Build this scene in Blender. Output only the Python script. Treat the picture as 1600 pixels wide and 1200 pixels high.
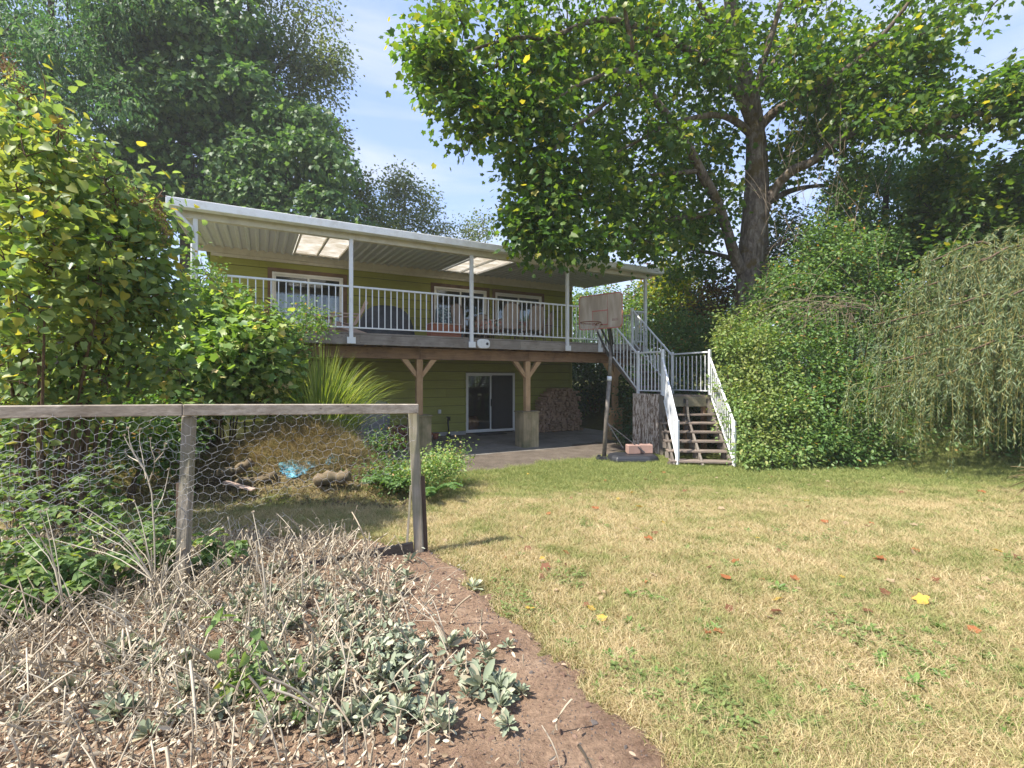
import bpy, math, random
import numpy as np
from mathutils import Vector, Matrix

for o in list(bpy.data.objects):
    bpy.data.objects.remove(o)
rng = np.random.default_rng(7)
random.seed(7)
SC = bpy.context.scene
COL = SC.collection
PI = math.pi
R = math.radians

# ------------------------------------------------------------------ camera
F, CX, HY, CZ = 740.0, 800.0, 592.0, 1.6
cam_d = bpy.data.cameras.new('camera')
cam = bpy.data.objects.new('camera', cam_d)
COL.objects.link(cam)
cam.location = (0, 0, CZ)
cam.rotation_euler = (PI / 2, 0, 0)
cam_d.sensor_width = 36.0
cam_d.lens = 36.0 * F / 1600.0
cam_d.shift_y = -8.0 / 1600.0
cam_d.clip_start = 0.05
cam_d.clip_end = 3000
SC.camera = cam

# ------------------------------------------------------------------ light
SUN_EL, SUN_AZ = R(54), R(-120)
world = bpy.data.worlds.new('World')
SC.world = world
world.use_nodes = True
wn = world.node_tree
wn.nodes.clear()
w_out = wn.nodes.new('ShaderNodeOutputWorld')
w_bg = wn.nodes.new('ShaderNodeBackground')
w_sky = wn.nodes.new('ShaderNodeTexSky')
w_sky.sky_type = 'NISHITA'
w_sky.sun_disc = False
w_sky.sun_elevation = SUN_EL
w_sky.sun_rotation = SUN_AZ
w_sky.air_density = 1.0
w_sky.dust_density = 0.15
w_sky.ozone_density = 2.0
w_bg.inputs['Strength'].default_value = 0.15
w_tc = wn.nodes.new('ShaderNodeTexCoord')
w_map = wn.nodes.new('ShaderNodeMapping')
w_map.inputs['Scale'].default_value = (1.2, 1.2, 7.0)
w_map.inputs['Rotation'].default_value = (R(8), R(-6), R(30))
w_n = wn.nodes.new('ShaderNodeTexNoise')
w_n.inputs['Scale'].default_value = 1.6
w_n.inputs['Detail'].default_value = 7
w_n.inputs['Roughness'].default_value = 0.55
w_n.inputs['Distortion'].default_value = 0.6
w_r = wn.nodes.new('ShaderNodeValToRGB')
w_r.color_ramp.elements[0].position = 0.42
w_r.color_ramp.elements[0].color = (0, 0, 0, 1)
w_r.color_ramp.elements[1].position = 0.72
w_r.color_ramp.elements[1].color = (0.75, 0.75, 0.75, 1)
w_mix = wn.nodes.new('ShaderNodeMix')
w_mix.data_type = 'RGBA'
w_mix.inputs[7].default_value = (1.95, 2.05, 2.25, 1)
wn.links.new(w_tc.outputs['Generated'], w_map.inputs['Vector'])
wn.links.new(w_map.outputs[0], w_n.inputs['Vector'])
wn.links.new(w_n.outputs['Fac'], w_r.inputs[0])
wn.links.new(w_r.outputs[0], w_mix.inputs[0])
w_veil = wn.nodes.new('ShaderNodeMix')   # thin high haze over the whole sky
w_veil.data_type = 'RGBA'
w_veil.inputs[0].default_value = 0.75
w_veil.inputs[7].default_value = (0.92, 1.20, 2.05, 1)
wn.links.new(w_sky.outputs[0], w_veil.inputs[6])
wn.links.new(w_veil.outputs[2], w_mix.inputs[6])
wn.links.new(w_mix.outputs[2], w_bg.inputs['Color'])
wn.links.new(w_bg.outputs[0], w_out.inputs['Surface'])

sun_d = bpy.data.lights.new('sun', 'SUN')
sun = bpy.data.objects.new('sun', sun_d)
COL.objects.link(sun)
sun_d.energy = 3.35
sun_d.angle = R(0.9)
sun_d.color = (1.0, 0.94, 0.84)
sdir = Vector((math.sin(SUN_AZ) * math.cos(SUN_EL), math.cos(SUN_AZ) * math.cos(SUN_EL), math.sin(SUN_EL)))
sun.rotation_euler = sdir.to_track_quat('Z', 'Y').to_euler()
sun.location = sdir * 60

SC.view_settings.view_transform = 'Standard'
SC.view_settings.look = 'None'
SC.view_settings.gamma = 1.0
SC.view_settings.use_curve_mapping = False
SC.view_settings.exposure = 1.73
SC.cycles.max_bounces = 10
SC.cycles.diffuse_bounces = 6
SC.cycles.transparent_max_bounces = 12
SC.cycles.use_denoising = True
SC.cycles.volume_bounces = 1

# ------------------------------------------------------------------ frames
TH = R(27.9)
CT, ST = math.cos(TH), math.sin(TH)


def H(u, v, z=0.0):
    return Vector((u * CT - v * ST, u * ST + v * CT, z))


def Hi(X, Y):
    return (X * CT + Y * ST, -X * ST + Y * CT)


def P(px, py, Y):
    return Vector(((px - CX) / F * Y, Y, CZ + (HY - py) / F * Y))


def sm(x):
    x = np.clip(x, 0, 1)
    return x * x * (3 - 2 * x)


def g(X, Y):
    """height of the ground"""
    X = np.asarray(X, float)
    Y = np.asarray(Y, float)
    u = X * CT + Y * ST
    v = -X * ST + Y * CT
    z = -0.24 * sm((Y - 3.5) / 5.0)
    z = z + 1.9 * sm((0.7 - u) / 3.2) * sm((v - 7.6) / 3.6)
    z = z + 1.5 * sm((u - 11.0) / 2.4) * sm((Y - 9.6) / 3.0)
    z = z + 1.12 * np.exp(-(((X + 3.45) / 1.2) ** 2 + ((Y - 7.75) / 0.66) ** 2))
    z = z + 0.02 * np.sin(X * 1.7 + 1) * np.sin(Y * 1.3) * sm((Y + 1) / 2)
    r = np.hypot(X, Y)
    z = z + 4.0 * sm((r - 40) / 120) * np.where(Y > 0, 1, .3)
    return z


def gz(X, Y):
    return float(g(X, Y))


# ------------------------------------------------------------------ objects
OFF = {}


def thing(name, label, cat, loc, frame='world', group=None):
    o = bpy.data.objects.new(name, None)
    COL.objects.link(o)
    o.empty_display_size = 0.2
    o['label'] = label
    o['category'] = cat
    if group:
        o['group'] = group
    if frame == 'house':
        o.location = H(*loc)
        o.rotation_euler = (0, 0, TH)
    else:
        o.location = loc
    OFF[o.name] = Vector(loc)
    return o


def tag(o, label=None, cat=None, group=None, kind=None):
    if label: o['label'] = label
    if cat: o['category'] = cat
    if group: o['group'] = group
    if kind: o['kind'] = kind
    return o


def link(name, me, mat=None, parent=None, smooth=False):
    if mat is not None:
        for m in (mat if isinstance(mat, (list, tuple)) else [mat]):
            me.materials.append(m)
    o = bpy.data.objects.new(name, me)
    COL.objects.link(o)
    if parent is not None:
        o.parent = parent
        if parent.name in OFF:
            OFF[o.name] = OFF[parent.name]
    if smooth:
        me.shade_smooth()
    return o


def np_mesh(name, verts, loops, totals, mats=None):
    me = bpy.data.meshes.new(name)
    verts = np.asarray(verts, np.float32)
    loops = np.asarray(loops, np.int32)
    totals = np.asarray(totals, np.int32)
    me.vertices.add(len(verts))
    me.vertices.foreach_set('co', verts.ravel())
    me.loops.add(len(loops))
    me.loops.foreach_set('vertex_index', loops)
    me.polygons.add(len(totals))
    starts = np.concatenate([[0], np.cumsum(totals)[:-1]]).astype(np.int32)
    me.polygons.foreach_set('loop_start', starts)
    if mats is not None:
        me.polygons.foreach_set('material_index', np.asarray(mats, np.int32))
    me.update(calc_edges=True)
    return me


class MB:
    """collects shapes into one mesh; coordinates are in the parent's frame (house u,v,z or world)"""

    def __init__(s):
        s.v = []
        s.f = []
        s.m = []

    def add(s, vs, fs, m=0):
        b = len(s.v)
        s.v += [tuple(p) for p in vs]
        s.f += [tuple(i + b for i in f) for f in fs]
        s.m += [m] * len(fs)
        return s

    def box(s, a, b, m=0):
        x0, x1 = sorted((a[0], b[0])); y0, y1 = sorted((a[1], b[1])); z0, z1 = sorted((a[2], b[2]))
        vs = [(x0, y0, z0), (x1, y0, z0), (x1, y1, z0), (x0, y1, z0), (x0, y0, z1), (x1, y0, z1), (x1, y1, z1), (x0, y1, z1)]
        return s.add(vs, [(0, 3, 2, 1), (4, 5, 6, 7), (0, 1, 5, 4), (1, 2, 6, 5), (2, 3, 7, 6), (3, 0, 4, 7)], m)

    def beam(s, p, q, w, h, up=(0, 0, 1), m=0, w2=None, h2=None):
        p, q = Vector(p), Vector(q)
        d = (q - p).normalized()
        up = Vector(up)
        if abs(d.dot(up)) > .98: up = Vector((0, 1, 0))
        sd = d.cross(up).normalized()
        u2 = sd.cross(d).normalized()
        vs = []
        for c, ww, hh in ((p, w, h), (q, w2 or w, h2 or h)):
            for a, b in ((-1, -1), (1, -1), (1, 1), (-1, 1)):
                vs.append(c + sd * (a * ww / 2) + u2 * (b * hh / 2))
        return s.add(vs, [(0, 1, 2, 3), (7, 6, 5, 4), (0, 4, 5, 1), (1, 5, 6, 2), (2, 6, 7, 3), (3, 7, 4, 0)], m)

    def tube(s, pts, rad, n=8, m=0, cap=True):
        pts = [Vector(p) for p in pts]
        if not isinstance(rad, (list, tuple)): rad = [rad] * len(pts)
        vs = []
        ref = None
        for i, p in enumerate(pts):
            d = (pts[min(i + 1, len(pts) - 1)] - pts[max(i - 1, 0)]).normalized()
            if ref is None:
                ref = Vector((1, 0, 0)) if abs(d.x) < .8 else Vector((0, 1, 0))
            a = (ref - d * ref.dot(d)).normalized()
            ref = a
            b = d.cross(a)
            for k in range(n):
                t = 2 * PI * k / n
                vs.append(p + (a * math.cos(t) + b * math.sin(t)) * rad[i])
        fs = []
        for i in range(len(pts) - 1):
            for k in range(n):
                fs.append((i * n + k, i * n + (k + 1) % n, (i + 1) * n + (k + 1) % n, (i + 1) * n + k))
        if cap:
            fs.append(tuple(range(n))[::-1])
            fs.append(tuple((len(pts) - 1) * n + k for k in range(n)))
        return s.add(vs, fs, m)

    def poly(s, outline, a, b, axis=2, m=0):
        """extrude a 2D outline between a and b along axis"""
        n = len(outline)
        vs = []
        for t in (a, b):
            for (x, y) in outline:
                p = [x, y]
                p.insert(axis, t)
                vs.append(p)
        fs = [tuple(range(n))[::-1], tuple(range(n, 2 * n))] + [(i, (i + 1) % n, n + (i + 1) % n, n + i) for i in range(n)]
        return s.add(vs, fs, m)

    def hexa(s, c8, m=0):
        return s.add(c8, [(0, 3, 2, 1), (4, 5, 6, 7), (0, 1, 5, 4), (1, 2, 6, 5), (2, 3, 7, 6), (3, 0, 4, 7)], m)

    def build(s, name, mat, parent=None, smooth=False, bevel=0, top=None):
        """top: (loc) origin of a parentless mesh"""
        if parent is not None and parent.name in OFF:
            off = OFF[parent.name]
        elif top is not None:
            off = Vector(top)
        else:
            off = Vector((0, 0, 0))
        me = bpy.data.meshes.new(name)
        me.from_pydata([(p[0] - off[0], p[1] - off[1], p[2] - off[2]) for p in s.v], [], s.f)
        me.polygons.foreach_set('material_index', s.m)
        me.update()
        o = link(name, me, mat, parent, smooth)
        if parent is None and top is not None:
            o.location = top
            OFF[o.name] = Vector(top)
        if bevel:
            b = o.modifiers.new('bevel', 'BEVEL')
            b.width = bevel
            b.segments = 1
            b.limit_method = 'ANGLE'
        return o


def inst(name, me, parent, loc, rot=(0, 0, 0), scale=None):
    """a piece that shares its mesh; loc in the parent's frame"""
    o = bpy.data.objects.new(name, me)
    COL.objects.link(o)
    o.parent = parent
    off = OFF.get(parent.name, Vector((0, 0, 0))) if parent else Vector((0, 0, 0))
    o.location = Vector(loc) - off
    o.rotation_euler = rot
    if scale is not None: o.scale = scale
    return o


# ------------------------------------------------------------------ materials
def newmat(name):
    m = bpy.data.materials.new(name)
    m.use_nodes = True
    nt = m.node_tree
    return m, nt, nt.nodes['Principled BSDF'], nt.nodes['Material Output']


def N(nt, t, **kw):
    n = nt.nodes.new(t)
    for k, v in kw.items():
        if hasattr(n, k): setattr(n, k, v)
        else: n.inputs[k.replace('_', ' ')].default_value = v
    return n


def coords(nt, scale=(1, 1, 1), which='Object'):
    if which == 'World':
        c = N(nt, 'ShaderNodeNewGeometry').outputs['Position']
    else:
        c = N(nt, 'ShaderNodeTexCoord').outputs[which]
    mp = N(nt, 'ShaderNodeMapping')
    mp.inputs['Scale'].default_value = scale
    nt.links.new(c, mp.inputs['Vector'])
    return mp.outputs[0]


def noise(nt, vec, scale=5, detail=4, rough=.55, dist=0):
    n = N(nt, 'ShaderNodeTexNoise')
    n.inputs['Scale'].default_value = scale
    n.inputs['Detail'].default_value = detail
    n.inputs['Roughness'].default_value = rough
    n.inputs['Distortion'].default_value = dist
    nt.links.new(vec, n.inputs['Vector'])
    return n.outputs['Fac']


def ramp(nt, fac, stops, interp='LINEAR'):
    r = N(nt, 'ShaderNodeValToRGB')
    cr = r.color_ramp
    cr.interpolation = interp
    while len(cr.elements) < len(stops): cr.elements.new(.5)
    for e, (p, c) in zip(cr.elements, stops):
        e.position = p
        e.color = (*c, 1) if len(c) == 3 else c
    if fac is not None: nt.links.new(fac, r.inputs[0])
    return r.outputs[0]


def mixc(nt, fac, a, b, mode='MIX'):
    m = N(nt, 'ShaderNodeMix')
    m.data_type = 'RGBA'
    m.blend_type = mode
    for s, x in ((0, fac), (6, a), (7, b)):
        if isinstance(x, (int, float)): m.inputs[s].default_value = x
        elif isinstance(x, tuple): m.inputs[s].default_value = (*x, 1)
        else: nt.links.new(x, m.inputs[s])
    return m.outputs[2]


def math_(nt, op, a, b=None, clamp=False):
    m = N(nt, 'ShaderNodeMath')
    m.operation = op
    m.use_clamp = clamp
    for s, x in ((0, a), (1, b)):
        if x is None: continue
        if isinstance(x, (int, float)): m.inputs[s].default_value = x
        else: nt.links.new(x, m.inputs[s])
    return m.outputs[0]


def bump(nt, bs, h, strength=.3, dist=.01):
    b = N(nt, 'ShaderNodeBump')
    b.inputs['Strength'].default_value = strength
    b.inputs['Distance'].default_value = dist
    nt.links.new(h, b.inputs['Height'])
    nt.links.new(b.outputs[0], bs.inputs['Normal'])


def g3(v): return (v, v, v)


def wood(name, c1, c2, c3=None, axis=0, rough=.85, grain=60, knots=False, bstr=.5):
    m, nt, bs, _ = newmat(name)
    sc = [grain, grain, grain]
    sc[axis] = grain / 22
    v = coords(nt, tuple(sc))
    oi = N(nt, 'ShaderNodeObjectInfo')
    add = N(nt, 'ShaderNodeVectorMath')
    add.operation = 'ADD'
    nt.links.new(v, add.inputs[0])
    sca = math_(nt, 'MULTIPLY', oi.outputs['Random'], 57.0)
    nt.links.new(sca, add.inputs[1])
    n1 = noise(nt, add.outputs[0], 1, 6, .65, .3)
    c = ramp(nt, n1, [(.3, c1), (.7, c2)])
    n2 = noise(nt, coords(nt, (1, 1, 1)), 2.3, 4)
    c = mixc(nt, ramp(nt, n2, [(.45, g3(0)), (.7, g3(.75))]), c, c3 or tuple(x * .55 for x in c1))
    if knots:
        vo = N(nt, 'ShaderNodeTexVoronoi')
        s3 = [3.0, 3.0, 3.0]
        s3[axis] = 1.3
        nt.links.new(coords(nt, tuple(s3)), vo.inputs['Vector'])
        c = mixc(nt, ramp(nt, vo.outputs['Distance'], [(.06, g3(.8)), (.13, g3(0))]), c, tuple(x * .25 for x in c1))
    hv = math_(nt, 'MULTIPLY_ADD', oi.outputs['Random'], .35)
    nt.nodes[-1].inputs[2].default_value = .82
    cc = mixc(nt, 1.0, c, hv, 'MULTIPLY')
    nt.links.new(cc, bs.inputs['Base Color'])
    bs.inputs['Roughness'].default_value = rough
    bump(nt, bs, n1, bstr, .004)
    return m


def plain(name, c, rough=.6, metal=0, var=.12, vs=6, bs_=.0, spec=.5):
    m, nt, bs, _ = newmat(name)
    n = noise(nt, coords(nt), vs, 5)
    c2 = mixc(nt, ramp(nt, n, [(.3, g3(0)), (.75, g3(1))]), tuple(x * (1 - var) for x in c), tuple(min(1, x * (1 + var)) for x in c))
    nt.links.new(c2, bs.inputs['Base Color'])
    bs.inputs['Roughness'].default_value = rough
    bs.inputs['Metallic'].default_value = metal
    bs.inputs['Specular IOR Level'].default_value = spec
    if bs_: bump(nt, bs, noise(nt, coords(nt), vs * 6, 5), bs_, .01)
    return m


def foliage(name, stops, trans=.42, rough=.5, tint=(1.5, 1.5, .45), patch=None, spec=.35, pscale=.8):
    """leaf material: colour differs leaf by leaf, light passes through"""
    m, nt, bs, out = newmat(name)
    ge = N(nt, 'ShaderNodeNewGeometry')
    c = ramp(nt, ge.outputs['Random Per Island'], stops)
    if patch:
        f = ramp(nt, noise(nt, coords(nt, which='World'), pscale, 3), [(patch[1], g3(0)), (patch[2], g3(1))])
        f2 = math_(nt, 'MULTIPLY', f, patch[3])
        c = mixc(nt, f2, c, patch[0])
    nt.links.new(c, bs.inputs['Base Color'])
    bs.inputs['Roughness'].default_value = rough
    bs.inputs['Specular IOR Level'].default_value = spec
    tr = N(nt, 'ShaderNodeBsdfTranslucent')
    t = mixc(nt, 1.0, c, tint, 'MULTIPLY')
    nt.links.new(t, tr.inputs['Color'])
    mx = N(nt, 'ShaderNodeMixShader')
    mx.inputs[0].default_value = trans
    nt.links.new(bs.outputs[0], mx.inputs[1])
    nt.links.new(tr.outputs[0], mx.inputs[2])
    nt.links.new(mx.outputs[0], out.inputs['Surface'])
    return m


# ------------------------------------------------------------------ vegetation tools
def half(pts):
    """closed leaf shape from its right-hand outline (first and last point on the midrib)"""
    k = len(pts)
    V = list(pts) + [(-x, y, z) for (x, y, z) in pts[1:-1]]
    right = list(range(k))
    left = [0] + [k - 1] + [k + i for i in range(k - 3, -1, -1)]
    return np.array(V, float), [right, left]


SH_DIAM = half([(0, 0, 0), (.33, .45, .07), (0, 1, -.06)])
SH_OVAL = half([(0, 0, 0), (.24, .22, .06), (.27, .6, .06), (0, 1, -.1)])
SH_HEART = half([(0, .02, 0), (.3, -.06, .05), (.43, .22, .09), (.3, .6, .06), (0, 1, -.14)])
SH_MAPLE = half([(0, 0, 0), (.30, -.12, .03), (.46, .12, .05), (.42, .3, .04), (.56, .52, .0), (.25, .6, .04), (0, 1, -.1)])
SH_LANCE = half([(0, 0, 0), (.085, .4, .03), (0, 1, -.12)])
SH_FERN = half([(0, 0, 0), (.2, .15, .02), (.14, .6, 0), (0, 1, -.15)])


def nrmz(a):
    return a / np.maximum(np.linalg.norm(a, axis=-1, keepdims=True), 1e-9)


def leaf_arrays(pos, tip, nrm, size, shape):
    V, Fc = shape
    t = nrmz(tip)
    n = nrmz(nrm - t * (nrm * t).sum(1, keepdims=True))
    s = np.cross(t, n)
    size = np.broadcast_to(np.asarray(size, float), (len(pos),))[:, None, None]
    vv = pos[:, None, :] + size * (s[:, None, :] * V[None, :, 0:1] + t[:, None, :] * V[None, :, 1:2] + n[:, None, :] * V[None, :, 2:3])
    k = len(V)
    lp = np.concatenate([np.array(f) for f in Fc])
    loops = (lp[None, :] + (np.arange(len(pos)) * k)[:, None]).ravel()
    tot = np.tile([len(f) for f in Fc], len(pos))
    return vv.reshape(-1, 3), loops, tot


def tube_arrays(paths, radii, n=3):
    """paths (M,K,3), radii (M,K)"""
    M, K, _ = paths.shape
    d = np.empty_like(paths)
    d[:, 1:-1] = paths[:, 2:] - paths[:, :-2]
    d[:, 0] = paths[:, 1] - paths[:, 0]
    d[:, -1] = paths[:, -1] - paths[:, -2]
    d = nrmz(d)
    ref = np.where(np.abs(d[..., 2:3]) > .9, np.array([1., 0, 0]), np.array([0, 0, 1.]))
    a = nrmz(np.cross(d, ref))
    b = np.cross(d, a)
    th = np.arange(n) * 2 * PI / n
    vv = paths[:, :, None, :] + radii[:, :, None, None] * (a[:, :, None, :] * np.cos(th)[None, None, :, None] + b[:, :, None, :] * np.sin(th)[None, None, :, None])
    i = np.arange(K - 1)[:, None]
    k = np.arange(n)[None, :]
    q = np.stack([i * n + k, i * n + (k + 1) % n, (i + 1) * n + (k + 1) % n, (i + 1) * n + k], -1).reshape(-1)
    loops = (q[None, :] + (np.arange(M) * K * n)[:, None]).ravel()
    tot = np.full(M * (K - 1) * n, 4)
    return vv.reshape(-1, 3), loops, tot


def combine(parts):
    """[(verts, loops, totals, material index)] -> arrays for np_mesh"""
    vs, ls, ts, ms = [], [], [], []
    b = 0
    for (v, l, t, m) in parts:
        vs.append(v); ls.append(l + b); ts.append(t); ms.append(np.full(len(t), m))
        b += len(v)
    return np.concatenate(vs), np.concatenate(ls), np.concatenate(ts), np.concatenate(ms)


def arr_obj(name, parts, mats, parent=None, top=None, smooth=False):
    parts = [p if len(p) == 4 else (*p, 0) for p in parts]
    v, l, t, m = combine(parts)
    if parent is not None and parent.name in OFF: v = v - np.array(OFF[parent.name])
    elif top is not None: v = v - np.array(top)
    me = np_mesh(name, v, l, t, m)
    o = link(name, me, mats, parent, smooth)
    if parent is None and top is not None: o.location = top
    if name in ('twigs', 'limbs', 'stems', 'net', 'canes', 'leaf_stalks', 'hanging_vines', 'bare_twigs', 'stalks', 'strands'): o['kind'] = 'stuff'
    return o


def rnd_dir(n):
    return nrmz(rng.normal(size=(n, 3)))


def curve_pts(pts, k):
    """resample a polyline to k points, Catmull-Rom smoothed"""
    p = np.array([list(q) for q in pts], float)
    if len(p) == 2:
        t = np.linspace(0, 1, k)[:, None]
        return p[0] * (1 - t) + p[1] * t
    pe = np.vstack([2 * p[0] - p[1], p, 2 * p[-1] - p[-2]])
    out = []
    for s in np.linspace(0, len(p) - 1 - 1e-6, k):
        i = int(s); t = s - i
        a, b, c, d = pe[i], pe[i + 1], pe[i + 2], pe[i + 3]
        out.append(.5 * (2 * b + (c - a) * t + (2 * a - 5 * b + 4 * c - d) * t * t + (3 * b - a - 3 * c + d) * t ** 3))
    return np.array(out)


def grow(limbs, centers, r0=.03, r1=.006, K=6, sag=.12, jit=.06, seed_nodes=None):
    """join every leaf cluster to the nearest wood; returns twig paths and radii"""
    nodes = [l for l in limbs]
    nd = np.vstack(nodes) if seed_nodes is None else seed_nodes
    nd = list(nd)
    cen = np.asarray(centers)
    base = np.vstack(limbs)
    dist = np.array([np.min(((base - c) ** 2).sum(1)) for c in cen])
    order = np.argsort(dist)
    cap = len(nd) + len(cen) * 3
    A = np.zeros((cap, 3)); A[:len(nd)] = nd
    W = np.zeros(cap); 
    cnt = len(nd)
    paths = np.zeros((len(cen), K, 3)); rad = np.zeros((len(cen), K))
    ts = np.linspace(0, 1, K)
    for j in order:
        c = cen[j]
        d = np.sqrt(((A[:cnt] - c) ** 2).sum(1)) + W[:cnt]
        i = int(np.argmin(d))
        a = A[i]
        L = np.linalg.norm(c - a)
        mid = (a + c) / 2 + rng.normal(size=3) * jit * (L + .2) + np.array([0, 0, sag * L])
        pp = ((1 - ts) ** 2)[:, None] * a + (2 * ts * (1 - ts))[:, None] * mid + (ts ** 2)[:, None] * c
        paths[j] = pp
        rr = min(r0, .012 * L + r1 * 1.6)
        rad[j] = rr * (1 - ts) + r1 * ts
        for q, w in ((pp[K // 2], .0), (pp[K * 3 // 4], .05), (c, .1)):
            A[cnt] = q; W[cnt] = w; cnt += 1
    return paths, rad


def cluster_leaves(centers, n, sig, size, shape, droop=.35, outward=None, up=.9, szvar=.3):
    """n leaves round every centre; returns arrays"""
    c = np.repeat(np.asarray(centers), n, 0)
    off = np.clip(rng.normal(size=c.shape), -2.1, 2.1) * np.asarray(sig)
    pos = c + off
    tip = nrmz(off * np.array([1, 1, .5])) + rng.normal(size=c.shape) * .45
    if outward is not None:
        tip = tip + nrmz(pos - np.asarray(outward)) * .5
    tip[:, 2] -= droop
    nr = rng.normal(size=c.shape) * .55 + np.array([0, 0, up])
    sz = size * (1 + rng.uniform(-szvar, szvar, len(c)))
    return leaf_arrays(pos, tip, nr, sz, shape)


def lobe_leaves(lobes, dens, size, shape, up=.35, droop=.5, inner=.25, szvar=.3, zsq=1.0, lump=.16):
    """leaves spread over the skins of overlapping lobes [(centre, (rx, ry, rz))]"""
    ps, ns = [], []
    for (c, r) in lobes:
        r = np.array(r)
        area = 4 * PI * (r[0] * r[1] * r[2]) ** (2 / 3)
        n = max(8, int(area * dens))
        d = rnd_dir(n)
        k1, k2, k3 = rnd_dir(3) * 5
        lum = 1 + lump * (np.sin(d @ k1 * 1.3 + c[0]) + np.sin(d @ k2 * 1.7 + c[2]))
        rad = lum * (1 - inner * rng.random(n) ** 2)
        ps.append(np.array(c) + d * r * rad[:, None])
        ns.append(nrmz(d / r))
    pos = np.vstack(ps); nrm = np.vstack(ns)
    nr = nrm + rng.normal(size=pos.shape) * .4 + np.array([0, 0, up])
    tip = nrm * .6 + rng.normal(size=pos.shape) * .5
    tip[:, 2] -= droop
    sz = size * (1 + rng.uniform(-szvar, szvar, len(pos)))
    return leaf_arrays(pos, tip, nr, sz, shape)


def limb_arrays(limbs, n=8):
    """limbs: [(pts, r0, r1, k)]"""
    out, nodes = [], []
    for (pts, r0, r1, k) in limbs:
        p = curve_pts(pts, k)
        t = np.linspace(0, 1, k)
        r = r0 * (1 - t) + r1 * t
        r = r * (1 + .07 * np.sin(t * 23 + len(out)))
        out.append(tube_arrays(p[None], r[None], n))
        nodes.append(p)
    return out, nodes


def scatter(name, pts, rot, scl, sources, label=None, idx=None, kind='stuff'):
    """instances of small source meshes on points (only for what nobody could count)"""
    col = bpy.data.collections.new(name + '_sources')
    for i, me in enumerate(sources):
        o = bpy.data.objects.new('%s_source_%02d' % (name, i), me)
        col.objects.link(o)
    n = len(pts)
    me = bpy.data.meshes.new(name)
    me.vertices.add(n)
    me.vertices.foreach_set('co', np.asarray(pts, np.float32).ravel())
    a = me.attributes.new('rot', 'FLOAT_VECTOR', 'POINT'); a.data.foreach_set('vector', np.asarray(rot, np.float32).ravel())
    a = me.attributes.new('scl', 'FLOAT', 'POINT'); a.data.foreach_set('value', np.asarray(scl, np.float32))
    if idx is None: idx = rng.integers(0, len(sources), n)
    a = me.attributes.new('idx', 'INT', 'POINT'); a.data.foreach_set('value', np.asarray(idx, np.int32))
    me.update()
    o = bpy.data.objects.new(name, me)
    COL.objects.link(o)
    o['kind'] = kind
    if label: o['label'] = label
    ng = bpy.data.node_groups.new(name, 'GeometryNodeTree')
    ng.interface.new_socket('Geometry', in_out='INPUT', socket_type='NodeSocketGeometry')
    ng.interface.new_socket('Geometry', in_out='OUTPUT', socket_type='NodeSocketGeometry')
    gi = ng.nodes.new('NodeGroupInput'); go = ng.nodes.new('NodeGroupOutput')
    ci = ng.nodes.new('GeometryNodeCollectionInfo')
    ci.inputs['Collection'].default_value = col
    ci.inputs['Separate Children'].default_value = True
    ci.inputs['Reset Children'].default_value = True
    ip = ng.nodes.new('GeometryNodeInstanceOnPoints')
    ip.inputs['Pick Instance'].default_value = True

    def attr(nm, ty):
        x = ng.nodes.new('GeometryNodeInputNamedAttribute')
        x.data_type = ty
        x.inputs['Name'].default_value = nm
        return x.outputs['Attribute']
    ng.links.new(gi.outputs[0], ip.inputs['Points'])
    ng.links.new(ci.outputs[0], ip.inputs['Instance'])
    ng.links.new(attr('idx', 'INT'), ip.inputs['Instance Index'])
    ng.links.new(attr('rot', 'FLOAT_VECTOR'), ip.inputs['Rotation'])
    ng.links.new(attr('scl', 'FLOAT'), ip.inputs['Scale'])
    ng.links.new(ip.outputs[0], go.inputs[0])
    md = o.modifiers.new('scatter', 'NODES')
    md.node_group = ng
    return o
# ================================================================== materials in use
def mat_ground():
    m, nt, bs, _ = newmat('lawn_ground')
    w = coords(nt, which='World')
    n1 = noise(nt, w, 1.1, 5)
    n2 = noise(nt, w, 14, 6, .7)
    n3 = noise(nt, w, 90, 4, .7)
    a = ramp(nt, n2, [(.3, (.15, .115, .055)), (.6, (.24, .19, .095)), (.8, (.30, .25, .13))])
    b = ramp(nt, n2, [(.3, (.07, .085, .025)), (.7, (.14, .15, .05))])
    c = mixc(nt, ramp(nt, n1, [(.42, g3(0)), (.62, g3(1))]), a, b)
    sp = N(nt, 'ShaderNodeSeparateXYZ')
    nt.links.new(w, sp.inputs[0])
    far = math_(nt, 'MULTIPLY_ADD', sp.outputs[1], .4)  # greener towards the house, with the shade there put into the colour
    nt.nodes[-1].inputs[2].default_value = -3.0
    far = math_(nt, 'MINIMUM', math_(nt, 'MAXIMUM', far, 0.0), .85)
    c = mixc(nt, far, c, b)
    c = mixc(nt, 1.0, c, ramp(nt, n3, [(.3, g3(.6)), (.7, g3(1.25))]), 'MULTIPLY')
    nt.links.new(c, bs.inputs['Base Color'])
    bs.inputs['Roughness'].default_value = .95
    bs.inputs['Specular IOR Level'].default_value = .1
    bump(nt, bs, n3, .8, .02)
    return m


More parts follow.
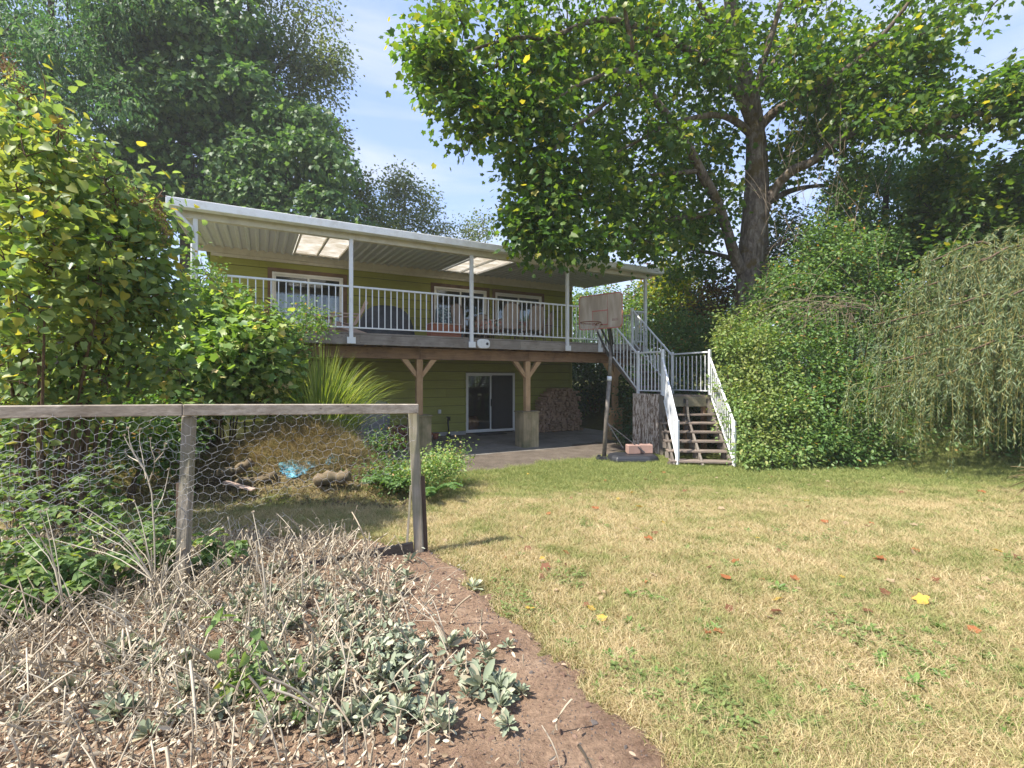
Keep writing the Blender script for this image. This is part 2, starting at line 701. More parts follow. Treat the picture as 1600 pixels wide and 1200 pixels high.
def mat_soil(name, ca, cb, cc, peb=.6):
    m, nt, bs, _ = newmat(name)
    w = coords(nt, which='World')
    n1 = noise(nt, w, 3, 6, .65)
    n2 = noise(nt, w, 38, 8, .75)
    n3 = noise(nt, w, 160, 5, .7)
    c = ramp(nt, n1, [(.3, ca), (.55, cb), (.75, cc)])
    c = mixc(nt, 1.0, c, ramp(nt, n2, [(.3, g3(.5)), (.7, g3(1.35))]), 'MULTIPLY')
    vo = N(nt, 'ShaderNodeTexVoronoi')
    vo.inputs['Scale'].default_value = 60
    nt.links.new(w, vo.inputs['Vector'])
    c = mixc(nt, ramp(nt, vo.outputs['Distance'], [(.1, g3(peb)), (.22, g3(0))]), c, (.34, .27, .2))
    nt.links.new(c, bs.inputs['Base Color'])
    bs.inputs['Roughness'].default_value = .95
    bs.inputs['Specular IOR Level'].default_value = .15
    h = math_(nt, 'ADD', n2, math_(nt, 'MULTIPLY', n3, .5))
    bump(nt, bs, h, .9, .03)
    return m


M_GROUND = mat_ground()
M_SOIL = mat_soil('garden_soil', (.20, .125, .085), (.33, .222, .15), (.45, .325, .235), .4)
M_PATH = mat_soil('dirt_path', (.10, .082, .066), (.155, .128, .104), (.21, .175, .145), .35)


def mat_concrete():
    m, nt, bs, _ = newmat('patio_concrete')
    w = coords(nt, which='World')
    c = ramp(nt, noise(nt, w, 1.2, 6, .65), [(.3, (.15, .13, .11)), (.5, (.24, .215, .185)), (.75, (.33, .30, .265))])
    c = mixc(nt, ramp(nt, noise(nt, w, 4, 6, .7), [(.55, g3(0)), (.75, g3(.6))]), c, (.055, .06, .03))
    c = mixc(nt, 1.0, c, ramp(nt, noise(nt, w, 60, 4), [(.3, g3(.75)), (.7, g3(1.15))]), 'MULTIPLY')
    nt.links.new(c, bs.inputs['Base Color'])
    bs.inputs['Roughness'].default_value = .85
    bump(nt, bs, noise(nt, w, 50, 6), .4, .01)
    return m


M_CONC = mat_concrete()


def mat_siding():
    m, nt, bs, _ = newmat('olive_siding_paint')
    v = coords(nt, (2, 30, 30))
    n1 = noise(nt, v, 1, 6, .6)
    n2 = noise(nt, coords(nt), 1.5, 5, .6)
    oi = N(nt, 'ShaderNodeObjectInfo')
    c = ramp(nt, n1, [(.25, (.265, .27, .042)), (.75, (.345, .35, .072))])
    c = mixc(nt, ramp(nt, n2, [(.5, g3(0)), (.8, g3(.45))]), c, (.19, .19, .06))
    hv = math_(nt, 'MULTIPLY_ADD', oi.outputs['Random'], .16)
    nt.nodes[-1].inputs[2].default_value = .9
    c = mixc(nt, 1.0, c, hv, 'MULTIPLY')
    nt.links.new(c, bs.inputs['Base Color'])
    bs.inputs['Roughness'].default_value = .6
    bump(nt, bs, n1, .25, .004)
    return m


M_SID = mat_siding()
M_SHEATH = plain('sheathing', (.05, .048, .02), .8)  # dark, so gaps between the siding boards read as shadow lines


def mat_white(name='white_powder_coat', c=(.74, .75, .77), dirt=.35, dc=(.42, .40, .36), rough=.42):
    m, nt, bs, _ = newmat(name)
    v = coords(nt, which='World')
    n = noise(nt, v, 4.5, 7, .7)
    n2 = noise(nt, v, 60, 4, .7)
    cc = mixc(nt, ramp(nt, n, [(.48, g3(0)), (.75, g3(dirt))]), c, dc)
    cc = mixc(nt, ramp(nt, n2, [(.6, g3(0)), (.75, g3(dirt * .8))]), cc, tuple(x * .7 for x in dc))
    nt.links.new(cc, bs.inputs['Base Color'])
    bs.inputs['Roughness'].default_value = rough
    return m


M_WHITE = mat_white()
M_VINYL = mat_white('white_vinyl', (.78, .78, .76), .2)
M_GUTTER = mat_white('white_gutter', (.80, .81, .82), .5, (.45, .42, .36))
M_COVERBEAM = mat_white('cover_beam_paint', (.62, .585, .50), .6, (.36, .31, .24), .6)
M_METALROOF = mat_white('ribbed_roof_metal', (.56, .59, .62), .4, (.42, .40, .37), .45)
M_GREYWOOD = wood('grey_deck_wood', (.20, .17, .145), (.34, .30, .265), (.15, .115, .095), 0, knots=True)
M_GREYWOOD_Y = wood('grey_deck_wood_y', (.17, .145, .125), (.30, .265, .235), (.13, .10, .08), 1)
M_BEAM = wood('brown_beam_wood', (.20, .115, .06), (.34, .21, .12), (.10, .055, .035), 0, knots=True)
M_CEDAR = wood('cedar_post_wood', (.36, .215, .11), (.50, .335, .185), (.26, .145, .075), 2, knots=True)
M_CEDAR_LIT = wood('sunlit_cedar_wood', (.42, .245, .115), (.56, .36, .19), (.30, .16, .08), 2, knots=True)
M_PEDESTAL = wood('mossy_pedestal_wood', (.25, .20, .11), (.42, .335, .215), (.10, .11, .045), 2, .9, 40)
M_TREAD = wood('weathered_tread_wood', (.12, .09, .07), (.24, .195, .165), (.10, .08, .07), 0)
M_STRINGER = wood('dark_stringer_wood', (.10, .085, .07), (.19, .165, .14), (.07, .055, .045), 2)
M_HEADER = wood('header_board_wood', (.20, .175, .115), (.31, .275, .19), (.12, .10, .07), 0)
M_TRIM = wood('brown_window_trim', (.14, .085, .05), (.22, .14, .085), None, 0)
M_FENCE_X = wood('old_fence_rail_wood', (.20, .165, .125), (.40, .35, .29), (.13, .10, .07), 0, .9, 34, knots=True, bstr=1)
M_FENCE_Z = wood('old_fence_post_wood', (.19, .16, .12), (.38, .34, .28), (.13, .14, .06), 2, .9, 34, bstr=1)
M_FENCE_D = wood('dark_fence_wood', (.055, .042, .035), (.13, .105, .085), (.04, .05, .025), 0, .95, 34)
M_RUSTWOOD = wood('brown_stake_wood', (.07, .045, .032), (.15, .10, .07), None, 2)


def mat_peel():
    m, nt, bs, _ = newmat('peeling_paint_wood')
    v = coords(nt, (26, 26, 4.5))
    n1 = noise(nt, v, 1, 7, .8, .8)
    n2 = noise(nt, coords(nt, (70, 70, 8)), 1, 6, .7)
    base = ramp(nt, n2, [(.3, (.09, .055, .035)), (.7, (.22, .145, .10))])
    c = mixc(nt, ramp(nt, n1, [(.49, g3(0)), (.52, g3(1))]), base, (.58, .50, .44))
    nt.links.new(c, bs.inputs['Base Color'])
    bs.inputs['Roughness'].default_value = .9
    bump(nt, bs, n1, .8, .006)
    return m


M_PEEL = mat_peel()


def mat_glass():
    m, nt, bs, out = newmat('window_glass')
    bs.inputs['Base Color'].default_value = (.9, .93, .93, 1)
    gl = N(nt, 'ShaderNodeBsdfGlossy')
    gl.inputs['Roughness'].default_value = .02
    gl.inputs['Color'].default_value = (.9, .95, 1, 1)
    tr = N(nt, 'ShaderNodeBsdfTransparent')
    tr.inputs['Color'].default_value = (.80, .84, .84, 1)
    lw = N(nt, 'ShaderNodeFresnel')
    lw.inputs['IOR'].default_value = 1.75
    mx = N(nt, 'ShaderNodeMixShader')
    nt.links.new(lw.outputs[0], mx.inputs[0])
    nt.links.new(tr.outputs[0], mx.inputs[1])
    nt.links.new(gl.outputs[0], mx.inputs[2])
    nt.links.new(mx.outputs[0], out.inputs['Surface'])
    return m


M_GLASS = mat_glass()


def mat_skylight():
    m, nt, bs, out = newmat('milky_skylight_plastic')
    n = noise(nt, coords(nt), 2.5, 6, .7)
    c = ramp(nt, n, [(.35, (.62, .57, .48)), (.6, (.84, .82, .78))])
    nt.links.new(c, bs.inputs['Base Color'])
    bs.inputs['Roughness'].default_value = .5
    tr = N(nt, 'ShaderNodeBsdfTranslucent')
    nt.links.new(c, tr.inputs['Color'])
    mx = N(nt, 'ShaderNodeMixShader')
    mx.inputs[0].default_value = .68
    nt.links.new(bs.outputs[0], mx.inputs[1])
    nt.links.new(tr.outputs[0], mx.inputs[2])
    nt.links.new(mx.outputs[0], out.inputs['Surface'])
    return m


M_SKYL = mat_skylight()
M_DARKROOM = plain('room_paint', (.22, .20, .17), .8)
M_FLOOR = plain('room_floor', (.12, .09, .065), .7)
M_CURTAIN = plain('pale_curtain', (.66, .70, .78), .9)
M_SCREEN = plain('dark_screen', (.035, .035, .035), .7)
M_BLACK = plain('black_metal', (.03, .03, .032), .5)
M_SHINGLE = plain('roof_shingle', (.10, .095, .09), .9, bs_=.6)
M_FOUND = plain('foundation_concrete', (.42, .41, .39), .9, bs_=.3)

# ================================================================== ground
xs = np.concatenate([-np.geomspace(400, 12, 26), np.arange(-11.8, 14.01, .13), np.geomspace(14.6, 400, 26)])
ys = np.concatenate([-np.geomspace(200, 3, 12), np.arange(-2.8, 20.01, .13), np.geomspace(20.6, 600, 28)])


def grid_mesh(name, xs, ys, zf, mat, kind='structure', label=None, keep=None):
    XX, YY = np.meshgrid(xs, ys)
    ZZ = zf(XX, YY)
    nx, ny = len(xs), len(ys)
    v = np.stack([XX, YY, ZZ], -1).reshape(-1, 3)
    i = np.arange(nx - 1)[None, :] + np.arange(ny - 1)[:, None] * nx
    q = np.stack([i, i + 1, i + nx + 1, i + nx], -1).reshape(-1, 4)
    if keep is not None:
        k = keep(XX, YY).reshape(-1)
        q = q[k[q].any(1)]
    me = np_mesh(name, v, q.ravel(), np.full(len(q), 4))
    o = link(name, me, mat, None, True)
    o['kind'] = kind
    if label: o['label'] = label
    return o


grid_mesh('ground', xs, ys, g, M_GROUND, label='dry yellow lawn and the ground under the bushes')

BY = np.array([-3, 0, 1.2, 2.19, 2.83, 3.5, 4.26, 4.75, 5.2])
BX = np.array([2.6, 1.7, 1.15, .62, .22, -.22, -.72, -1.35, -3.2])


def wob(X, Y, s=1.0):
    return .08 * np.sin(X * 7 * s + Y * 3) + .06 * np.sin(Y * 11 * s - X * 5) + .045 * np.sin(X * 23 + Y * 19) + .03 * np.sin(X * 41 - Y * 37)


def bed_in(X, Y):
    """positive inside the garden bed (metres from the edge)"""
    X = np.asarray(X, float); Y = np.asarray(Y, float)
    a = np.interp(Y, BY, BX) - X
    return np.minimum(np.minimum(a * .8, 5.0 - Y), X + 8) + wob(X, Y)


def fbm(X, Y):
    return (.5 * np.sin(X * 9.1 + 1.3 * np.sin(Y * 7.7)) + .3 * np.sin(Y * 17.3 + 2 * np.sin(X * 13.1)) + .2 * np.sin(X * 37 + Y * 29) + .2 * np.sin(X * 51 - Y * 43))


def soil_z(X, Y):
    b = bed_in(X, Y)
    return g(X, Y) + np.clip(b * .25, -.07, .03) + .008 * fbm(X, Y) * (b > 0)


grid_mesh('garden_soil', np.arange(-8, 2.8, .035), np.arange(-1.5, 5.6, .035), soil_z, M_SOIL, label='bare reddish brown soil of the garden bed', keep=lambda X, Y: bed_in(X, Y) > -.3)


def path_in(X, Y):
    u, v = X * CT + Y * ST, -X * ST + Y * CT
    return np.minimum(np.minimum(u - 2.9, 8.9 - u), np.minimum(v - 8.5 - .1 * (u - 3), 10.9 - v)) + wob(X, Y)


grid_mesh('dirt_path', np.arange(-4, 5, .05), np.arange(7.0, 14.5, .05), lambda X, Y: g(X, Y) + np.clip(path_in(X, Y) * .2, -.07, .012), M_PATH, label='packed grey brown dirt in front of the patio', keep=lambda X, Y: path_in(X, Y) > -.3)

# patio slabs (cast concrete with joints) under the deck
patio = thing('patio', 'stained grey concrete patio slab under the deck', 'patio', (6.8, 12.4, -.24), 'house')
del patio['category']
patio['kind'] = 'structure'
for i, (u0, u1) in enumerate([(2.6, 5.2), (5.2, 7.8), (7.8, 10.6)]):
    for (v0, v1) in [(10.45, 12.4), (12.4, 14.42)]:
        MB().box((u0 + .006, v0 + .006, -.40), (u1 - .006, v1 - .006, -.218)).build('slab', M_CONC, patio, bevel=.01)

# ================================================================== house
house = thing('house', 'olive green two storey house with lap siding behind the raised deck', 'house', (4.5, 14.4, -.24), 'house')
U0, U1, VW = -1.14, 10.1, 14.42
W_UP = [(.26, 2.09, 3.12, 4.51), (4.83, 6.65, 2.64, 4.53), (6.98, 8.80, 3.12, 4.52)]
W_LO = [(5.92, 7.72, -.17, 1.80)]
BL, TP = -.10, 5.02
openings = W_UP + W_LO


def free_rects(u0, u1, z0, z1, ops):
    br = sorted({u0, u1} | {x for o in ops for x in o[:2] if u0 < x < u1})
    out = []
    for a, b in zip(br[:-1], br[1:]):
        mid = (a + b) / 2
        segs = [(z0, z1)]
        for (o0, o1, p0, p1) in ops:
            if o0 < mid < o1:
                ns = []
                for (s, e) in segs:
                    if p1 <= s or p0 >= e: ns.append((s, e)); continue
                    if p0 > s: ns.append((s, p0))
                    if p1 < e: ns.append((p1, e))
                segs = ns
        for s in segs:
            if s[1] - s[0] < .012: continue
            if out and abs(out[-1][1] - a) < 1e-6 and out[-1][2:] == s: out[-1] = (out[-1][0], b, *s)
            else: out.append((a, b, *s))
    return out


def lap(u0, u1, z0, z1):
    """one lap board: thick lower edge standing proud"""
    mb = MB()
    h = z1 - z0
    b = .034
    t = .006
    mb.hexa([(u0, VW - b, z0), (u1, VW - b, z0), (u1, VW, z0), (u0, VW, z0), (u0, VW - t, z1), (u1, VW - t, z1), (u1, VW, z1), (u0, VW, z1)])
    return mb


z = BL
row = 0
while z < TP - .02:
    z1 = min(z + .276, TP)
    for (a, b, s, e) in free_rects(U0, U1, z, z1, openings):
        cuts = [a]
        x = U0 + (.9 + 1.37 * row) % 3.3
        while x < b:
            if x > a + .25 and x < b - .25: cuts.append(x)
            x += 3.3
        cuts.append(b)
        for c0, c1 in zip(cuts[:-1], cuts[1:]):
            lap(c0 + .002, c1 - .002, s + .011, e).build('siding_board', M_SID, house)
    z = z1
    row += 1
mb = MB()
for (a, b, s, e) in free_rects(U0, U1, -.2, TP, openings):
    mb.box((a, VW + .001, s), (b, VW + .14, e))
mb.build('wall', M_SHEATH, house)
MB().box((U0, VW - .012, -.42), (5.92, VW + .12, BL - .002)).build('foundation', M_FOUND, house)
MB().box((7.72, VW - .012, -.42), (U1, VW + .12, BL - .002)).build('foundation', M_FOUND, house)
# side walls, back wall, floors, ceiling
MB().box((U0, VW + .142, -.4), (U0 + .14, 22, TP)).build('wall', M_SID, house)
MB().box((U1 - .14, VW + .142, -.4), (U1, 22, TP)).build('wall', M_SID, house)
MB().box((U0 + .141, 21.86, -.4), (U1 - .141, 22, TP)).build('wall', M_SID, house)
MB().box((U0 + .142, VW + .143, -.4), (U1 - .142, 21.85, -.17)).build('floor', M_FLOOR, house)
MB().box((U0 + .142, VW + .143, 2.3), (U1 - .142, 21.85, 2.6)).build('floor', M_FLOOR, house)
MB().box((U0 + .142, VW + .143, 4.9), (U1 - .142, 21.85, 5.0)).build('ceiling', M_DARKROOM, house)
MB().box((U0 + .143, 17.6, -.168), (U1 - .143, 17.75, 2.298)).build('partition', M_DARKROOM, house)
MB().box((U0 + .143, 18.2, 2.602), (U1 - .143, 18.35, 4.898)).build('partition', M_DARKROOM, house)
for (uu0, uu1) in [(U1 - .005, U1 + .02)]:
    MB().box((uu0 - .09, VW - .042, BL), (uu1, VW - .0345, TP)).build('corner_board', M_SID, house)
MB().box((U0 - .02, VW - .042, BL), (U0 + .09, VW - .0345, TP)).build('corner_board', M_SID, house)
# main roof behind the deck cover
mb = MB()
mb.hexa([(U0 - .5, VW + .02, 5.03), (U1 + .5, VW + .02, 5.03), (U1 + .5, 18.2, 6.05), (U0 - .5, 18.2, 6.05), (U0 - .5, VW + .02, 5.24), (U1 + .5, VW + .02, 5.24), (U1 + .5, 18.2, 6.15), (U0 - .5, 18.2, 6.15)])
mb.hexa([(U0 - .5, 18.2, 6.05), (U1 + .5, 18.2, 6.05), (U1 + .5, 22.6, 5.0), (U0 - .5, 22.6, 5.0), (U0 - .5, 18.2, 6.15), (U1 + .5, 18.2, 6.15), (U1 + .5, 22.6, 5.1), (U0 - .5, 22.6, 5.1)])
mb.build('roof', M_SHINGLE, house)


def slider(u0, u1, z0, z1, door=False, trim=True, name='window'):
    fr = MB()
    d0, d1 = VW - .052, VW + .06
    w = .055
    fr.box((u0, d0, z0), (u0 + w, d1, z1)); fr.box((u1 - w, d0, z0), (u1, d1, z1))
    fr.box((u0 + w, d0, z1 - w), (u1 - w, d1, z1)); fr.box((u0 + w, d0, z0), (u1 - w, d1, z0 + w * .8))
    win = fr.build(name, M_VINYL, house, bevel=.004)
    um = (u0 + u1) / 2
    s = .045
    for k, (a, b, dv) in enumerate([(u0 + w, um + .03, .012), (um - .03, u1 - w, -.028)]):
        sa = MB()
        e0, e1 = VW - .002 + dv, VW + .026 + dv
        zz0, zz1 = z0 + w * .8 + .002, z1 - w - .002
        sa.box((a, e0, zz0), (a + s, e1, zz1)); sa.box((b - s, e0, zz0), (b, e1, zz1))
        sa.box((a + s, e0, zz1 - s), (b - s, e1, zz1)); sa.box((a + s, e0, zz0), (b - s, e1, zz0 + s))
        sa.build('sash', M_VINYL, win)
        gm = MB().box((a + s, (e0 + e1) / 2 - .003, zz0 + s), (b - s, (e0 + e1) / 2 + .003, zz1 - s))
        gm.build('pane', M_GLASS, win)
    if door:
        MB().box((um - .012, VW - .075, z0 + .85), (um + .012, VW - .03, z0 + 1.1)).build('handle', M_BLACK, win, bevel=.004)
    if trim:
        t = .11
        tr = MB()
        tr.box((u0 - t, VW - .046, z0 - .02), (u0 - .002, VW - .035, z1 + t)); tr.box((u1 + .002, VW - .046, z0 - .02), (u1 + t, VW - .035, z1 + t))
        tr.box((u0 - .002, VW - .046, z1 + .002), (u1 + .002, VW - .035, z1 + t))
        tr.build('trim', M_TRIM, win)
    return win


for i, (a, b, s, e) in enumerate(W_UP):
    slider(a, b, s, e, door=(i == 1), name='patio_door' if i == 1 else 'window')
dlow = slider(*W_LO[0], door=True, trim=False, name='patio_door')
# insect screen on the right leaf of the lower door
MB().box((6.86, VW - .041, -.09), (7.64, VW - .038, 1.72)).build('screen', M_SCREEN, dlow)
# curtains and a few room things seen through the glass
M_LAMP = plain('wicker_shade', (.55, .42, .25), .8)
w1 = [o for o in bpy.data.objects if o.name.startswith('window')][0]


def curtain(u0, u1, z0, z1, v, amp=.03, per=.11):
    n = int((u1 - u0) / (per / 6))
    vs, fs = [], []
    for i in range(n + 1):
        x = u0 + (u1 - u0) * i / n
        for zz in (z0, z1):
            vs.append((x, v + amp * math.sin(2 * PI * x / per) + .01 * math.sin(9 * x), zz))
    for i in range(n):
        fs.append((2 * i, 2 * i + 2, 2 * i + 3, 2 * i + 1))
    return MB().add(vs, fs)


curtain(.33, 1.1, 3.15, 3.95, VW + .14).build('curtain', M_CURTAIN, house, True)
curtain(1.22, 1.52, 3.15, 3.95, VW + .15).build('curtain', M_CURTAIN, house, True)
curtain(1.66, 2.0, 3.15, 3.95, VW + .15).build('curtain', M_CURTAIN, house, True)
curtain(8.2, 8.7, 3.15, 4.4, VW + .2).build('curtain', M_DARKROOM, house, True)
t = thing('lamp', 'wicker lamp shade hanging behind the left upstairs window', 'lamp', (.86, 15.0, 4.0), 'house')
mb = MB()
mb.tube([(.86, 15.0, 4.02), (.86, 15.0, 4.1), (.86, 15.0, 4.2)], [.2, .17, .05], 14)
mb.build('shade', M_LAMP, t, True)
MB().tube([(.86, 15.0, 4.2), (.86, 15.0, 4.9)], .008, 6).build('cord', M_BLACK, t)

# ================================================================== deck
deck = thing('deck', 'raised wooden deck with grey fascia and brown beam along the house', 'deck', (4.5, 12.4, -.24), 'house')
DU0, DU1, DV = -1.25, 10.22, 10.68
ZD = 2.61
bm_ = MB().box((DU0, 0, 0), (DU1, .138, .036))
b0 = None
for k in range(26):
    o = MB().box((DU0, DV + .02 + k * .142, ZD - .036), (DU1, DV + .02 + k * .142 + .136, ZD)).build('deck_board', M_GREYWOOD, deck)
for k in range(29):
    u = DU0 + .06 + k * .4
    MB().box((u, DV + .042, 2.335), (u + .04, VW - .04, ZD - .038)).build('joist', M_BEAM, deck)
for (a, b) in [(DU0, 1.9), (1.9, 5.9), (5.9, DU1)]:
    MB().box((a + .002, DV, 2.35), (b - .002, DV + .038, 2.565)).build('fascia_board', M_GREYWOOD, deck, bevel=.003)
MB().box((DU1 - .002, DV + .04, 2.35), (DU1 + .036, VW - .04, 2.56)).build('fascia_board', M_GREYWOOD_Y, deck)
MB().box((DU0 - .04, DV + .04, 2.35), (DU0 - .004, VW - .04, 2.56)).build('fascia_board', M_GREYWOOD_Y, deck)
for (a, b) in [(DU0, 3.35), (3.35, 6.33), (6.33, 9.9)]:
    MB().box((a + .002, 11.03, 2.07), (b - .002, 11.17, 2.332)).build('beam', M_BEAM, deck, bevel=.006)
for k, u in enumerate([.36, 3.35, 6.33, 9.37]):
    w = .075
    MB().box((u - w, 11.03, .72), (u + w, 11.17, 2.068)).build('post', M_CEDAR, deck, bevel=.006)
    for s in (-1, 1):
        mb = MB()
        x0, x1 = u + s * (w + .001), u + s * (w + .36)
        mb.poly([(x0, 1.62), (x0, 1.77), (x1 - s * .15, 2.066), (x1, 2.066)], 11.06, 11.15, axis=1)
        mb.build('brace', M_CEDAR, deck)
    # boxed pedestal of boards
    pw = .235 if k != 3 else .16
    mt = M_PEDESTAL if k != 3 else M_CEDAR_LIT  # end pedestal in lighter cedar, its sunlit look put into the colour
    for s in (-1, 1):
        for f in range(2):
            a0 = u - pw + f * pw
            MB().box((a0 + .002, 11.1 + s * pw, -.3), (a0 + pw - .002, 11.1 + s * (pw - .03), .70)).build('pedestal_board', mt, deck, bevel=.003)
            a0 = 11.1 - pw + .032 + f * (pw - .032)
            MB().box((u + s * pw, a0 + .002, -.3), (u + s * (pw - .03), a0 + pw - .036, .70)).build('pedestal_board', mt, deck, bevel=.003)
    MB().box((u - pw - .025, 11.1 - pw - .025, .702), (u + pw + .025, 11.1 + pw + .025, .735)).build('pedestal_cap', mt, deck, bevel=.004)
# white oval light on the fascia
fl = thing('outdoor_light', 'white oval flood light fixed to the grey deck fascia', 'light', (4.82, DV - .05, 2.47), 'house')
mb = MB()
oval = [(4.84 + .17 * math.copysign(abs(math.cos(t)) ** .6, math.cos(t)), 2.465 + .115 * math.copysign(abs(math.sin(t)) ** .7, math.sin(t))) for t in np.linspace(0, 2 * PI, 28, endpoint=False)]
mb.poly(oval, DV - .06, DV - .002, axis=1)
mb.build('housing', M_WHITE, fl, bevel=.012)
MB().tube([(4.93, DV - .062, 2.465), (4.93, DV - .072, 2.465)], .035, 14).build('lens', M_BLACK, fl)

# ================================================================== patio cover
cover = thing('deck_cover', 'long white aluminium patio cover over the upper deck', 'patio cover', (4.5, 12.4, 2.61), 'house')
RU0, RU1 = -1.5, 10.62
RV0, RV1 = 10.5, 14.38


def zr(v): return 4.76 + (v - RV0) * .062


def ribbed(u0, u1, v0=RV0, v1=RV1):
    per = .2
    prof = []
    u = u0
    while u < u1 - 1e-6:
        for (du, dz) in ((0, 0), (.05, 0), (.075, .04), (.175, .04), (.2, 0)):
            if u + du <= u1 + 1e-6: prof.append((u + du, dz))
            else:
                prof.append((u1, dz))
                break
        u += per
    prof2 = []
    for p in prof:
        if not prof2 or p[0] > prof2[-1][0] + 1e-6: prof2.append(p)
    vs, fs = [], []
    for (x, dz) in prof2:
        for vv in (v0, v1):
            vs.append((x, vv, zr(vv) + dz))
            vs.append((x, vv, zr(vv) + dz + .003))
    for i in range(len(prof2) - 1):
        a, b = 4 * i, 4 * i + 4
        fs += [(a, a + 2, b + 2, b), (a + 1, b + 1, b + 3, a + 3), (a, b, b + 1, a + 1), (a + 2, a + 3, b + 3, b + 2)]
    return MB().add(vs, fs)


SKY = [(.75, 1.95), (4.95, 6.15)]
ranges = [(RU0, -.3), (-.3, .75), (1.95, 3.35), (3.35, 4.95), (6.15, 7.55), (7.55, 9.15), (9.15, RU1)]
for (a, b) in ranges:
    ribbed(a + .002, b - .002).build('roof_panel', M_METALROOF, cover)
for si, (a, b) in enumerate(SKY):
    ribbed(a + .002, b - .002, RV0, 10.86).build('roof_panel', M_METALROOF, cover)
    ribbed(a + .002, b - .002, 14.0, RV1).build('roof_panel', M_METALROOF, cover)
    fr = MB()
    v0, v1 = 10.862, 13.998
    for x in (a + .03, (a + b) / 2, b - .03):
        fr.beam((x, v0, zr(v0) + .0), (x, v1, zr(v1) + .0), .045, .06)
    for vv in (v0 + .02, v1 - .02):
        fr.beam((a, vv, zr(vv) + .012), (b, vv, zr(vv) + .012), .04, .05)
    sk = fr.build('skylight', M_GUTTER if si else M_COVERBEAM, cover)
    m_ = (a + b) / 2
    for (c, d) in ((a + .055, m_ - .024), (m_ + .024, b - .055)):
        MB().hexa([(c, v0 + .045, zr(v0) + .02), (d, v0 + .045, zr(v0) + .02), (d, v1 - .045, zr(v1) + .02), (c, v1 - .045, zr(v1) + .02),
                   (c, v0 + .045, zr(v0) + .024), (d, v0 + .045, zr(v0) + .024), (d, v1 - .045, zr(v1) + .024), (c, v1 - .045, zr(v1) + .024)]).build('pane', M_SKYL, sk)
# beam, gutter, wall ledger, end trims
MB().box((RU0 + .12, 10.62, 4.6), (RU1 - .3, 10.74, 4.752)).build('beam', M_COVERBEAM, cover, bevel=.004)
gp = [(10.36, 4.715), (10.47, 4.70), (10.52, 4.71), (10.52, 4.80), (10.50, 4.80), (10.46, 4.885), (10.36, 4.87)]
mb = MB()
mb.poly(gp, RU0 - .01, RU1 + .01, axis=0)
mb.build('gutter', M_GUTTER, cover, bevel=.006)
MB().box((RU0, 14.33, 4.862), (RU1 - .5, 14.375, 5.06)).build('ledger', M_COVERBEAM, cover)
MB().box((U0, 14.345, 4.78), (U1, VW - .03, 4.856)).build('ledger', M_COVERBEAM, cover)
for x in (RU0 - .006, RU1 + .006):
    MB().beam((x, 10.53, zr(10.53) + .03), (x, 14.4, zr(14.4) + .03), .012, .13).build('end_trim', M_GUTTER, cover)
PU = [-1.09, 1.71, 4.52, 7.33, 10.14]
for i, u in enumerate(PU):
    MB().box((u - .04, 10.602, 2.36), (u + .04, 10.68, 4.598)).build('post', M_WHITE, cover, bevel=.005)
    MB().box((u - .09, 10.59, 2.36), (u + .09, 10.601, 2.50)).build('post_bracket', M_WHITE, cover, bevel=.003)
# downpipe elbow at the left end
MB().tube([(RU0 + .12, 10.45, 4.74), (RU0 + .12, 10.45, 4.66), (-1.14, 10.56, 4.42), (-1.13, 10.56, 4.2), (-1.13, 10.56, 2.4)], .03, 8).build('downpipe', M_WHITE, cover, True)

# ================================================================== railings
PICK = MB().box((-.0095, -.0095, 0), (.0095, .0095, .86)).build('picket_shape', M_WHITE)
PICK_ME = PICK.data
bpy.data.objects.remove(PICK)


def rail_run(parent, p, q, posts=(False, False), h=1.0, low=.1, n=None, post_h=None, pw=.05, pdrop=.0):
    """p, q: deck points (frame coords) under the two ends"""
    p, q = Vector(p), Vector(q)
    d = q - p
    L = math.hypot(d.x, d.y)
    hh = Vector((0, 0, h - .02))
    MB().beam(p + hh, q + hh, .045, .04).build('top_rail', M_WHITE, parent, bevel=.006)
    lo = Vector((0, 0, low))
    MB().beam(p + lo, q + lo, .03, .03).build('bottom_rail', M_WHITE, parent, bevel=.003)
    n = n or int(round(L / .135))
    ang = math.atan2(d.y, d.x)
    for k in range(1, n):
        c = p + d * (k / n)
        inst('picket', PICK_ME, parent, (c.x, c.y, c.z + low + .005), (0, 0, ang))
    for e, has in zip((p, q), posts):
        if has:
            MB().box((e.x - pw / 2 - .005, e.y - pw / 2 - .005, e.z - pdrop), (e.x + pw / 2 + .005, e.y + pw / 2 + .005, e.z + (post_h or h + .02))).build('post', M_WHITE, parent, bevel=.004)


rail = thing('deck_railing', 'white picket railing along the edge of the upper deck', 'railing', (4.5, 10.64, 2.61), 'house')
RVV = 10.645
for a, b in zip(PU[:3], PU[1:4]):
    rail_run(rail, (a + .042, RVV, ZD), (b - .042, RVV, ZD))
SL, SR = 8.43, 9.63
rail_run(rail, (7.37, RVV, ZD), (SL - .03, RVV, ZD), (False, False), n=8)
for u in (SL, SR):
    MB().box((u - .035, 10.61, 2.36), (u + .035, 10.68, 3.68)).build('post', M_WHITE, rail, bevel=.004)
    MB().box((u - .075, 10.598, 2.36), (u + .075, 10.609, 2.48)).build('post_bracket', M_WHITE, rail)
rail_run(rail, (SR + .03, RVV, ZD), (10.10, RVV, ZD), n=4)
rail_run(rail, (10.17, 10.72, ZD), (10.17, 14.3, ZD), (False, False))
rail_run(rail, (-1.2, 10.72, ZD), (-1.2, 14.3, ZD), (False, False))

# ================================================================== stairs
stair = thing('staircase', 'weathered open tread stairs turning at a landing beside the deck', 'staircase', (8.6, 8.6, -.24), 'house')
ZL = 1.21
A = (SL, 9.1); B = (SR, 9.1)


def hi3(X, Y): return Hi(X, Y)


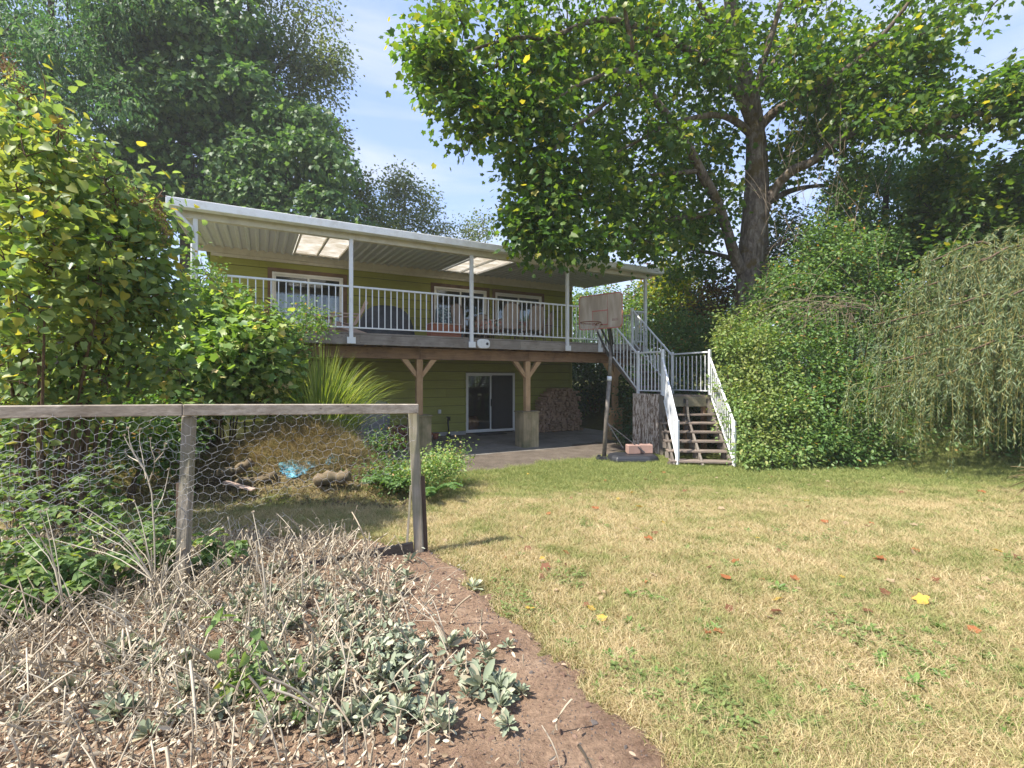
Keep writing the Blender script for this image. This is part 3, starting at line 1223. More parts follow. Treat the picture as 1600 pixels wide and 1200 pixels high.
C = hi3(.4176 * 11.4, 11.4); D = hi3(.3175 * 11.3, 11.3)
# upper flight
nup = 7
for k in range(1, nup):
    f = k / nup
    v = DV - .02 - f * (DV - .02 - 9.12)
    zz = ZD - f * (ZD - ZL)
    MB().box((SL + .05, v - .24, zz - .036), (SR - .05, v + .02, zz)).build('tread', M_TREAD, stair, bevel=.004)
for u in (SL + .25, SR - .25):
    MB().beam((u, DV - .02, ZD - .2), (u, 9.2, ZL - .05), .038, .16).build('stringer', M_STRINGER, stair)


def lerp2(p, q, t): return (p[0] + (q[0] - p[0]) * t, p[1] + (q[1] - p[1]) * t)


for k in range(9):
    a0, a1 = lerp2(A, D, (k + .03) / 9), lerp2(A, D, (k + .97) / 9)
    b0, b1 = lerp2(B, C, (k + .03) / 9), lerp2(B, C, (k + .97) / 9)
    MB().hexa([(*a1, ZL - .036), (*b1, ZL - .036), (*b0, ZL - .036), (*a0, ZL - .036), (*a1, ZL), (*b1, ZL), (*b0, ZL), (*a0, ZL)]).build('landing_board', M_TREAD, stair)
M_HD = M_HEADER
for (p, q) in ((D, C), (A, D), (B, C), (A, B)):
    MB().beam((*p, ZL - .155), (*q, ZL - .155), .04, .235).build('header_board', M_HD if p == D else M_STRINGER, stair, bevel=.003)
dC = Vector((C[0] - D[0], C[1] - D[1], 0)).normalized()
nC = Vector((dC.y, -dC.x, 0))
if (nC.x * ST * -1 + 0) > 99: pass
fwd = nC if nC.y < 0 else -nC
for t_ in (.06, .45, .93):
    c = Vector((*lerp2(D, C, t_), 0)) + fwd * .026
    mb = MB()
    mb.beam((c.x, c.y, ZL - .19), (c.x, c.y, ZL - .08), .035, .012, up=tuple(fwd))
    mb.build('bracket', M_BLACK, stair)
for p in (lerp2(A, B, .05), lerp2(A, B, .95), lerp2(D, C, .93), lerp2(D, C, .06), lerp2(D, C, .55)):
    MB().box((p[0] - .05, p[1] + .03, gz(*H(*p)[:2]) - .1), (p[0] + .05, p[1] + .13, ZL - .04)).build('landing_post', M_STRINGER if p[0] < 9.0 else M_BEAM, stair)
# lower flight: six treads
L1 = Vector((*hi3(3.47, 11.17), .77)); R1 = Vector((*hi3(4.82, 11.17), .77))
L0 = Vector((*hi3(3.34, 9.97), -.12)); R0 = Vector((*hi3(4.62, 9.80), -.12))
for k in range(6):
    f = k / 5
    l, r = L1.lerp(L0, f), R1.lerp(R0, f)
    d = (r - l).normalized()
    n = Vector((d.y, -d.x, 0)); n = n if n.y < 0 else -n
    th = Vector((0, 0, .04))
    bk = -n * .26
    MB().hexa([l - th, r - th, r + bk - th, l + bk - th, l, r, r + bk, l + bk]).build('tread', M_TREAD, stair, bevel=.005)
for t_ in (.05, .5, .95):
    top = Vector((*lerp2(D, C, t_), ZL - .12))
    l, r = L1.lerp(R1, t_), L0.lerp(R0, t_)
    bot = r + Vector((0, 0, -.16))
    MB().beam(top, (l.x, l.y, l.z - .15), .045, .2).build('stringer', M_STRINGER, stair)
    MB().beam((l.x, l.y, l.z - .15), bot + (bot - l) .normalized() * -.02, .045, .18).build('stringer', M_STRINGER, stair)
    for k in range(6):
        p = l.lerp(r, k / 5)
        MB().box((p.x - .02, p.y + .05, p.z - .17), (p.x + .02, p.y + .16, p.z - .041)).build('tread_block', M_STRINGER, stair)
    MB().box((r.x - .03, r.y + .03, gz(*H(r.x, r.y)[:2]) - .08), (r.x + .03, r.y + .12, r.z - .042)).build('stair_foot', M_STRINGER, stair)
# skirt of peeling boards under the landing's left side
s0, s1 = Hi(3.02, 11.85), Hi(3.50, 11.22)
for k in range(3):
    p, q = lerp2(s0, s1, k / 3 + .01), lerp2(s0, s1, (k + 1) / 3 - .01)
    MB().beam((*p, .53), (*q, .53), .03, 1.42).build('skirt_board', M_PEEL, stair, bevel=.004)
pb = Hi(3.56, 11.12)
MB().beam((*s1, .5), (*pb, .5), .05, 1.4).build('skirt_board', M_STRINGER, stair)
MB().beam((*pb, 0.0), (*Hi(4.5, 11.6), 0.0), .03, .3).build('skirt_board', M_HEADER, stair)

srail = thing('stair_railing', 'white picket railing running down both flights of the stairs', 'railing', (8.9, 9.0, 1.21), 'house')
HS = 1.02
rail_run(srail, (SL, DV - .1, ZD - .04), (*A, ZL), (False, True), h=HS, n=11, post_h=1.10)
rail_run(srail, (SR, DV - .1, ZD - .04), (*B, ZL), (False, True), h=HS, n=11, post_h=1.10)
rail_run(srail, (*A, ZL), (*D, ZL), (False, True), h=1.06, n=7, post_h=1.10)
rail_run(srail, (*B, ZL), (*C, ZL), (False, True), h=1.06, n=9, post_h=1.10)
LB = Vector((*hi3(.3493 * 9.98, 9.98), -.21)); RB = Vector((*hi3(.4689 * 9.80, 9.80), -.21))
rail_run(srail, (*D, ZL), LB, (False, True), h=.92, low=.06, n=12, post_h=.94)
rail_run(srail, (*C, ZL), RB, (False, True), h=.92, low=.06, n=12, post_h=.94)
# ================================================================== basketball hoop
hoop = thing('basketball_hoop', 'old portable basketball hoop with yellowed backboard beside the stairs', 'basketball hoop', (2.18, 11.0, gz(2.18, 11)))


def mat_board():
    m, nt, bs, out = newmat('yellowed_dappled_backboard')
    v = coords(nt)
    mp = N(nt, 'ShaderNodeMapping')
    mp.inputs['Rotation'].default_value = (0, R(35), 0)
    mp.inputs['Scale'].default_value = (7, 1, 1.2)
    nt.links.new(v, mp.inputs['Vector'])
    n = noise(nt, mp.outputs[0], 1, 3, .5)
    c = ramp(nt, n, [(.42, (.36, .28, .20)), (.52, (.46, .37, .27)), (.6, (.56, .48, .38))])  # aged plastic tone, with slanting streaks of dappled sunlight painted in
    nt.links.new(c, bs.inputs['Base Color'])
    bs.inputs['Roughness'].default_value = .45
    tr = N(nt, 'ShaderNodeBsdfTranslucent')
    tr.inputs['Color'].default_value = (.6, .5, .4, 1)
    mx = N(nt, 'ShaderNodeMixShader')
    mx.inputs[0].default_value = .25
    nt.links.new(bs.outputs[0], mx.inputs[1]); nt.links.new(tr.outputs[0], mx.inputs[2])
    nt.links.new(mx.outputs[0], out.inputs['Surface'])
    return m


M_BOARD = mat_board()
M_REDLINE = plain('faded_red_line', (.42, .13, .10), .6)
M_POLE = plain('rusty_grey_pole', (.20, .175, .15), .6, .3, .4, 12)
M_NET = plain('frayed_net', (.45, .40, .36), .9)
M_HOOPRIM = plain('rusty_rim', (.20, .085, .05), .6, .4)
M_RUBBER = plain('black_plastic_base', (.022, .024, .03), .45)
M_BLOCK = plain('pinkish_concrete', (.32, .20, .165), .9, bs_=.4)
ph = R(40)
wv = Vector((math.cos(ph), -math.sin(ph), 0))
nv = Vector((-math.sin(ph), -math.cos(ph), 0))
bc = P(938, 487, 10.75)
gzh = gz(2.18, 11)
pt = Vector((2.30, 10.98, 2.42))
mb = MB()
mb.tube([(2.14, 11.02, gzh + .02), (2.2, 11.0, .8), (2.26, 10.99, 1.6)], .05, 12)
mb.build('pole', M_POLE, hoop, True)
MB().tube([(2.26, 10.99, 1.6), pt], .043, 12).build('pole', M_POLE, hoop, True)
MB().tube([(2.257, 10.99, 1.56), (2.262, 10.99, 1.66)], .055, 12).build('collar', M_WHITE, hoop, True)
mb = MB()
for s in (-1, 1):
    for (a, b) in (((pt.x, pt.y, pt.z - .30), bc + wv * .16 * s + Vector((0, 0, -.34))), ((pt.x, pt.y, pt.z - .02), bc + wv * .16 * s + Vector((0, 0, -.1)))):
        b = Vector(b) - nv * .05
        mb.beam(Vector(a) + wv * .05 * s, b, .035, .035)
mb.build('arm', M_BLACK, hoop)


def bp(x, z, d=0.0):
    return bc + wv * x + Vector((0, 0, z)) + nv * d


# backboard with rounded corners
W2, H2, rr = .55, .385, .09
ol = []
for (cx_, cz_, a0) in ((W2 - rr, H2 - rr, 0), (-W2 + rr, H2 - rr, 90), (-W2 + rr, -H2 + rr, 180), (W2 - rr, -H2 + rr, 270)):
    for t in range(0, 91, 18):
        ol.append((cx_ + rr * math.cos(R(a0 + t)), cz_ + rr * math.sin(R(a0 + t))))
mb = MB()
n_ = len(ol)
vs = [bp(x, z, -.015) for (x, z) in ol] + [bp(x, z, .015) for (x, z) in ol]
mb.add(vs, [tuple(range(n_)), tuple(range(2 * n_ - 1, n_ - 1, -1))] + [(i, (i + 1) % n_, n_ + (i + 1) % n_, n_ + i) for i in range(n_)])
board = mb.build('backboard', M_BOARD, hoop)
mb = MB()
for i in range(n_):
    a, b = ol[i], ol[(i + 1) % n_]
    mb.beam(bp(a[0], a[1], .017), bp(b[0], b[1], .017), .014, .022)
mb.build('border', M_REDLINE, board)
mb = MB()
for (a, b) in (((-.19, -.3), (-.19, .02)), ((.19, -.3), (.19, .02)), ((-.2, .02), (.2, .02)), ((-.2, -.3), (.2, -.3))):
    mb.beam(bp(*a, .018), bp(*b, .018), .006, .022)
mb.beam(bp(.19, .02, .018), bp(.19, .37, .018), .004, .01)
mb.build('target_square', M_REDLINE, board)
# worn maker's mark on the lower right of the board: a row of slanting strokes
mb = MB()
for k in range(5):
    mb.beam(bp(.31 + k * .03, -.22, .018), bp(.325 + k * .03, -.175, .018), .004, .012)
mb.beam(bp(.30, -.225, .018), bp(.46, -.225, .018), .004, .008)
mb.build('faded_print', M_BLOCK, board)
rc = bc + nv * .43 + Vector((0, 0, -.29))
mb = MB()
rp = [rc + Vector((math.cos(t) * .225, math.sin(t) * .225, 0)) for t in np.linspace(0, 2 * PI, 29)]
mb.tube(rp, .012, 6, cap=False)
mb.beam(bc + nv * .02 + wv * .06 + Vector((0, 0, -.3)), rc - nv * .2 + wv * .06, .02, .03)
mb.beam(bc + nv * .02 - wv * .06 + Vector((0, 0, -.3)), rc - nv * .2 - wv * .06, .02, .03)
mb.build('rim', M_HOOPRIM, hoop, True)
pth = []
for k in range(12):
    t0 = 2 * PI * k / 12
    for s in (-1, 1):
        q = []
        for j in range(5):
            f = j / 4
            r_ = .225 - .1 * f
            t = t0 + s * f * .5
            q.append(rc + Vector((math.cos(t) * r_, math.sin(t) * r_, -.20 * f * (1 + .25 * math.sin(k * 2.3)))))
        pth.append([list(p) for p in q])
pth = np.array(pth)
arr_obj('net', [tube_arrays(pth, np.full(pth.shape[:2], .004), 3)], M_NET, hoop)
# base tank, wheels, brace rods
mb = MB()
bo = [(-.52, -.20), (-.42, -.33), (.3, -.36), (.52, -.25), (.56, .0), (.5, .26), (.2, .36), (-.35, .33), (-.52, .2)]
cb = Vector((2.72, 10.72, gz(2.7, 10.7)))
n_ = len(bo)
vs = []
for (sc_, zz) in ((1.0, -.03), (1.03, .05), (.98, .12), (.86, .155)):
    vs += [(cb.x + x * sc_, cb.y + y * sc_, cb.z + zz) for (x, y) in bo]
fs = [tuple(range(n_))[::-1], tuple(range(3 * n_, 4 * n_))]
for r_ in range(3):
    fs += [(r_ * n_ + i, r_ * n_ + (i + 1) % n_, (r_ + 1) * n_ + (i + 1) % n_, (r_ + 1) * n_ + i) for i in range(n_)]
mb.add(vs, fs)
mb.build('base', M_RUBBER, hoop, bevel=.02)
mb = MB()
mb.beam((1.93, 10.85, gzh + .03), (2.45, 10.8, gzh + .05), .30, .04)
mb.build('base_plate', M_RUBBER, hoop)
mb = MB()
mb.tube([(2.19, 10.99, .62), (2.52, 10.72, .03)], .014, 6)
mb.tube([(2.20, 10.97, .58), (2.98, 10.62, -.05)], .014, 6)
mb.build('brace_rod', M_BLACK, hoop)
for (x, y) in ((2.02, 10.72), (2.02, 10.98)):
    MB().tube([(x, y - .02, gzh + .05), (x, y + .02, gzh + .05)], .055, 12).build('wheel', M_RUBBER, hoop)
# retaining blocks lying on the base
for i, (x, y, a, lb) in enumerate([(2.74, 10.78, .15, 'left pinkish concrete block resting on the black hoop base'), (3.06, 10.86, -.1, 'right pinkish concrete block resting on the black hoop base')]):
    mb = MB()
    mb.poly([(-.15, -.12), (.15, -.12), (.12, .12), (-.12, .12)], 0, .2)
    o = mb.build('concrete_block', M_BLOCK, bevel=.012)
    o.location = (x, y, cb.z + .158)
    o.rotation_euler = (0, 0, a)
    tag(o, lb, 'block', 'concrete blocks on the hoop base')

# ================================================================== things on the deck
M_COVER = plain('charcoal_grill_cover', (.055, .062, .075), .7, var=.3, vs=9, bs_=.3)
M_TAN = plain('tan_sling_fabric', (.40, .31, .25), .85)
M_BRONZE = plain('brown_metal_frame', (.20, .135, .10), .5, .3)
M_PINKWOOD = plain('faded_pinkish_wood', (.50, .36, .29), .8)
M_FLORAL, _nt, _bs, _o = newmat('floral_cloth')
_v = coords(_nt)
_vo = N(_nt, 'ShaderNodeTexVoronoi'); _vo.inputs['Scale'].default_value = 16
_nt.links.new(_v, _vo.inputs['Vector'])
_nt.links.new(ramp(_nt, _vo.outputs['Color'], [(.3, (.45, .36, .30)), (.5, (.42, .12, .09)), (.65, (.55, .48, .40)), (.8, (.12, .2, .16))]), _bs.inputs['Base Color'])
M_LEAFBLUE, _nt, _bs, _o = newmat('blue_leaf_print_cloth')
_v = coords(_nt)
_vo = N(_nt, 'ShaderNodeTexVoronoi'); _vo.inputs['Scale'].default_value = 13
_nt.links.new(_v, _vo.inputs['Vector'])
_nt.links.new(ramp(_nt, _vo.outputs['Distance'], [(.2, (.30, .42, .44)), (.45, (.10, .17, .22)), (.7, (.04, .06, .09))]), _bs.inputs['Base Color'])
M_TERRA = plain('terracotta', (.33, .12, .065), .8)
ZT = ZD + .001

# covered grill: draped half-round lump with folds
t = thing('covered_grill', 'barbecue under a charcoal cover standing on the upper deck', 'barbecue', (3.02, 13.0, ZD), 'house')
vs, fs = [], []
prof = [(0, .98), (.25, .97), (.45, .90), (.58, .78), (.68, .60), (.74, .4), (.78, .2), (.80, 0.0)]
nn = 40
for (r_, zz) in prof:
    for k in range(nn):
        a = 2 * PI * k / nn
        fold = 1 + .025 * math.sin(a * 11) * (1 - zz)
        vs.append((3.02 + math.cos(a) * r_ * fold, 13.0 + math.sin(a) * r_ * .55 * fold, ZT + zz))
for i in range(len(prof) - 1):
    for k in range(nn):
        fs.append((i * nn + k, (i + 1) * nn + k, (i + 1) * nn + (k + 1) % nn, i * nn + (k + 1) % nn))
MB().add(vs, fs).build('cover', M_COVER, t, True)
MB().box((2.45, 12.8, ZT), (3.6, 13.2, ZT + .5)).build('frame', M_BLACK, t)


def deck_chair(loc, rz, label):
    """high-backed sling patio chair facing +y of its own frame"""
    t = thing('patio_chair', label, 'chair', (0, 0, 0), group='brown sling chairs round the deck table')
    mb = MB()
    pr = [(-.3, .26, .40), (-.1, .2, .38), (.18, -.0, .40), (.24, -.02, .6), (.30, -.02, .95), (.33, -.02, 1.08)]
    o = MB()
    o.add([(x, y, z) for (y, _, z) in [(.26, 0, .42), (0, 0, .38), (-.22, 0, .40)] for x in (-.25, .25)], [(0, 1, 3, 2), (2, 3, 5, 4)])
    o.build('seat', M_TAN, t, True)
    o = MB()
    bk = [(-.22, .40, .25), (-.27, .62, .26), (-.33, .92, .25), (-.36, 1.02, .22), (-.37, 1.08, .12)]
    o.add([(sx * w, y, z) for (y, z, w) in bk for sx in (-1, 1)], [(2 * i, 2 * i + 1, 2 * i + 3, 2 * i + 2) for i in range(4)])
    o.build('backrest', M_TAN, t, True)
    o = MB()
    for sx in (-1, 1):
        o.tube([(sx * .25, -.22, .40), (sx * .26, -.27, .62), (sx * .25, -.33, .92), (sx * .2, -.365, 1.05), (0, -.38, 1.11)], .014, 6)
    o.build('back_frame', M_BRONZE, t, True)
    for sx in (-1, 1):
        MB().tube([(sx * .27, .3, .0), (sx * .27, .27, .45), (sx * .29, .2, .63), (sx * .29, -.2, .64), (sx * .26, -.28, .62)], .014, 6).build('arm', M_BRONZE, t, True)
        MB().tube([(sx * .26, -.3, 0), (sx * .25, -.22, .40)], .014, 6).build('leg', M_BRONZE, t, True)
    t.location = H(*loc)
    t.rotation_euler = (0, 0, TH + rz)
    return t


def copy_tree(o, parent=None):
    c = o.copy()
    COL.objects.link(c)
    c.parent = parent
    for ch in list(o.children): copy_tree(ch, c)
    return c


ch0 = deck_chair((6.15, 11.95, ZT), 0, 'left of the two high backed tan chairs seen from behind on the deck')
for (loc, rz, lb) in [((6.95, 11.95, ZT), .08, 'right of the two high backed tan chairs seen from behind on the deck'),
                      ((7.75, 12.7, ZT), 1.4, 'tan chair at the right end of the deck table, seen side on'),
                      ((5.15, 12.55, ZT), -1.3, 'tan chair at the left end of the deck table, behind the second railing post'),
                      ((6.4, 13.75, ZT), PI, 'tan chair on the house side of the deck table, facing the railing')]:
    c = copy_tree(ch0)
    c.location = H(*loc); c.rotation_euler = (0, 0, TH + rz); c['label'] = lb
t = thing('deck_table', 'table under a red and cream floral cloth on the deck', 'table', (6.45, 12.9, ZD), 'house')
MB().box((5.7, 12.5, ZT + .69), (7.2, 13.3, ZT + .72)).build('tabletop', M_BRONZE, t)
mb = MB()
vs, fs = [], []
pr = []
for k in range(60):
    a = 2 * PI * k / 60
    cx_, cy_ = math.copysign(abs(math.cos(a)) ** .35, math.cos(a)), math.copysign(abs(math.sin(a)) ** .35, math.sin(a))
    pr.append((cx_, cy_, a))
for (s, zz) in ((1.0, .725), (1.02, .72), (1.04, .55), (1.06, .44)):
    for (x, y, a) in pr:
        w = 1 + (.02 * math.sin(a * 13) if zz < .7 else 0)
        vs.append((6.45 + x * .76 * s * w, 12.9 + y * .41 * s * w, ZT + zz))
fs.append(tuple(range(60)))
for i in range(3):
    fs += [(i * 60 + k, (i + 1) * 60 + k, (i + 1) * 60 + (k + 1) % 60, i * 60 + (k + 1) % 60) for k in range(60)]
cl = mb.add(vs, fs).build('tablecloth', M_FLORAL, None, True, top=(0, 0, 0))
cl.rotation_euler = (0, 0, TH)
tag(cl, 'red and cream floral cloth draped over the deck table', 'tablecloth')
for (x, y) in ((5.8, 12.6), (7.1, 12.6), (5.8, 13.2), (7.1, 13.2)):
    MB().box((x - .02, y - .02, ZT), (x + .02, y + .02, ZT + .69)).build('leg', M_BRONZE, t)

# adirondack style chair beside the grill
t = thing('wooden_chair', 'faded pinkish wooden slat chair beside the covered grill', 'chair', (1.75, 12.3, ZD), 'house')
cx0, cy0 = 1.75, 12.25
for k in range(5):
    x = cy0 - .24 + k * .12
    MB().beam((cx0 + .28, x, ZT + .30), (cx0 + .55 + .03, x, ZT + .98 - .05 * abs(k - 2)), .02, .1, up=(0, 1, 0)).build('back_slat', M_PINKWOOD, t, bevel=.01)
for k in range(5):
    MB().box((cx0 - .28 + k * .11, cy0 - .28, ZT + .36 - k * .015), (cx0 - .18 + k * .11, cy0 + .28, ZT + .38 - k * .015)).build('seat_slat', M_PINKWOOD, t)
for s in (-1, 1):
    MB().box((cx0 - .34, cy0 + s * .3 - .06, ZT + .55), (cx0 + .42, cy0 + s * .3 + .06, ZT + .575)).build('armrest', M_PINKWOOD, t)
    MB().box((cx0 - .30, cy0 + s * .3 - .02, ZT), (cx0 - .2, cy0 + s * .3 + .02, ZT + .549)).build('leg', M_PINKWOOD, t)
    MB().beam((cx0 - .25, cy0 + s * .27, ZT + .33), (cx0 + .6, cy0 + s * .27, ZT + .05), .03, .1).build('leg', M_PINKWOOD, t)
# planter box with greens, leaf-print draped thing, small table
t = thing('planter_box', 'reddish wooden planter box on the deck between grill and patio door', 'planter', (4.05, 11.4, ZD), 'house')
for k in range(3):
    MB().box((3.75, 11.38, ZT + .01 + k * .12), (4.55, 11.40, ZT + .12 + k * .12)).build('side_board', M_TERRA, t)
MB().box((3.75, 11.401, ZT), (4.55, 11.75, ZT + .37)).build('box', M_TERRA, t)
MB().box((3.73, 11.35, ZT + .372), (4.57, 11.77, ZT + .395)).build('rim', M_PINKWOOD, t)
n = 260
c = np.array([H(4.15 + .35 * (random.random() - .5) * 2, 11.57 + .12 * (random.random() - .5) * 2, ZT + .4 + random.random() * .25) for _ in range(n)])
M_POTPLANT = foliage('potted_leaves', [(0, (.03, .07, .02)), (1, (.08, .13, .03))])
pp = arr_obj('plants', [cluster_leaves(c, 1, (.02, .02, .02), .07, SH_OVAL)], M_POTPLANT, t)
t = thing('cushion_chair', 'armchair with blue leaf print cushions in front of the patio door', 'chair', (5.0, 13.2, ZD), 'house')
bx, by = 4.92, 13.25
MB().box((bx - .38, by - .3, ZT + .3), (bx + .38, by + .3, ZT + .48)).build('seat', M_LEAFBLUE, t, bevel=.04)
MB().hexa([(bx - .34, by + .2, ZT + .45), (bx + .34, by + .2, ZT + .45), (bx + .34, by + .34, ZT + .45), (bx - .34, by + .34, ZT + .45), (bx - .3, by + .3, ZT + 1.12), (bx + .3, by + .3, ZT + 1.12), (bx + .3, by + .42, ZT + 1.12), (bx - .3, by + .42, ZT + 1.12)]).build('backrest', M_LEAFBLUE, t, bevel=.05)
MB().hexa([(bx - .36, by - .34, ZT + .12), (bx + .36, by - .34, ZT + .12), (bx + .36, by - .31, ZT + .12), (bx - .36, by - .31, ZT + .12), (bx - .3, by - .1, ZT + .95), (bx + .3, by - .1, ZT + .95), (bx + .3, by + .0, ZT + .95), (bx - .3, by + .0, ZT + .95)]).build('throw', M_LEAFBLUE, t, bevel=.03)
for sx in (-1, 1):
    for sy in (-1, 1):
        MB().box((bx + sx * .36 - .02, by + sy * .28 - .02, ZT), (bx + sx * .36 + .02, by + sy * .28 + .02, ZT + .6)).build('leg', M_BRONZE, t)
t = thing('side_table', 'low faded wooden table on the deck left of the tall cover post', 'table', (1.15, 11.6, ZD), 'house')
MB().box((.85, 11.35, ZT + .38), (1.5, 11.8, ZT + .42)).build('tabletop', M_PINKWOOD, t)
for (x, y) in ((.88, 11.38), (1.47, 11.38), (.88, 11.77), (1.47, 11.77)):
    MB().box((x - .02, y - .02, ZT), (x + .02, y + .02, ZT + .38)).build('leg', M_PINKWOOD, t)

# ================================================================== under the deck
# firewood
M_LOG, _nt, _bs, _o = newmat('split_log')
_ge = N(_nt, 'ShaderNodeNewGeometry')
_c = ramp(_nt, _ge.outputs['Random Per Island'], [(0, (.12, .06, .04)), (.35, (.34, .20, .13)), (.7, (.54, .37, .25)), (1, (.72, .56, .42))])
_c = mixc(_nt, 1.0, _c, ramp(_nt, noise(_nt, coords(_nt), 40, 4), [(.3, g3(.65)), (.7, g3(1.1))]), 'MULTIPLY')
_nt.links.new(_c, _bs.inputs['Base Color']); _bs.inputs['Roughness'].default_value = .9
t = thing('woodpile', 'heap of stacked split firewood against the olive wall under the deck', 'woodpile', (9.1, 13.9, -.2), 'house')
LOGS = []
for k in range(7):
    n_ = random.choice([5, 6, 7])
    mb = MB()
    a0 = random.random() * 6
    r_ = [random.uniform(.7, 1.1) for _ in range(n_)] if k % 3 else [1, .25, .9, .8, 1, .7, .8][:n_]
    ol = [(math.cos(a0 + 2 * PI * i / n_) * r_[i], math.sin(a0 + 2 * PI * i / n_) * r_[i]) for i in range(n_)]
    mb.poly(ol, 0, 1, axis=1)
    ob = mb.build('log_shape', M_LOG)
    LOGS.append(ob.data)
    bpy.data.objects.remove(ob)
cands = []
zr_ = 0
zz = -.16
while zz < 1.3:
    u_l = 8.1 + .8 * max(0, (zz + .2) / 1.5) ** 1.9
    u_r = 10.02 - .10 * max(0, (zz + .2) / 1.4)
    uu = u_l
    while uu < u_r:
        cands.append((uu, zz))
        uu += random.uniform(.085, .125)
    zz += .092
cands = [c for c in cands if c[1] < 1.27 - .12 * abs(c[0] - 9.3)]
random.shuffle(cands)
rest = MB()
for i, (uu, zz) in enumerate(cands):
    s = random.uniform(.042, .066)
    v0 = 13.72 + random.uniform(-.09, .09) - .2 * (1.2 - zz) * .4
    if i < 290:
        inst('log', random.choice(LOGS), t, (uu + random.uniform(-.01, .01), v0, zz), (0, random.uniform(0, 6), random.uniform(-.12, .12)), (s, .42, s))
    else:
        rest.tube([(uu, v0, zz), (uu, v0 + .42, zz)], s * .9, 6)
if rest.v:
    tag(rest.build('logs', M_LOG, t), kind='stuff')
# tap riser, pots, grey covered pile, door mat
t = thing('garden_pump', 'small black cast iron garden tap beside the lower patio door', 'garden tap', (5.2, 14.1, -.2), 'house')
mb = MB()
mb.tube([(5.2, 14.1, -.2), (5.2, 14.1, -.16)], .08, 10)
mb.build('foot', M_BLACK, t)
MB().tube([(5.2, 14.1, -.16), (5.21, 14.1, .05), (5.19, 14.1, .2), (5.2, 14.1, .38)], [.03, .022, .028, .035], 8).build('stem', M_BLACK, t, True)
mb = MB(); mb.tube([(5.2, 14.1, .36), (5.2, 13.98, .38), (5.2, 13.95, .30)], .018, 6); mb.tube([(5.13, 14.1, .40), (5.27, 14.1, .40)], .018, 6)
mb.build('spout', M_BLACK, t, True)
t = thing('wall_outlet', 'small white outdoor outlet box on the lower olive wall', 'outlet', (5.0, 14.36, .55), 'house')
MB().box((4.95, 14.34, .5), (5.05, 14.39, .62)).build('cover', M_WHITE, t, bevel=.008)
for i, (u, v, s, lb) in enumerate([(4.35, 13.5, 1, 'left terracotta pot at the foot of the olive wall'), (4.62, 13.62, .8, 'small terracotta pot next to a bigger pot by the olive wall')]):
    t = thing('flower_pot', lb, 'flower pot', (u, v, -.2), 'house', 'terracotta pots by the wall')
    MB().tube([(u, v, -.2), (u, v, -.2 + .2 * s)], [.08 * s, .13 * s], 16).build('pot', M_TERRA, t, True)
    MB().tube([(u, v, -.2 + .17 * s), (u, v, -.2 + .215 * s)], .138 * s, 16).build('rim', M_TERRA, t)
M_GREYTARP = plain('grey_tarp', (.22, .22, .235), .75, bs_=.4)
t = thing('covered_stack', 'stack under a grey sheet behind the fence, below the deck', 'covered stack', (2.6, 12.6, -.2), 'house')
mb = MB()
vs, fs = [], []
for j, (s, zz) in enumerate([(1.0, -.1), (.98, .5), (.95, .9), (.7, 1.0), (.0, 1.03)]):
    for k in range(24):
        a = 2 * PI * k / 24
        cx_, cy_ = math.copysign(abs(math.cos(a)) ** .5, math.cos(a)), math.copysign(abs(math.sin(a)) ** .5, math.sin(a))
        f = 1 + .03 * math.sin(a * 7 + j)
        vs.append((2.55 + .42 * cx_ * s * f, 12.5 + .4 * cy_ * s * f, zz + .03 * math.sin(a * 3 + j)))
for j in range(4):
    fs += [(j * 24 + k, j * 24 + (k + 1) % 24, (j + 1) * 24 + (k + 1) % 24, (j + 1) * 24 + k) for k in range(24)]
mb.add(vs, fs).build('sheet', M_GREYTARP, t, True)
M_BRICK = plain('old_red_block', (.20, .085, .06), .9, var=.4)
t = thing('brick_stack', 'loose stack of dark red bricks between the grey sheet and the post', 'bricks', (3.1, 12.2, -.2), 'house')
BR = MB().box((-.1, -.05, -.033), (.1, .05, .033)).build('brick_shape', M_BRICK, bevel=0); BRM = BR.data; bpy.data.objects.remove(BR)
for r_ in range(9):
    for k in range(4):
        inst('brick', BRM, t, (2.98 + k * .215 - (r_ % 2) * .06, 12.1 + random.uniform(-.02, .02), -.17 + r_ * .069), (0, 0, random.uniform(-.08, .08)))
for r_ in range(8):
    for k in range(3):
        inst('brick', BRM, t, (1.35 + k * .215 - (r_ % 2) * .06, 12.3 + random.uniform(-.02, .02), -.17 + r_ * .069), (0, 0, random.uniform(-.08, .08)))
o = MB().box((6.1, 13.75, -.194), (7.1, 14.25, -.18)).build('door_mat', M_SCREEN)
o.rotation_euler = (0, 0, TH)
tag(o, 'dark flat mat on the patio in front of the lower door', 'door mat')
# orange basket inside the lower door
t = thing('basket', 'round orange brown basket standing inside the lower patio door', 'basket', (6.45, 15.2, -.168), 'house')
MB().tube([(6.45, 15.2, -.168), (6.45, 15.2, .0), (6.45, 15.2, .2), (6.45, 15.2, .3)], [.2, .27, .25, .17], 16).build('body', plain('orange_basket', (.45, .18, .06), .8), t, True)

# ================================================================== garden fence
FP = [(-4.0, 2.95), (-2.43, 3.52), (-.875, 4.30)]
fence = thing('garden_fence', 'weathered wooden frame fence with chicken wire in front of the mound', 'fence', (-2.4, 3.6, 0))


def fz(x): return float(np.interp(x, [-6, -4.0, -2.43, -.875], [1.44, 1.42, 1.405, 1.365]))


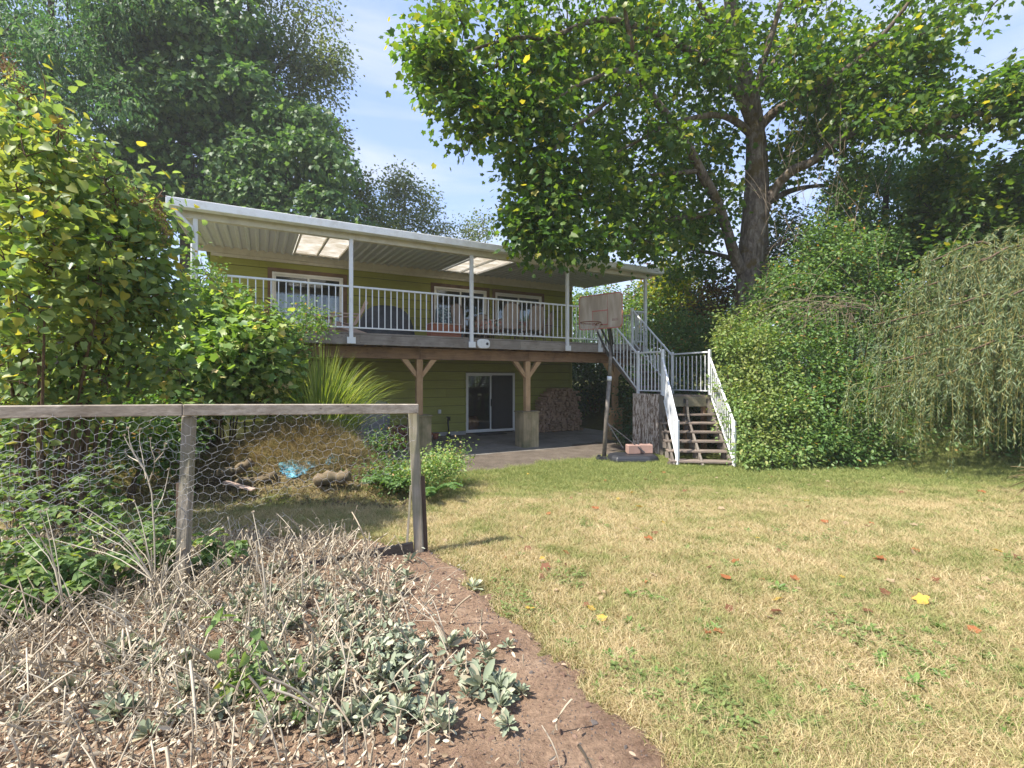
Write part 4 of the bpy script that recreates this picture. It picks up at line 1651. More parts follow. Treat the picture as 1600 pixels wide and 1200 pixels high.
rt = [(-5.6, 2.35), (-2.43, 3.50), (-.85, 4.285)]
for (a, b) in zip(rt[:-1], rt[1:]):
    mb = MB()
    a3 = Vector((*a, fz(a[0]) - .035)); b3 = Vector((*b, fz(b[0]) - .035))
    o = mb.beam(a3, b3, .045, .085).build('top_rail', M_FENCE_X, fence, bevel=.006)
for i, ((x, y), lean) in enumerate(zip([(-4.6, 2.75), (-2.43, 3.56), (-.86, 4.345)], (0, .035, .045))):
    b = Vector((x - lean * 1.5 + .02, y, gz(x, y) - .25)); tp = Vector((x, y, fz(x) - .08))
    if i == 2:
        b = Vector((x + .02, y, gz(x, y) - .2)); tp = Vector((x - .045, y, fz(x) - .06))
    if i == 1:
        b = Vector((x - .06, y, gz(x, y) - .2)); tp = Vector((x + .005, y, fz(x) - .08))
    MB().beam(b, tp, .085, .06, up=(0, 1, 0)).build('post', M_FENCE_Z, fence, bevel=.008)
    if i == 2:
        MB().beam(b + Vector((.052, .01, 0)), Vector((x + .032, y + .01, gz(x, y) + .72)), .05, .018, up=(0, 1, 0)).build('side_batten', M_RUSTWOOD, fence)
MB().beam((-.9, 4.32, .06), (-1.75, 3.98, .0), .035, .11).build('bottom_board', M_FENCE_D, fence, bevel=.005)
MB().beam((-1.75, 3.98, .0), (-3.4, 3.2, -.01), .035, .09).build('bottom_board', M_FENCE_D, fence, bevel=.005)
MB().beam((-.98, 4.4, 0), (-.93, 4.36, .62), .02, .012, up=(0, 1, 0)).build('loose_lath', M_FENCE_Z, fence)
# chicken wire, sagging
M_WIRE = plain('galvanised_wire', (.46, .46, .47), .75, .0, spec=.2)
a_ = .042
paths = []


def wire_pt(s, h):
    """s along the fence (0..~3.95), h down from the rail"""
    x = np.interp(s, [0, 1.9, 3.66, 3.7], [-4.2, -2.43, -.86, -.82]); y = np.interp(s, [0, 1.9, 3.66, 3.7], [2.85, 3.5, 4.29, 4.31])
    hh = h * (1 + .10 * math.sin(s * 2.1 + .5)) + .02 * math.sin(s * 9 + h * 8) + .012 * math.sin(s * 31 + h * 20)
    lift = .10 * math.exp(-((s - .5) / .6) ** 2) * h
    dx = .014 * math.sin(h * 14 + s * 5) + .007 * math.sin(s * 47 + h * 33)
    return [x + dx, y - .025 + .04 * math.sin(s * 3 + h * 5) * h, fz(x) - .075 - hh + lift]


rowh = a_ * 1.5
colw = a_ * math.sqrt(3)
hmax = lambda s: .78 + .22 * math.sin(s * 1.1 + .3) - (.0 if s < 2.2 else .12)
for r_ in range(0, 15):
    for c_ in range(0, int(3.7 / colw) + 1):
        s0_ = c_ * colw + (r_ % 2) * colw / 2
        h0_ = r_ * rowh
        if s0_ > 3.62 or h0_ > hmax(s0_): continue
        jx = lambda: random.uniform(-.004, .004)
        top_ = (s0_, h0_ - a_ / 2)
        bot_ = (s0_, h0_ + a_ / 2)
        l_ = (s0_ - colw / 2, h0_ + a_)
        rr_ = (s0_ + colw / 2, h0_ + a_)
        for (p, q) in ((top_, bot_), (bot_, l_), (bot_, rr_)):
            if p[1] < 0: p = (p[0], 0)
            paths.append([wire_pt(*p), wire_pt(*q)])
# second loose layer low on the left
for r_ in range(0, 9):
    for c_ in range(0, int(1.9 / colw) + 1):
        s0_ = c_ * colw * 1.02 + (r_ % 2) * colw / 2 + .02
        h0_ = .22 + r_ * rowh * .8
        if h0_ > .30 + .36 * math.exp(-((s0_ - .6) / .9) ** 2): continue
        for (p, q) in (((s0_, h0_ - a_ / 2), (s0_, h0_ + a_ / 2)), ((s0_, h0_ + a_ / 2), (s0_ - colw / 2, h0_ + a_)), ((s0_, h0_ + a_ / 2), (s0_ + colw / 2, h0_ + a_))):
            a3 = wire_pt(*p); b3 = wire_pt(*q)
            a3[1] += .05; b3[1] += .05
            paths.append([a3, b3])
paths = np.array(paths)
o = arr_obj('chicken_wire', [tube_arrays(paths, np.full(paths.shape[:2], .0010), 3)], M_WIRE, fence)
o['kind'] = 'stuff'
# a leaning brown stake and a second one beyond
for (x, y, h, lb) in [(-2.62, 3.75, .78, 'short brown stake beside the middle fence post'), (-4.0, 4.4, .75, 'rusty thin stake among the raspberry canes')]:
    o = MB().beam((0, 0, -.1), (-.02, .02, h), .05 if x > -3 else .02, .03, up=(0, 1, 0)).build('stake', M_RUSTWOOD)
    o.location = (x, y, gz(x, y))
    tag(o, lb, 'stake')

# ================================================================== debris mound
M_TARP, _nt, _bs, _o = newmat('blue_tarp')
_c = ramp(_nt, noise(_nt, coords(_nt), 9, 6, .7), [(.4, (.04, .24, .36)), (.58, (.09, .36, .48)), (.66, (.12, .11, .08))])
_nt.links.new(_c, _bs.inputs['Base Color']); _bs.inputs['Roughness'].default_value = .5
bump(_nt, _bs, noise(_nt, coords(_nt), 14, 5), .8, .03)


def mound_patch(name, px0, py0, px1, py1, mat, lb, cat, n=14, lift=.03, ph_=0):
    """a crumpled sheet lying on the face of the mound; its outline is irregular"""
    vs, fs = [], []
    c = P((px0 + px1) / 2, (py0 + py1) / 2, 7.16)
    for j in range(n + 1):
        for i in range(n + 1):
            a, b = i / n * 2 - 1, j / n * 2 - 1
            m = max(abs(a), abs(b)); r = math.hypot(a, b) or 1
            a, b = a * m / r, b * m / r
            th = math.atan2(b, a)
            w = 1 + .16 * math.sin(th * 3 + ph_) + .1 * math.sin(th * 7 + 1 + ph_) + .07 * math.sin(th * 13)
            X = c.x + a * w * (px1 - px0) / 2 / F * 7.16
            Zt = c.z + b * w * (py1 - py0) / 2 / F * 7.16
            yy = 6.6
            while gz(X, yy) < Zt and yy < 7.75: yy += .02
            vs.append((X, yy - lift - .02 * math.sin(a * 9 + b * 7) - .012 * math.sin(a * 23), Zt))
    for j in range(n):
        for i in range(n):
            k = j * (n + 1) + i
            fs.append((k, k + 1, k + n + 2, k + n + 1))
    o = MB().add(vs, fs).build(name, mat, None, True, top=(c.x, c.y, c.z))
    md = o.modifiers.new('thickness', 'SOLIDIFY'); md.thickness = .004
    tag(o, lb, cat)
    return o


mound_patch('tarp', 440, 718, 492, 741, M_TARP, 'large bright blue torn tarp patch showing in the mound', 'tarp', lift=.06)
mound_patch('tarp', 506, 711, 523, 727, M_TARP, 'small bright blue tarp scrap right of the larger blue patch', 'tarp', 8, .07, 2)
pw_ = P(382, 758, 6.75)
o = MB().beam((-.21, 0, .055), (.21, -.03, -.05), .09, .02).build('plank', M_PINKWOOD)
o.location = pw_ + Vector((0, -.12, .02))
tag(o, 'short pale broken plank lying on the lower left of the mound', 'plank')
M_ROTLOG = wood('rotten_log_bark', (.09, .065, .04), (.22, .165, .10), (.06, .055, .025), 0, .95, 20, bstr=1)
for (a, b, r_, lb) in [((325, 752), (392, 722), .07, 'mossy rotten log sloping up the left flank of the mound'), ((352, 775), (430, 742), .06, 'thin rotten log lying below the pale plank'),
                       ((495, 752), (545, 742), .09, 'knobbly stump piece under the blue tarp'), ((300, 765), (345, 748), .05, 'short branch stub at the left foot of the mound')]:
    p, q = P(*a, 6.9), P(*b, 6.95)
    p.z = max(p.z, gz(p.x, p.y) + .02); q.z = max(q.z, gz(q.x, q.y) + .02)
    mid = (p + q) / 2
    pts = [list(p - mid), list((p - mid) * .4 + Vector((0, -.03, .03))), list((q - mid) * .4 + Vector((0, 0, -.02))), list(q - mid)]
    cp = curve_pts(pts, 9)
    rr_ = [r_ * (1 + .25 * math.sin(k * 2.4)) for k in range(9)]
    o = MB().tube([tuple(x) for x in cp], rr_, 9).build('log', M_ROTLOG, None, True)
    o.location = mid
    tag(o, lb, 'log')
# stump with straw coloured crown
# utility wires across the upper right sky
M_CABLE = plain('utility_cable', (.05, .05, .055), .6)
for (a, b, lb) in [((1420, 160, 46), (1680, 30, 38), 'upper thin utility wire crossing the sky at the far right'), ((1290, 290, 60), (1700, 205, 40), 'lower thin utility wire behind the right branches')]:
    p, q = P(*a), P(*b)
    d = (q - p)
    pts = [p + d * t + Vector((0, 0, -1.6 * t * (1 - t))) for t in np.linspace(-.6, 1.6, 24)]
    o = MB().tube(pts, .014, 5).build('utility_wire', M_CABLE)
    tag(o, lb, 'wire')
# ================================================================== bark
def mat_bark(name, stops, moss=None, sc=9):
    m, nt, bs, _ = newmat(name)
    w = coords(nt, (sc, sc, sc * .35), 'World')
    n1 = noise(nt, w, 1, 8, .7, .4)
    n2 = noise(nt, coords(nt, which='World'), 2.2, 5, .65)
    c = ramp(nt, n1, stops)
    if moss:
        c = mixc(nt, ramp(nt, n2, [(.52, g3(0)), (.62, g3(.85))]), c, moss)
    nt.links.new(c, bs.inputs['Base Color'])
    bs.inputs['Roughness'].default_value = .95
    bs.inputs['Specular IOR Level'].default_value = .15
    bump(nt, bs, n1, 1.0, .05)
    return m


M_BARK = mat_bark('maple_bark', [(.32, (.05, .038, .03)), (.5, (.14, .112, .09)), (.68, (.28, .245, .205))], (.10, .07, .02))
M_BARK_D = mat_bark('dark_bark', [(.3, (.035, .028, .022)), (.7, (.10, .08, .062))], (.06, .055, .02))
M_TWIG = mat_bark('brown_twigs', [(.3, (.10, .07, .045)), (.7, (.20, .14, .095))], sc=20)
M_DEADTWIG = mat_bark('dead_twigs', [(.3, (.22, .17, .12)), (.7, (.38, .30, .22))], sc=20)

M_MAPLE = foliage('maple_leaves', [(0, (0.040, 0.102, 0.025)), (.35, (0.064, 0.142, 0.031)), (.7, (0.106, 0.191, 0.040)), (.93, (0.170, 0.248, 0.050)), (1, (0.397, 0.340, 0.071))], .55, .42, (1.6, 1.5, .45), ((.10, .15, .02), .5, .65, .5), spec=.4)
M_FAR = foliage('far_tree_leaves', [(0, (0.052, 0.112, 0.039)), (.5, (0.091, 0.173, 0.058)), (1, (0.161, 0.240, 0.076))], .45, .5, (1.3, 1.4, .7), ((.10, .13, .04), .55, .7, .4), pscale=.25)
M_CEDARF = foliage('cedar_foliage', [(0, (0.050, 0.122, 0.046)), (.5, (0.090, 0.179, 0.069)), (1, (0.146, 0.235, 0.084))], .45, .6, (1.2, 1.4, .7))
M_POPLAR = foliage('sparse_poplar_leaves', [(0, (0.070, 0.119, 0.049)), (.5, (0.119, 0.168, 0.067)), (1, (0.224, 0.238, 0.098))], .4, .5, (1.4, 1.4, .5))
M_SHRUB = foliage('pale_shrub_leaves', [(0, (0.128, 0.209, 0.067)), (.5, (0.194, 0.299, 0.098)), (.9, (0.284, 0.374, 0.120)), (1, (0.448, 0.419, 0.164))], .4, .5, (1.4, 1.4, .5), ((.24, .24, .07), .5, .66, .5), pscale=1.2)
M_BRAMBLE = foliage('bramble_leaves', [(0, (0.069, 0.146, 0.043)), (.6, (0.130, 0.230, 0.069)), (.95, (0.215, 0.307, 0.100)), (1, (0.491, 0.230, 0.092))], .4, .45, (1.5, 1.5, .45))
M_WILLOW = foliage('willow_leaves', [(0, (0.094, 0.138, 0.064)), (.5, (0.160, 0.215, 0.105)), (.9, (0.231, 0.287, 0.149)), (1, (0.354, 0.320, 0.133))], .4, .42, (1.35, 1.35, .5), spec=.5)
M_LILAC = foliage('lilac_leaves', [(0, (.11, .19, .08)), (.35, (.17, .265, .115)), (.76, (.25, .35, .15)), (.9, (.34, .37, .10)), (.98, (.42, .38, .08)), (1, (.38, .24, .08))], .52, .5, (1.4, 1.35, .55), ((.32, .34, .08), .52, .68, .5), spec=.3, pscale=.9)
M_SEED = foliage('dry_seed_heads', [(0, (.13, .07, .045)), (.6, (.24, .14, .08)), (1, (.36, .24, .14))], .15, .8, (1.2, 1.1, .8))
M_VINE = foliage('vine_maple_leaves', [(0, (0.107, 0.197, 0.061)), (.4, (0.174, 0.279, 0.084)), (.75, (0.273, 0.377, 0.121)), (.92, (0.424, 0.470, 0.182)), (1, (0.695, 0.499, 0.287))], .4, .45, (1.5, 1.5, .45))
M_YELLOW = foliage('yellow_green_leaves', [(0, (.16, .22, .025)), (.6, (.30, .34, .035)), (1, (.42, .36, .04))], .5, .45, (1.7, 1.6, .3))
M_PLUM = foliage('plum_leaves', [(0, (.10, .045, .055)), (.6, (.20, .10, .10)), (1, (.30, .20, .16))], .4, .5, (1.5, 1.1, .8))
M_RASP = foliage('raspberry_leaves', [(0, (.11, .185, .065)), (.5, (.16, .25, .085)), (.9, (.22, .31, .11)), (1, (.33, .33, .10))], .4, .45, (1.4, 1.4, .5))
M_REED = foliage('reed_leaves', [(0, (.15, .23, .05)), (.5, (.25, .34, .08)), (1, (.38, .42, .17))], .4, .45, (1.5, 1.4, .4))
M_DRYG = foliage('dry_grass', [(0, (.20, .16, .07)), (.5, (.34, .26, .12)), (1, (.46, .36, .19))], .3, .7, (1.2, 1.1, .7))
M_MIXG = foliage('mixed_grass', [(0, (.12, .16, .05)), (.5, (.24, .23, .09)), (1, (.40, .32, .15))], .3, .7, (1.2, 1.2, .6))
M_FERN = foliage('fern_leaves', [(0, (0.070, 0.154, 0.049)), (1, (0.168, 0.266, 0.084))], .35, .5)
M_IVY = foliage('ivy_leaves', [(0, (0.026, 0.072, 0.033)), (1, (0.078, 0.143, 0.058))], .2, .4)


def limb_list(spec, k0=10):
    out = []
    for (pts, r0, r1) in spec:
        out.append(([list(P(*p)) for p in pts], r0, r1, k0 + 2 * len(pts)))
    return out


# ================================================================== big maple
MX, MY = P(1166, 500, 14).x, 14.0
maple = thing('maple_tree', 'big old maple with mossy grey trunk and spreading canopy behind the stairs', 'tree', (MX, MY, gz(MX, MY)))
base_z = gz(MX, MY) - .4
trunk = [([(MX - .05, MY, base_z), (MX - .02, MY, base_z + .6)] + [list(P(*p)) for p in [(1167, 500, 14), (1172, 420, 14), (1180, 330, 14), (1181, 250, 14), (1178, 190, 14), (1166, 130, 13.9), (1150, 70, 13.8), (1138, -20, 13.7), (1128, -140, 13.6), (1120, -240, 13.5)]], .46, .09, 40)]
limbs = limb_list([
    ([(1160, 425, 13.9), (1147, 397, 13.8), (1124, 323, 13.4), (1093, 265, 12.9), (1073, 223, 12.5), (1050, 190, 12.2), (1031, 165, 12.0), (1007, 126, 11.7), (985, 60, 11.3), (970, -20, 11)], .17, .045),
    ([(1012, 132, 11.8), (985, 136, 11.5), (957, 153, 11.2), (922, 180, 10.9), (890, 205, 10.6), (868, 230, 10.4), (846, 280, 10.2)], .075, .018),
    ([(1007, 126, 11.7), (965, 110, 11.3), (930, 122, 10.9), (890, 140, 10.5), (862, 165, 10.2), (838, 205, 10.0)], .07, .018),
    ([(1124, 323, 13.4), (1090, 338, 13.0), (1046, 343, 12.6), (1003, 372, 12.2), (960, 385, 11.9)], .09, .02),
    ([(1090, 267, 12.9), (1060, 270, 12.5), (1020, 273, 12.1), (985, 285, 11.8)], .065, .02),
    ([(1178, 215, 14), (1150, 190, 13.6), (1120, 180, 13.2), (1085, 184, 12.8), (1040, 196, 12.3), (1007, 215, 11.9), (960, 240, 11.5)], .11, .025),
    ([(1176, 200, 14), (1155, 150, 13.4), (1120, 110, 12.9), (1075, 78, 12.4), (1020, 50, 11.9), (940, 30, 11.3), (860, 60, 10.7), (790, 95, 10.3), (730, 130, 10.0)], .14, .02),
    ([(860, 60, 10.7), (800, 60, 10.2), (730, 80, 9.9), (670, 95, 9.6)], .05, .015),
    ([(1184, 360, 14), (1205, 305, 13.8), (1236, 268, 13.4), (1270, 252, 13.0), (1299, 226, 12.6), (1355, 199, 12.2), (1400, 196, 11.9), (1435, 205, 11.7), (1470, 212, 11.5), (1502, 214, 11.4)], .16, .035),
    ([(1426, 202, 11.7), (1450, 196, 11.5), (1477, 186, 11.4), (1519, 178, 11.3), (1560, 180, 11.2), (1610, 172, 11.1), (1690, 165, 10.9), (1790, 190, 10.7)], .085, .03),
    ([(1186, 200, 14), (1210, 175, 13.6), (1250, 154, 13.1), (1299, 123, 12.6), (1350, 85, 12.2), (1400, 30, 11.9), (1450, -40, 11.6)], .15, .03),
    ([(1180, 160, 13.9), (1192, 100, 13.5), (1210, 40, 13.2), (1240, -60, 12.9), (1260, -140, 12.8)], .13, .03),
    ([(1184, 140, 14), (1215, 90, 14.4), (1250, 30, 14.8), (1300, -60, 15.2)], .12, .03),
    ([(1165, 130, 13.9), (1130, 70, 13.2), (1090, 0, 12.6), (1050, -90, 12.2)], .12, .03),
    ([(1185, 330, 14), (1230, 300, 14.8), (1290, 290, 15.6), (1360, 300, 16.3), (1430, 310, 17)], .10, .02),
    ([(1172, 420, 14), (1130, 400, 15), (1080, 390, 15.8), (1020, 380, 16.5)], .10, .02),
    ([(1186, 395, 14), (1230, 375, 13.4), (1262, 360, 12.8)], .06, .02),
    ([(1150, 80, 13.8), (1080, 100, 15), (1000, 120, 16), (920, 150, 17)], .12, .03),
])
tw, tn = limb_arrays(trunk, 18)
la, ln = limb_arrays(limbs, 8)
# root flare and a second stem grown together with the trunk
st2 = [([list(P(*p)) for p in [(1189, 520, 14.1), (1190, 430, 14.05), (1192, 340, 14.1), (1193, 260, 14.1), (1188, 200, 14.1)]], .19, .12, 16)]
s2, s2n = limb_arrays(st2, 12)
arr_obj('trunk', tw + s2, M_BARK, maple, smooth=True)
for a_ in la: arr_obj('limb', [a_], M_BARK, maple, smooth=True)


def blob_centers(blobs):
    out = []
    for (px, py, rx, ry, y0, y1, n) in blobs:
        k = 0
        while k < n:
            a, b = rng.uniform(-1, 1, 2)
            if a * a + b * b > 1: continue
            out.append(list(P(px + a * rx, py + b * ry, rng.uniform(y0, y1))))
            k += 1
    return np.array(out)


blobs = [
    (668, 92, 42, 28, 9.3, 10.2, 16), (705, 128, 55, 45, 9.4, 10.6, 34), (745, 185, 55, 42, 9.6, 10.6, 22), (800, 120, 80, 75, 9.6, 11.5, 62),
    (835, 205, 50, 70, 9.8, 11.2, 44), (838, 300, 48, 55, 9.8, 11.2, 44), (845, 360, 46, 34, 9.8, 11.0, 32), (880, 378, 28, 26, 9.8, 10.6, 12),
    (915, 300, 62, 80, 10.2, 12.8, 74), (930, 370, 40, 26, 10.2, 11.6, 18), (920, 120, 90, 90, 10.5, 14, 88), (1010, 70, 110, 60, 10.8, 15, 80),
    (990, 240, 80, 80, 11, 14.5, 86), (995, 345, 80, 52, 11, 14.5, 74), (1080, 130, 80, 70, 12, 16, 66), (1075, 300, 62, 60, 12.6, 16, 54), (1070, 375, 55, 40, 13, 16, 44),
    (1090, 230, 60, 40, 13.4, 16, 30), (1080, 420, 50, 30, 14.6, 16.5, 20), (1130, 60, 90, 60, 12, 16, 52),
    (1240, 95, 60, 60, 12.2, 15.5, 58), (1290, 150, 60, 60, 12, 15, 56), (1350, 95, 80, 50, 11.8, 14.5, 64), (1385, 160, 60, 36, 11.5, 13.5, 40),
    (1310, 215, 55, 30, 12.4, 14.5, 24), (1415, 200, 60, 20, 11.2, 12.4, 20), (1450, 130, 30, 40, 11.2, 13, 22), (1445, 85, 40, 24, 11.2, 13, 18), (1245, 235, 45, 40, 13.5, 16, 24), (1250, 195, 30, 30, 12.6, 14, 8),
    (1482, 180, 30, 22, 11, 12, 10), (1545, 155, 38, 26, 10.9, 11.8, 17), (1590, 130, 34, 34, 10.6, 11.6, 14), (1600, 195, 26, 30, 10.6, 11.6, 8), (1640, 150, 60, 60, 10.4, 11.6, 30),
    (1210, 330, 30, 40, 14.6, 16.5, 10), (1215, 265, 26, 30, 14.4, 16, 8),
    # above the frame
    (760, 30, 110, 60, 9.6, 12, 34), (900, 0, 130, 80, 10.5, 14, 40), (1050, -30, 140, 90, 11, 16, 40), (1200, -40, 150, 100, 12, 17, 44), (1380, -20, 130, 80, 11.6, 15, 40), (1150, -130, 160, 60, 12, 16, 20), (1500, 10, 90, 50, 11, 13, 18),
    # back half of the crown
    (1000, 150, 140, 120, 15, 18, 40), (1250, 120, 150, 130, 15.5, 18, 40), (1120, 300, 80, 80, 15.5, 17.5, 18),
]
mc = blob_centers(blobs)
keep_ = np.sin(mc[:, 0] * 2.3 + 1.3 * np.sin(mc[:, 2] * 1.9)) + np.sin(mc[:, 1] * 2.1 + mc[:, 2] * 2.7) + .5 * np.sin(mc[:, 2] * 4.4) > -1.05
mc = mc[keep_ | (mc[:, 0] < -1.0)]
tp_, tr_ = grow(ln + tn, mc, .032, .005, 6, .10, .08)
arr_obj('twigs', [tube_arrays(tp_, tr_, 4)], M_BARK_D, maple)
sel = mc
arr_obj('crown', [cluster_leaves(mc, 24, (.22, .22, .18), .14, SH_MAPLE, droop=.55, up=.8), cluster_leaves(mc, 10, (.34, .34, .30), .105, SH_MAPLE, droop=.55, up=.8)], M_MAPLE, maple)
# bare hanging twigs under the left tip
hb = []
for (a, b) in [((770, 180), (735, 222)), ((752, 195), (712, 228)), ((745, 205), (716, 238)), ((745, 180), (728, 200)), ((735, 222), (722, 246))]:
    hb.append(curve_pts([list(P(*a, 10)), list(P((a[0] + b[0]) / 2 + 4, (a[1] + b[1]) / 2 + 5, 9.95)), list(P(*b, 9.9))], 6))
hb = np.array(hb)
arr_obj('bare_twigs', [tube_arrays(hb, np.linspace(.012, .003, 6)[None].repeat(len(hb), 0), 4)], M_BARK_D, maple)
# hanging dry vines in the crown
hv = []
for k in range(26):
    a = (random.uniform(1200, 1330), random.uniform(60, 200))
    L = random.uniform(60, 190)
    yy = random.uniform(12.0, 13.0)
    hv.append(curve_pts([list(P(a[0], a[1], yy)), list(P(a[0] + random.uniform(-25, 15), a[1] + L * .3, yy)), list(P(a[0] + random.uniform(-15, 25), a[1] + L * .65, yy)), list(P(a[0] + random.uniform(-20, 20), a[1] + L, yy))], 10))
hv = np.array(hv)
arr_obj('hanging_vines', [tube_arrays(hv, np.full(hv.shape[:2], .006), 3)], M_DEADTWIG, maple)

# ================================================================== dark trees at the back left
def big_tree(name, label, loc, lobes, dens, size, shape, mat, trunk_r=.4, group='tall dark trees behind the house', top=None, up=.35, droop=.5, lump=.16):
    x, y = loc
    t = thing(name, label, 'tree', (x, y, gz(x, y)), group=group)
    zb = gz(x, y) - .3
    c0 = np.array([l[0] for l in lobes])
    tz = top or c0[:, 2].max()
    tr = [([(x, y, zb), (x + .1, y, zb + tz * .3), (x - .1, y + .1, zb + tz * .6), (x, y, tz)], trunk_r, .05, 18)]
    a, nds = limb_arrays(tr, 10)
    arr_obj('trunk', a, M_BARK_D, t, smooth=True)
    tpp, trr = grow(nds, c0, .10, .02, 6, .05, .05)
    arr_obj('limbs', [tube_arrays(tpp, trr, 5)], M_BARK_D, t)
    arr_obj('crown', [lobe_leaves(lobes, dens, size, shape, up=up, droop=droop, lump=lump)], mat, t)
    return t


def lobes_px(lst):
    out = []
    for (px, py, rx, ry, Y) in lst:
        c = P(px, py, Y)
        out.append(((c.x, c.y, c.z), (rx / F * Y, (rx + ry) / 2 / F * Y, ry / F * Y)))
    return out


def fill_lobes(px0, py0, px1, py1, Y, n, r, edge=None, dy=2.5, sq=.6):
    out = []
    for _ in range(n):
        a, b = rng.random(2)
        px, py = px0 + (px1 - px0) * a, py0 + (py1 - py0) * b
        if edge is not None:
            lim = np.interp(py, edge[0], edge[1])
            if px > lim - r * .5: px = lim - r * .5 - rng.random() * r * 1.5
        rr = r * rng.uniform(.6, 1.2)
        out.append((px, py, rr * 1.25, rr * sq, Y + rng.uniform(-dy, dy)))
    return lobes_px(out)


L1_ = fill_lobes(-160, 20, 40, 260, 24, 40, 36, dy=1.5) + fill_lobes(-60, 40, 215, 330, 25, 110, 38, dy=2.2, sq=.6) + fill_lobes(-60, -120, 200, 60, 25, 44, 40, dy=2.2)
big_tree('cedar_tree', 'tall dark feathery cedar at the far left behind the bushes', (P(80, 300, 25).x, 25), L1_, 17, .23, SH_FERN, M_CEDARF, .5, droop=1.0, up=.1)
e2 = ([60, 110, 200, 260, 330, 400], [392, 395, 430, 440, 500, 540])
L2_ = fill_lobes(175, 40, 400, 350, 27, 120, 36, dy=2.5, sq=.65) + fill_lobes(170, -110, 390, 60, 27, 44, 40, dy=2.5)
big_tree('broadleaf_tree', 'broad dark green tree rising behind the left part of the roof', (P(290, 300, 27).x, 27), L2_, 15, .26, SH_MAPLE, M_FAR, .5)
e3 = ([150, 200, 240, 300, 340, 390], [470, 520, 536, 555, 566, 600])
L3_ = fill_lobes(330, 175, 560, 400, 26, 90, 32, e3, dy=2, sq=.65)
big_tree('broadleaf_tree', 'rounded dark green tree right of the broad one, above the skylight', (P(450, 300, 26).x, 26), L3_, 17, .24, SH_MAPLE, M_FAR, .45)
# tall airy poplar behind them: clusters with gaps
pop = thing('poplar_tree', 'tall sparse poplar with sky showing through above the dark trees', 'tree', (P(420, 300, 30).x, 30, gz(P(420, 300, 30).x, 30)), group='tall dark trees behind the house')
zb = gz(-15, 30)
ptr = [([(P(420, 300, 30).x, 30, zb - .3), list(P(415, 330, 30)), list(P(405, 200, 30)), list(P(395, 90, 30)), list(P(385, -60, 30))], .5, .08, 20)]
pl = limb_list([([(405, 230, 30), (440, 180, 29.5), (480, 130, 29), (515, 95, 28.8)], .12, .03), ([(410, 270, 30), (450, 240, 29.5), (490, 200, 29), (525, 215, 28.8)], .1, .03), ([(400, 160, 30), (430, 110, 29.5), (460, 80, 29), (480, 40, 29)], .12, .03), ([(398, 120, 30), (370, 80, 30), (350, 40, 30)], .1, .03), ([(430, 200, 29.8), (470, 170, 29.5), (505, 160, 29)], .08, .03)])
a1_, n1_ = limb_arrays(ptr, 10); a2_, n2_ = limb_arrays(pl, 6)
arr_obj('trunk', a1_, M_BARK_D, pop, smooth=True)
for a_ in a2_: arr_obj('limb', [a_], M_BARK_D, pop, smooth=True)
pb_ = blob_centers([(440, 95, 60, 40, 28.5, 31, 56), (495, 105, 40, 24, 28.3, 30, 34), (480, 150, 44, 20, 28.4, 30, 26), (420, 150, 50, 40, 29, 31, 40), (500, 200, 34, 20, 28.4, 29.4, 26), (370, 80, 40, 30, 29.5, 31, 30), (520, 222, 18, 12, 28.4, 29, 10), (450, 30, 80, 40, 28.5, 31, 44), (400, -40, 60, 50, 29, 31, 40), (430, 230, 50, 30, 29, 30.5, 30), (515, 85, 18, 12, 28.6, 29.2, 9), (525, 110, 14, 10, 28.6, 29.2, 8), (470, 190, 30, 16, 28.6, 29.4, 16)])
t_, r_ = grow(n1_ + n2_, pb_, .04, .01, 5, .1, .08)
arr_obj('twigs', [tube_arrays(t_, r_, 3)], M_BARK_D, pop)
arr_obj('crown', [cluster_leaves(pb_, 46, (.5, .5, .38), .20, SH_DIAM, droop=.5, up=.5)], M_POPLAR, pop)
# smaller airy trees over the roof


def airy(label, trunk_px, Y, blobs_, size=.21, n=48, sig=.42, mat=M_POPLAR, top=None):
    x = P(*trunk_px, Y).x
    t = thing('birch_tree', label, 'tree', (x, Y, gz(x, Y)), group='distant airy trees over the roof')
    cs = blob_centers(blobs_)
    tr = [([(x, Y, gz(x, Y) - .3), list(P(trunk_px[0], trunk_px[1] + 110, Y)), list(P(trunk_px[0] + 3, trunk_px[1] + 60, Y)), list(P(trunk_px[0], trunk_px[1] + 25, Y))], .13, .02, 14)]
    a, nn_ = limb_arrays(tr, 8)
    arr_obj('trunk', a, M_BARK_D, t, smooth=True)
    tt, rr = grow(nn_, cs, .05, .012, 6, .1, .08)
    arr_obj('limbs', [tube_arrays(tt, rr, 4)], M_BARK_D, t)
    arr_obj('crown', [cluster_leaves(cs, n, (sig, sig, sig * .85), size, SH_DIAM, droop=.4, up=.5)], mat, t)


airy('olive tree just right of the dark trees, rising over the skylight', (572, 290), 31, [(565, 330, 26, 45, 30, 32, 46), (590, 360, 26, 24, 30, 32, 20), (560, 290, 14, 16, 30, 31, 9)])
airy('taller airy tree with sky gaps above the middle of the roof', (630, 270), 34, [(625, 290, 30, 26, 33, 35, 26), (612, 330, 26, 34, 33, 35, 30), (652, 325, 24, 34, 33, 35, 26), (640, 360, 50, 18, 33, 35, 22)])
airy('low airy tree right of the taller one over the roof', (700, 350), 34, [(695, 358, 22, 13, 33, 35, 14), (680, 368, 30, 12, 33, 35, 12)], .18, 30)
airy('small round airy tree over the roof near the maple tip', (748, 345), 34, [(748, 356, 24, 16, 33, 35, 22), (730, 372, 26, 12, 33, 35, 10)], .18, 34)
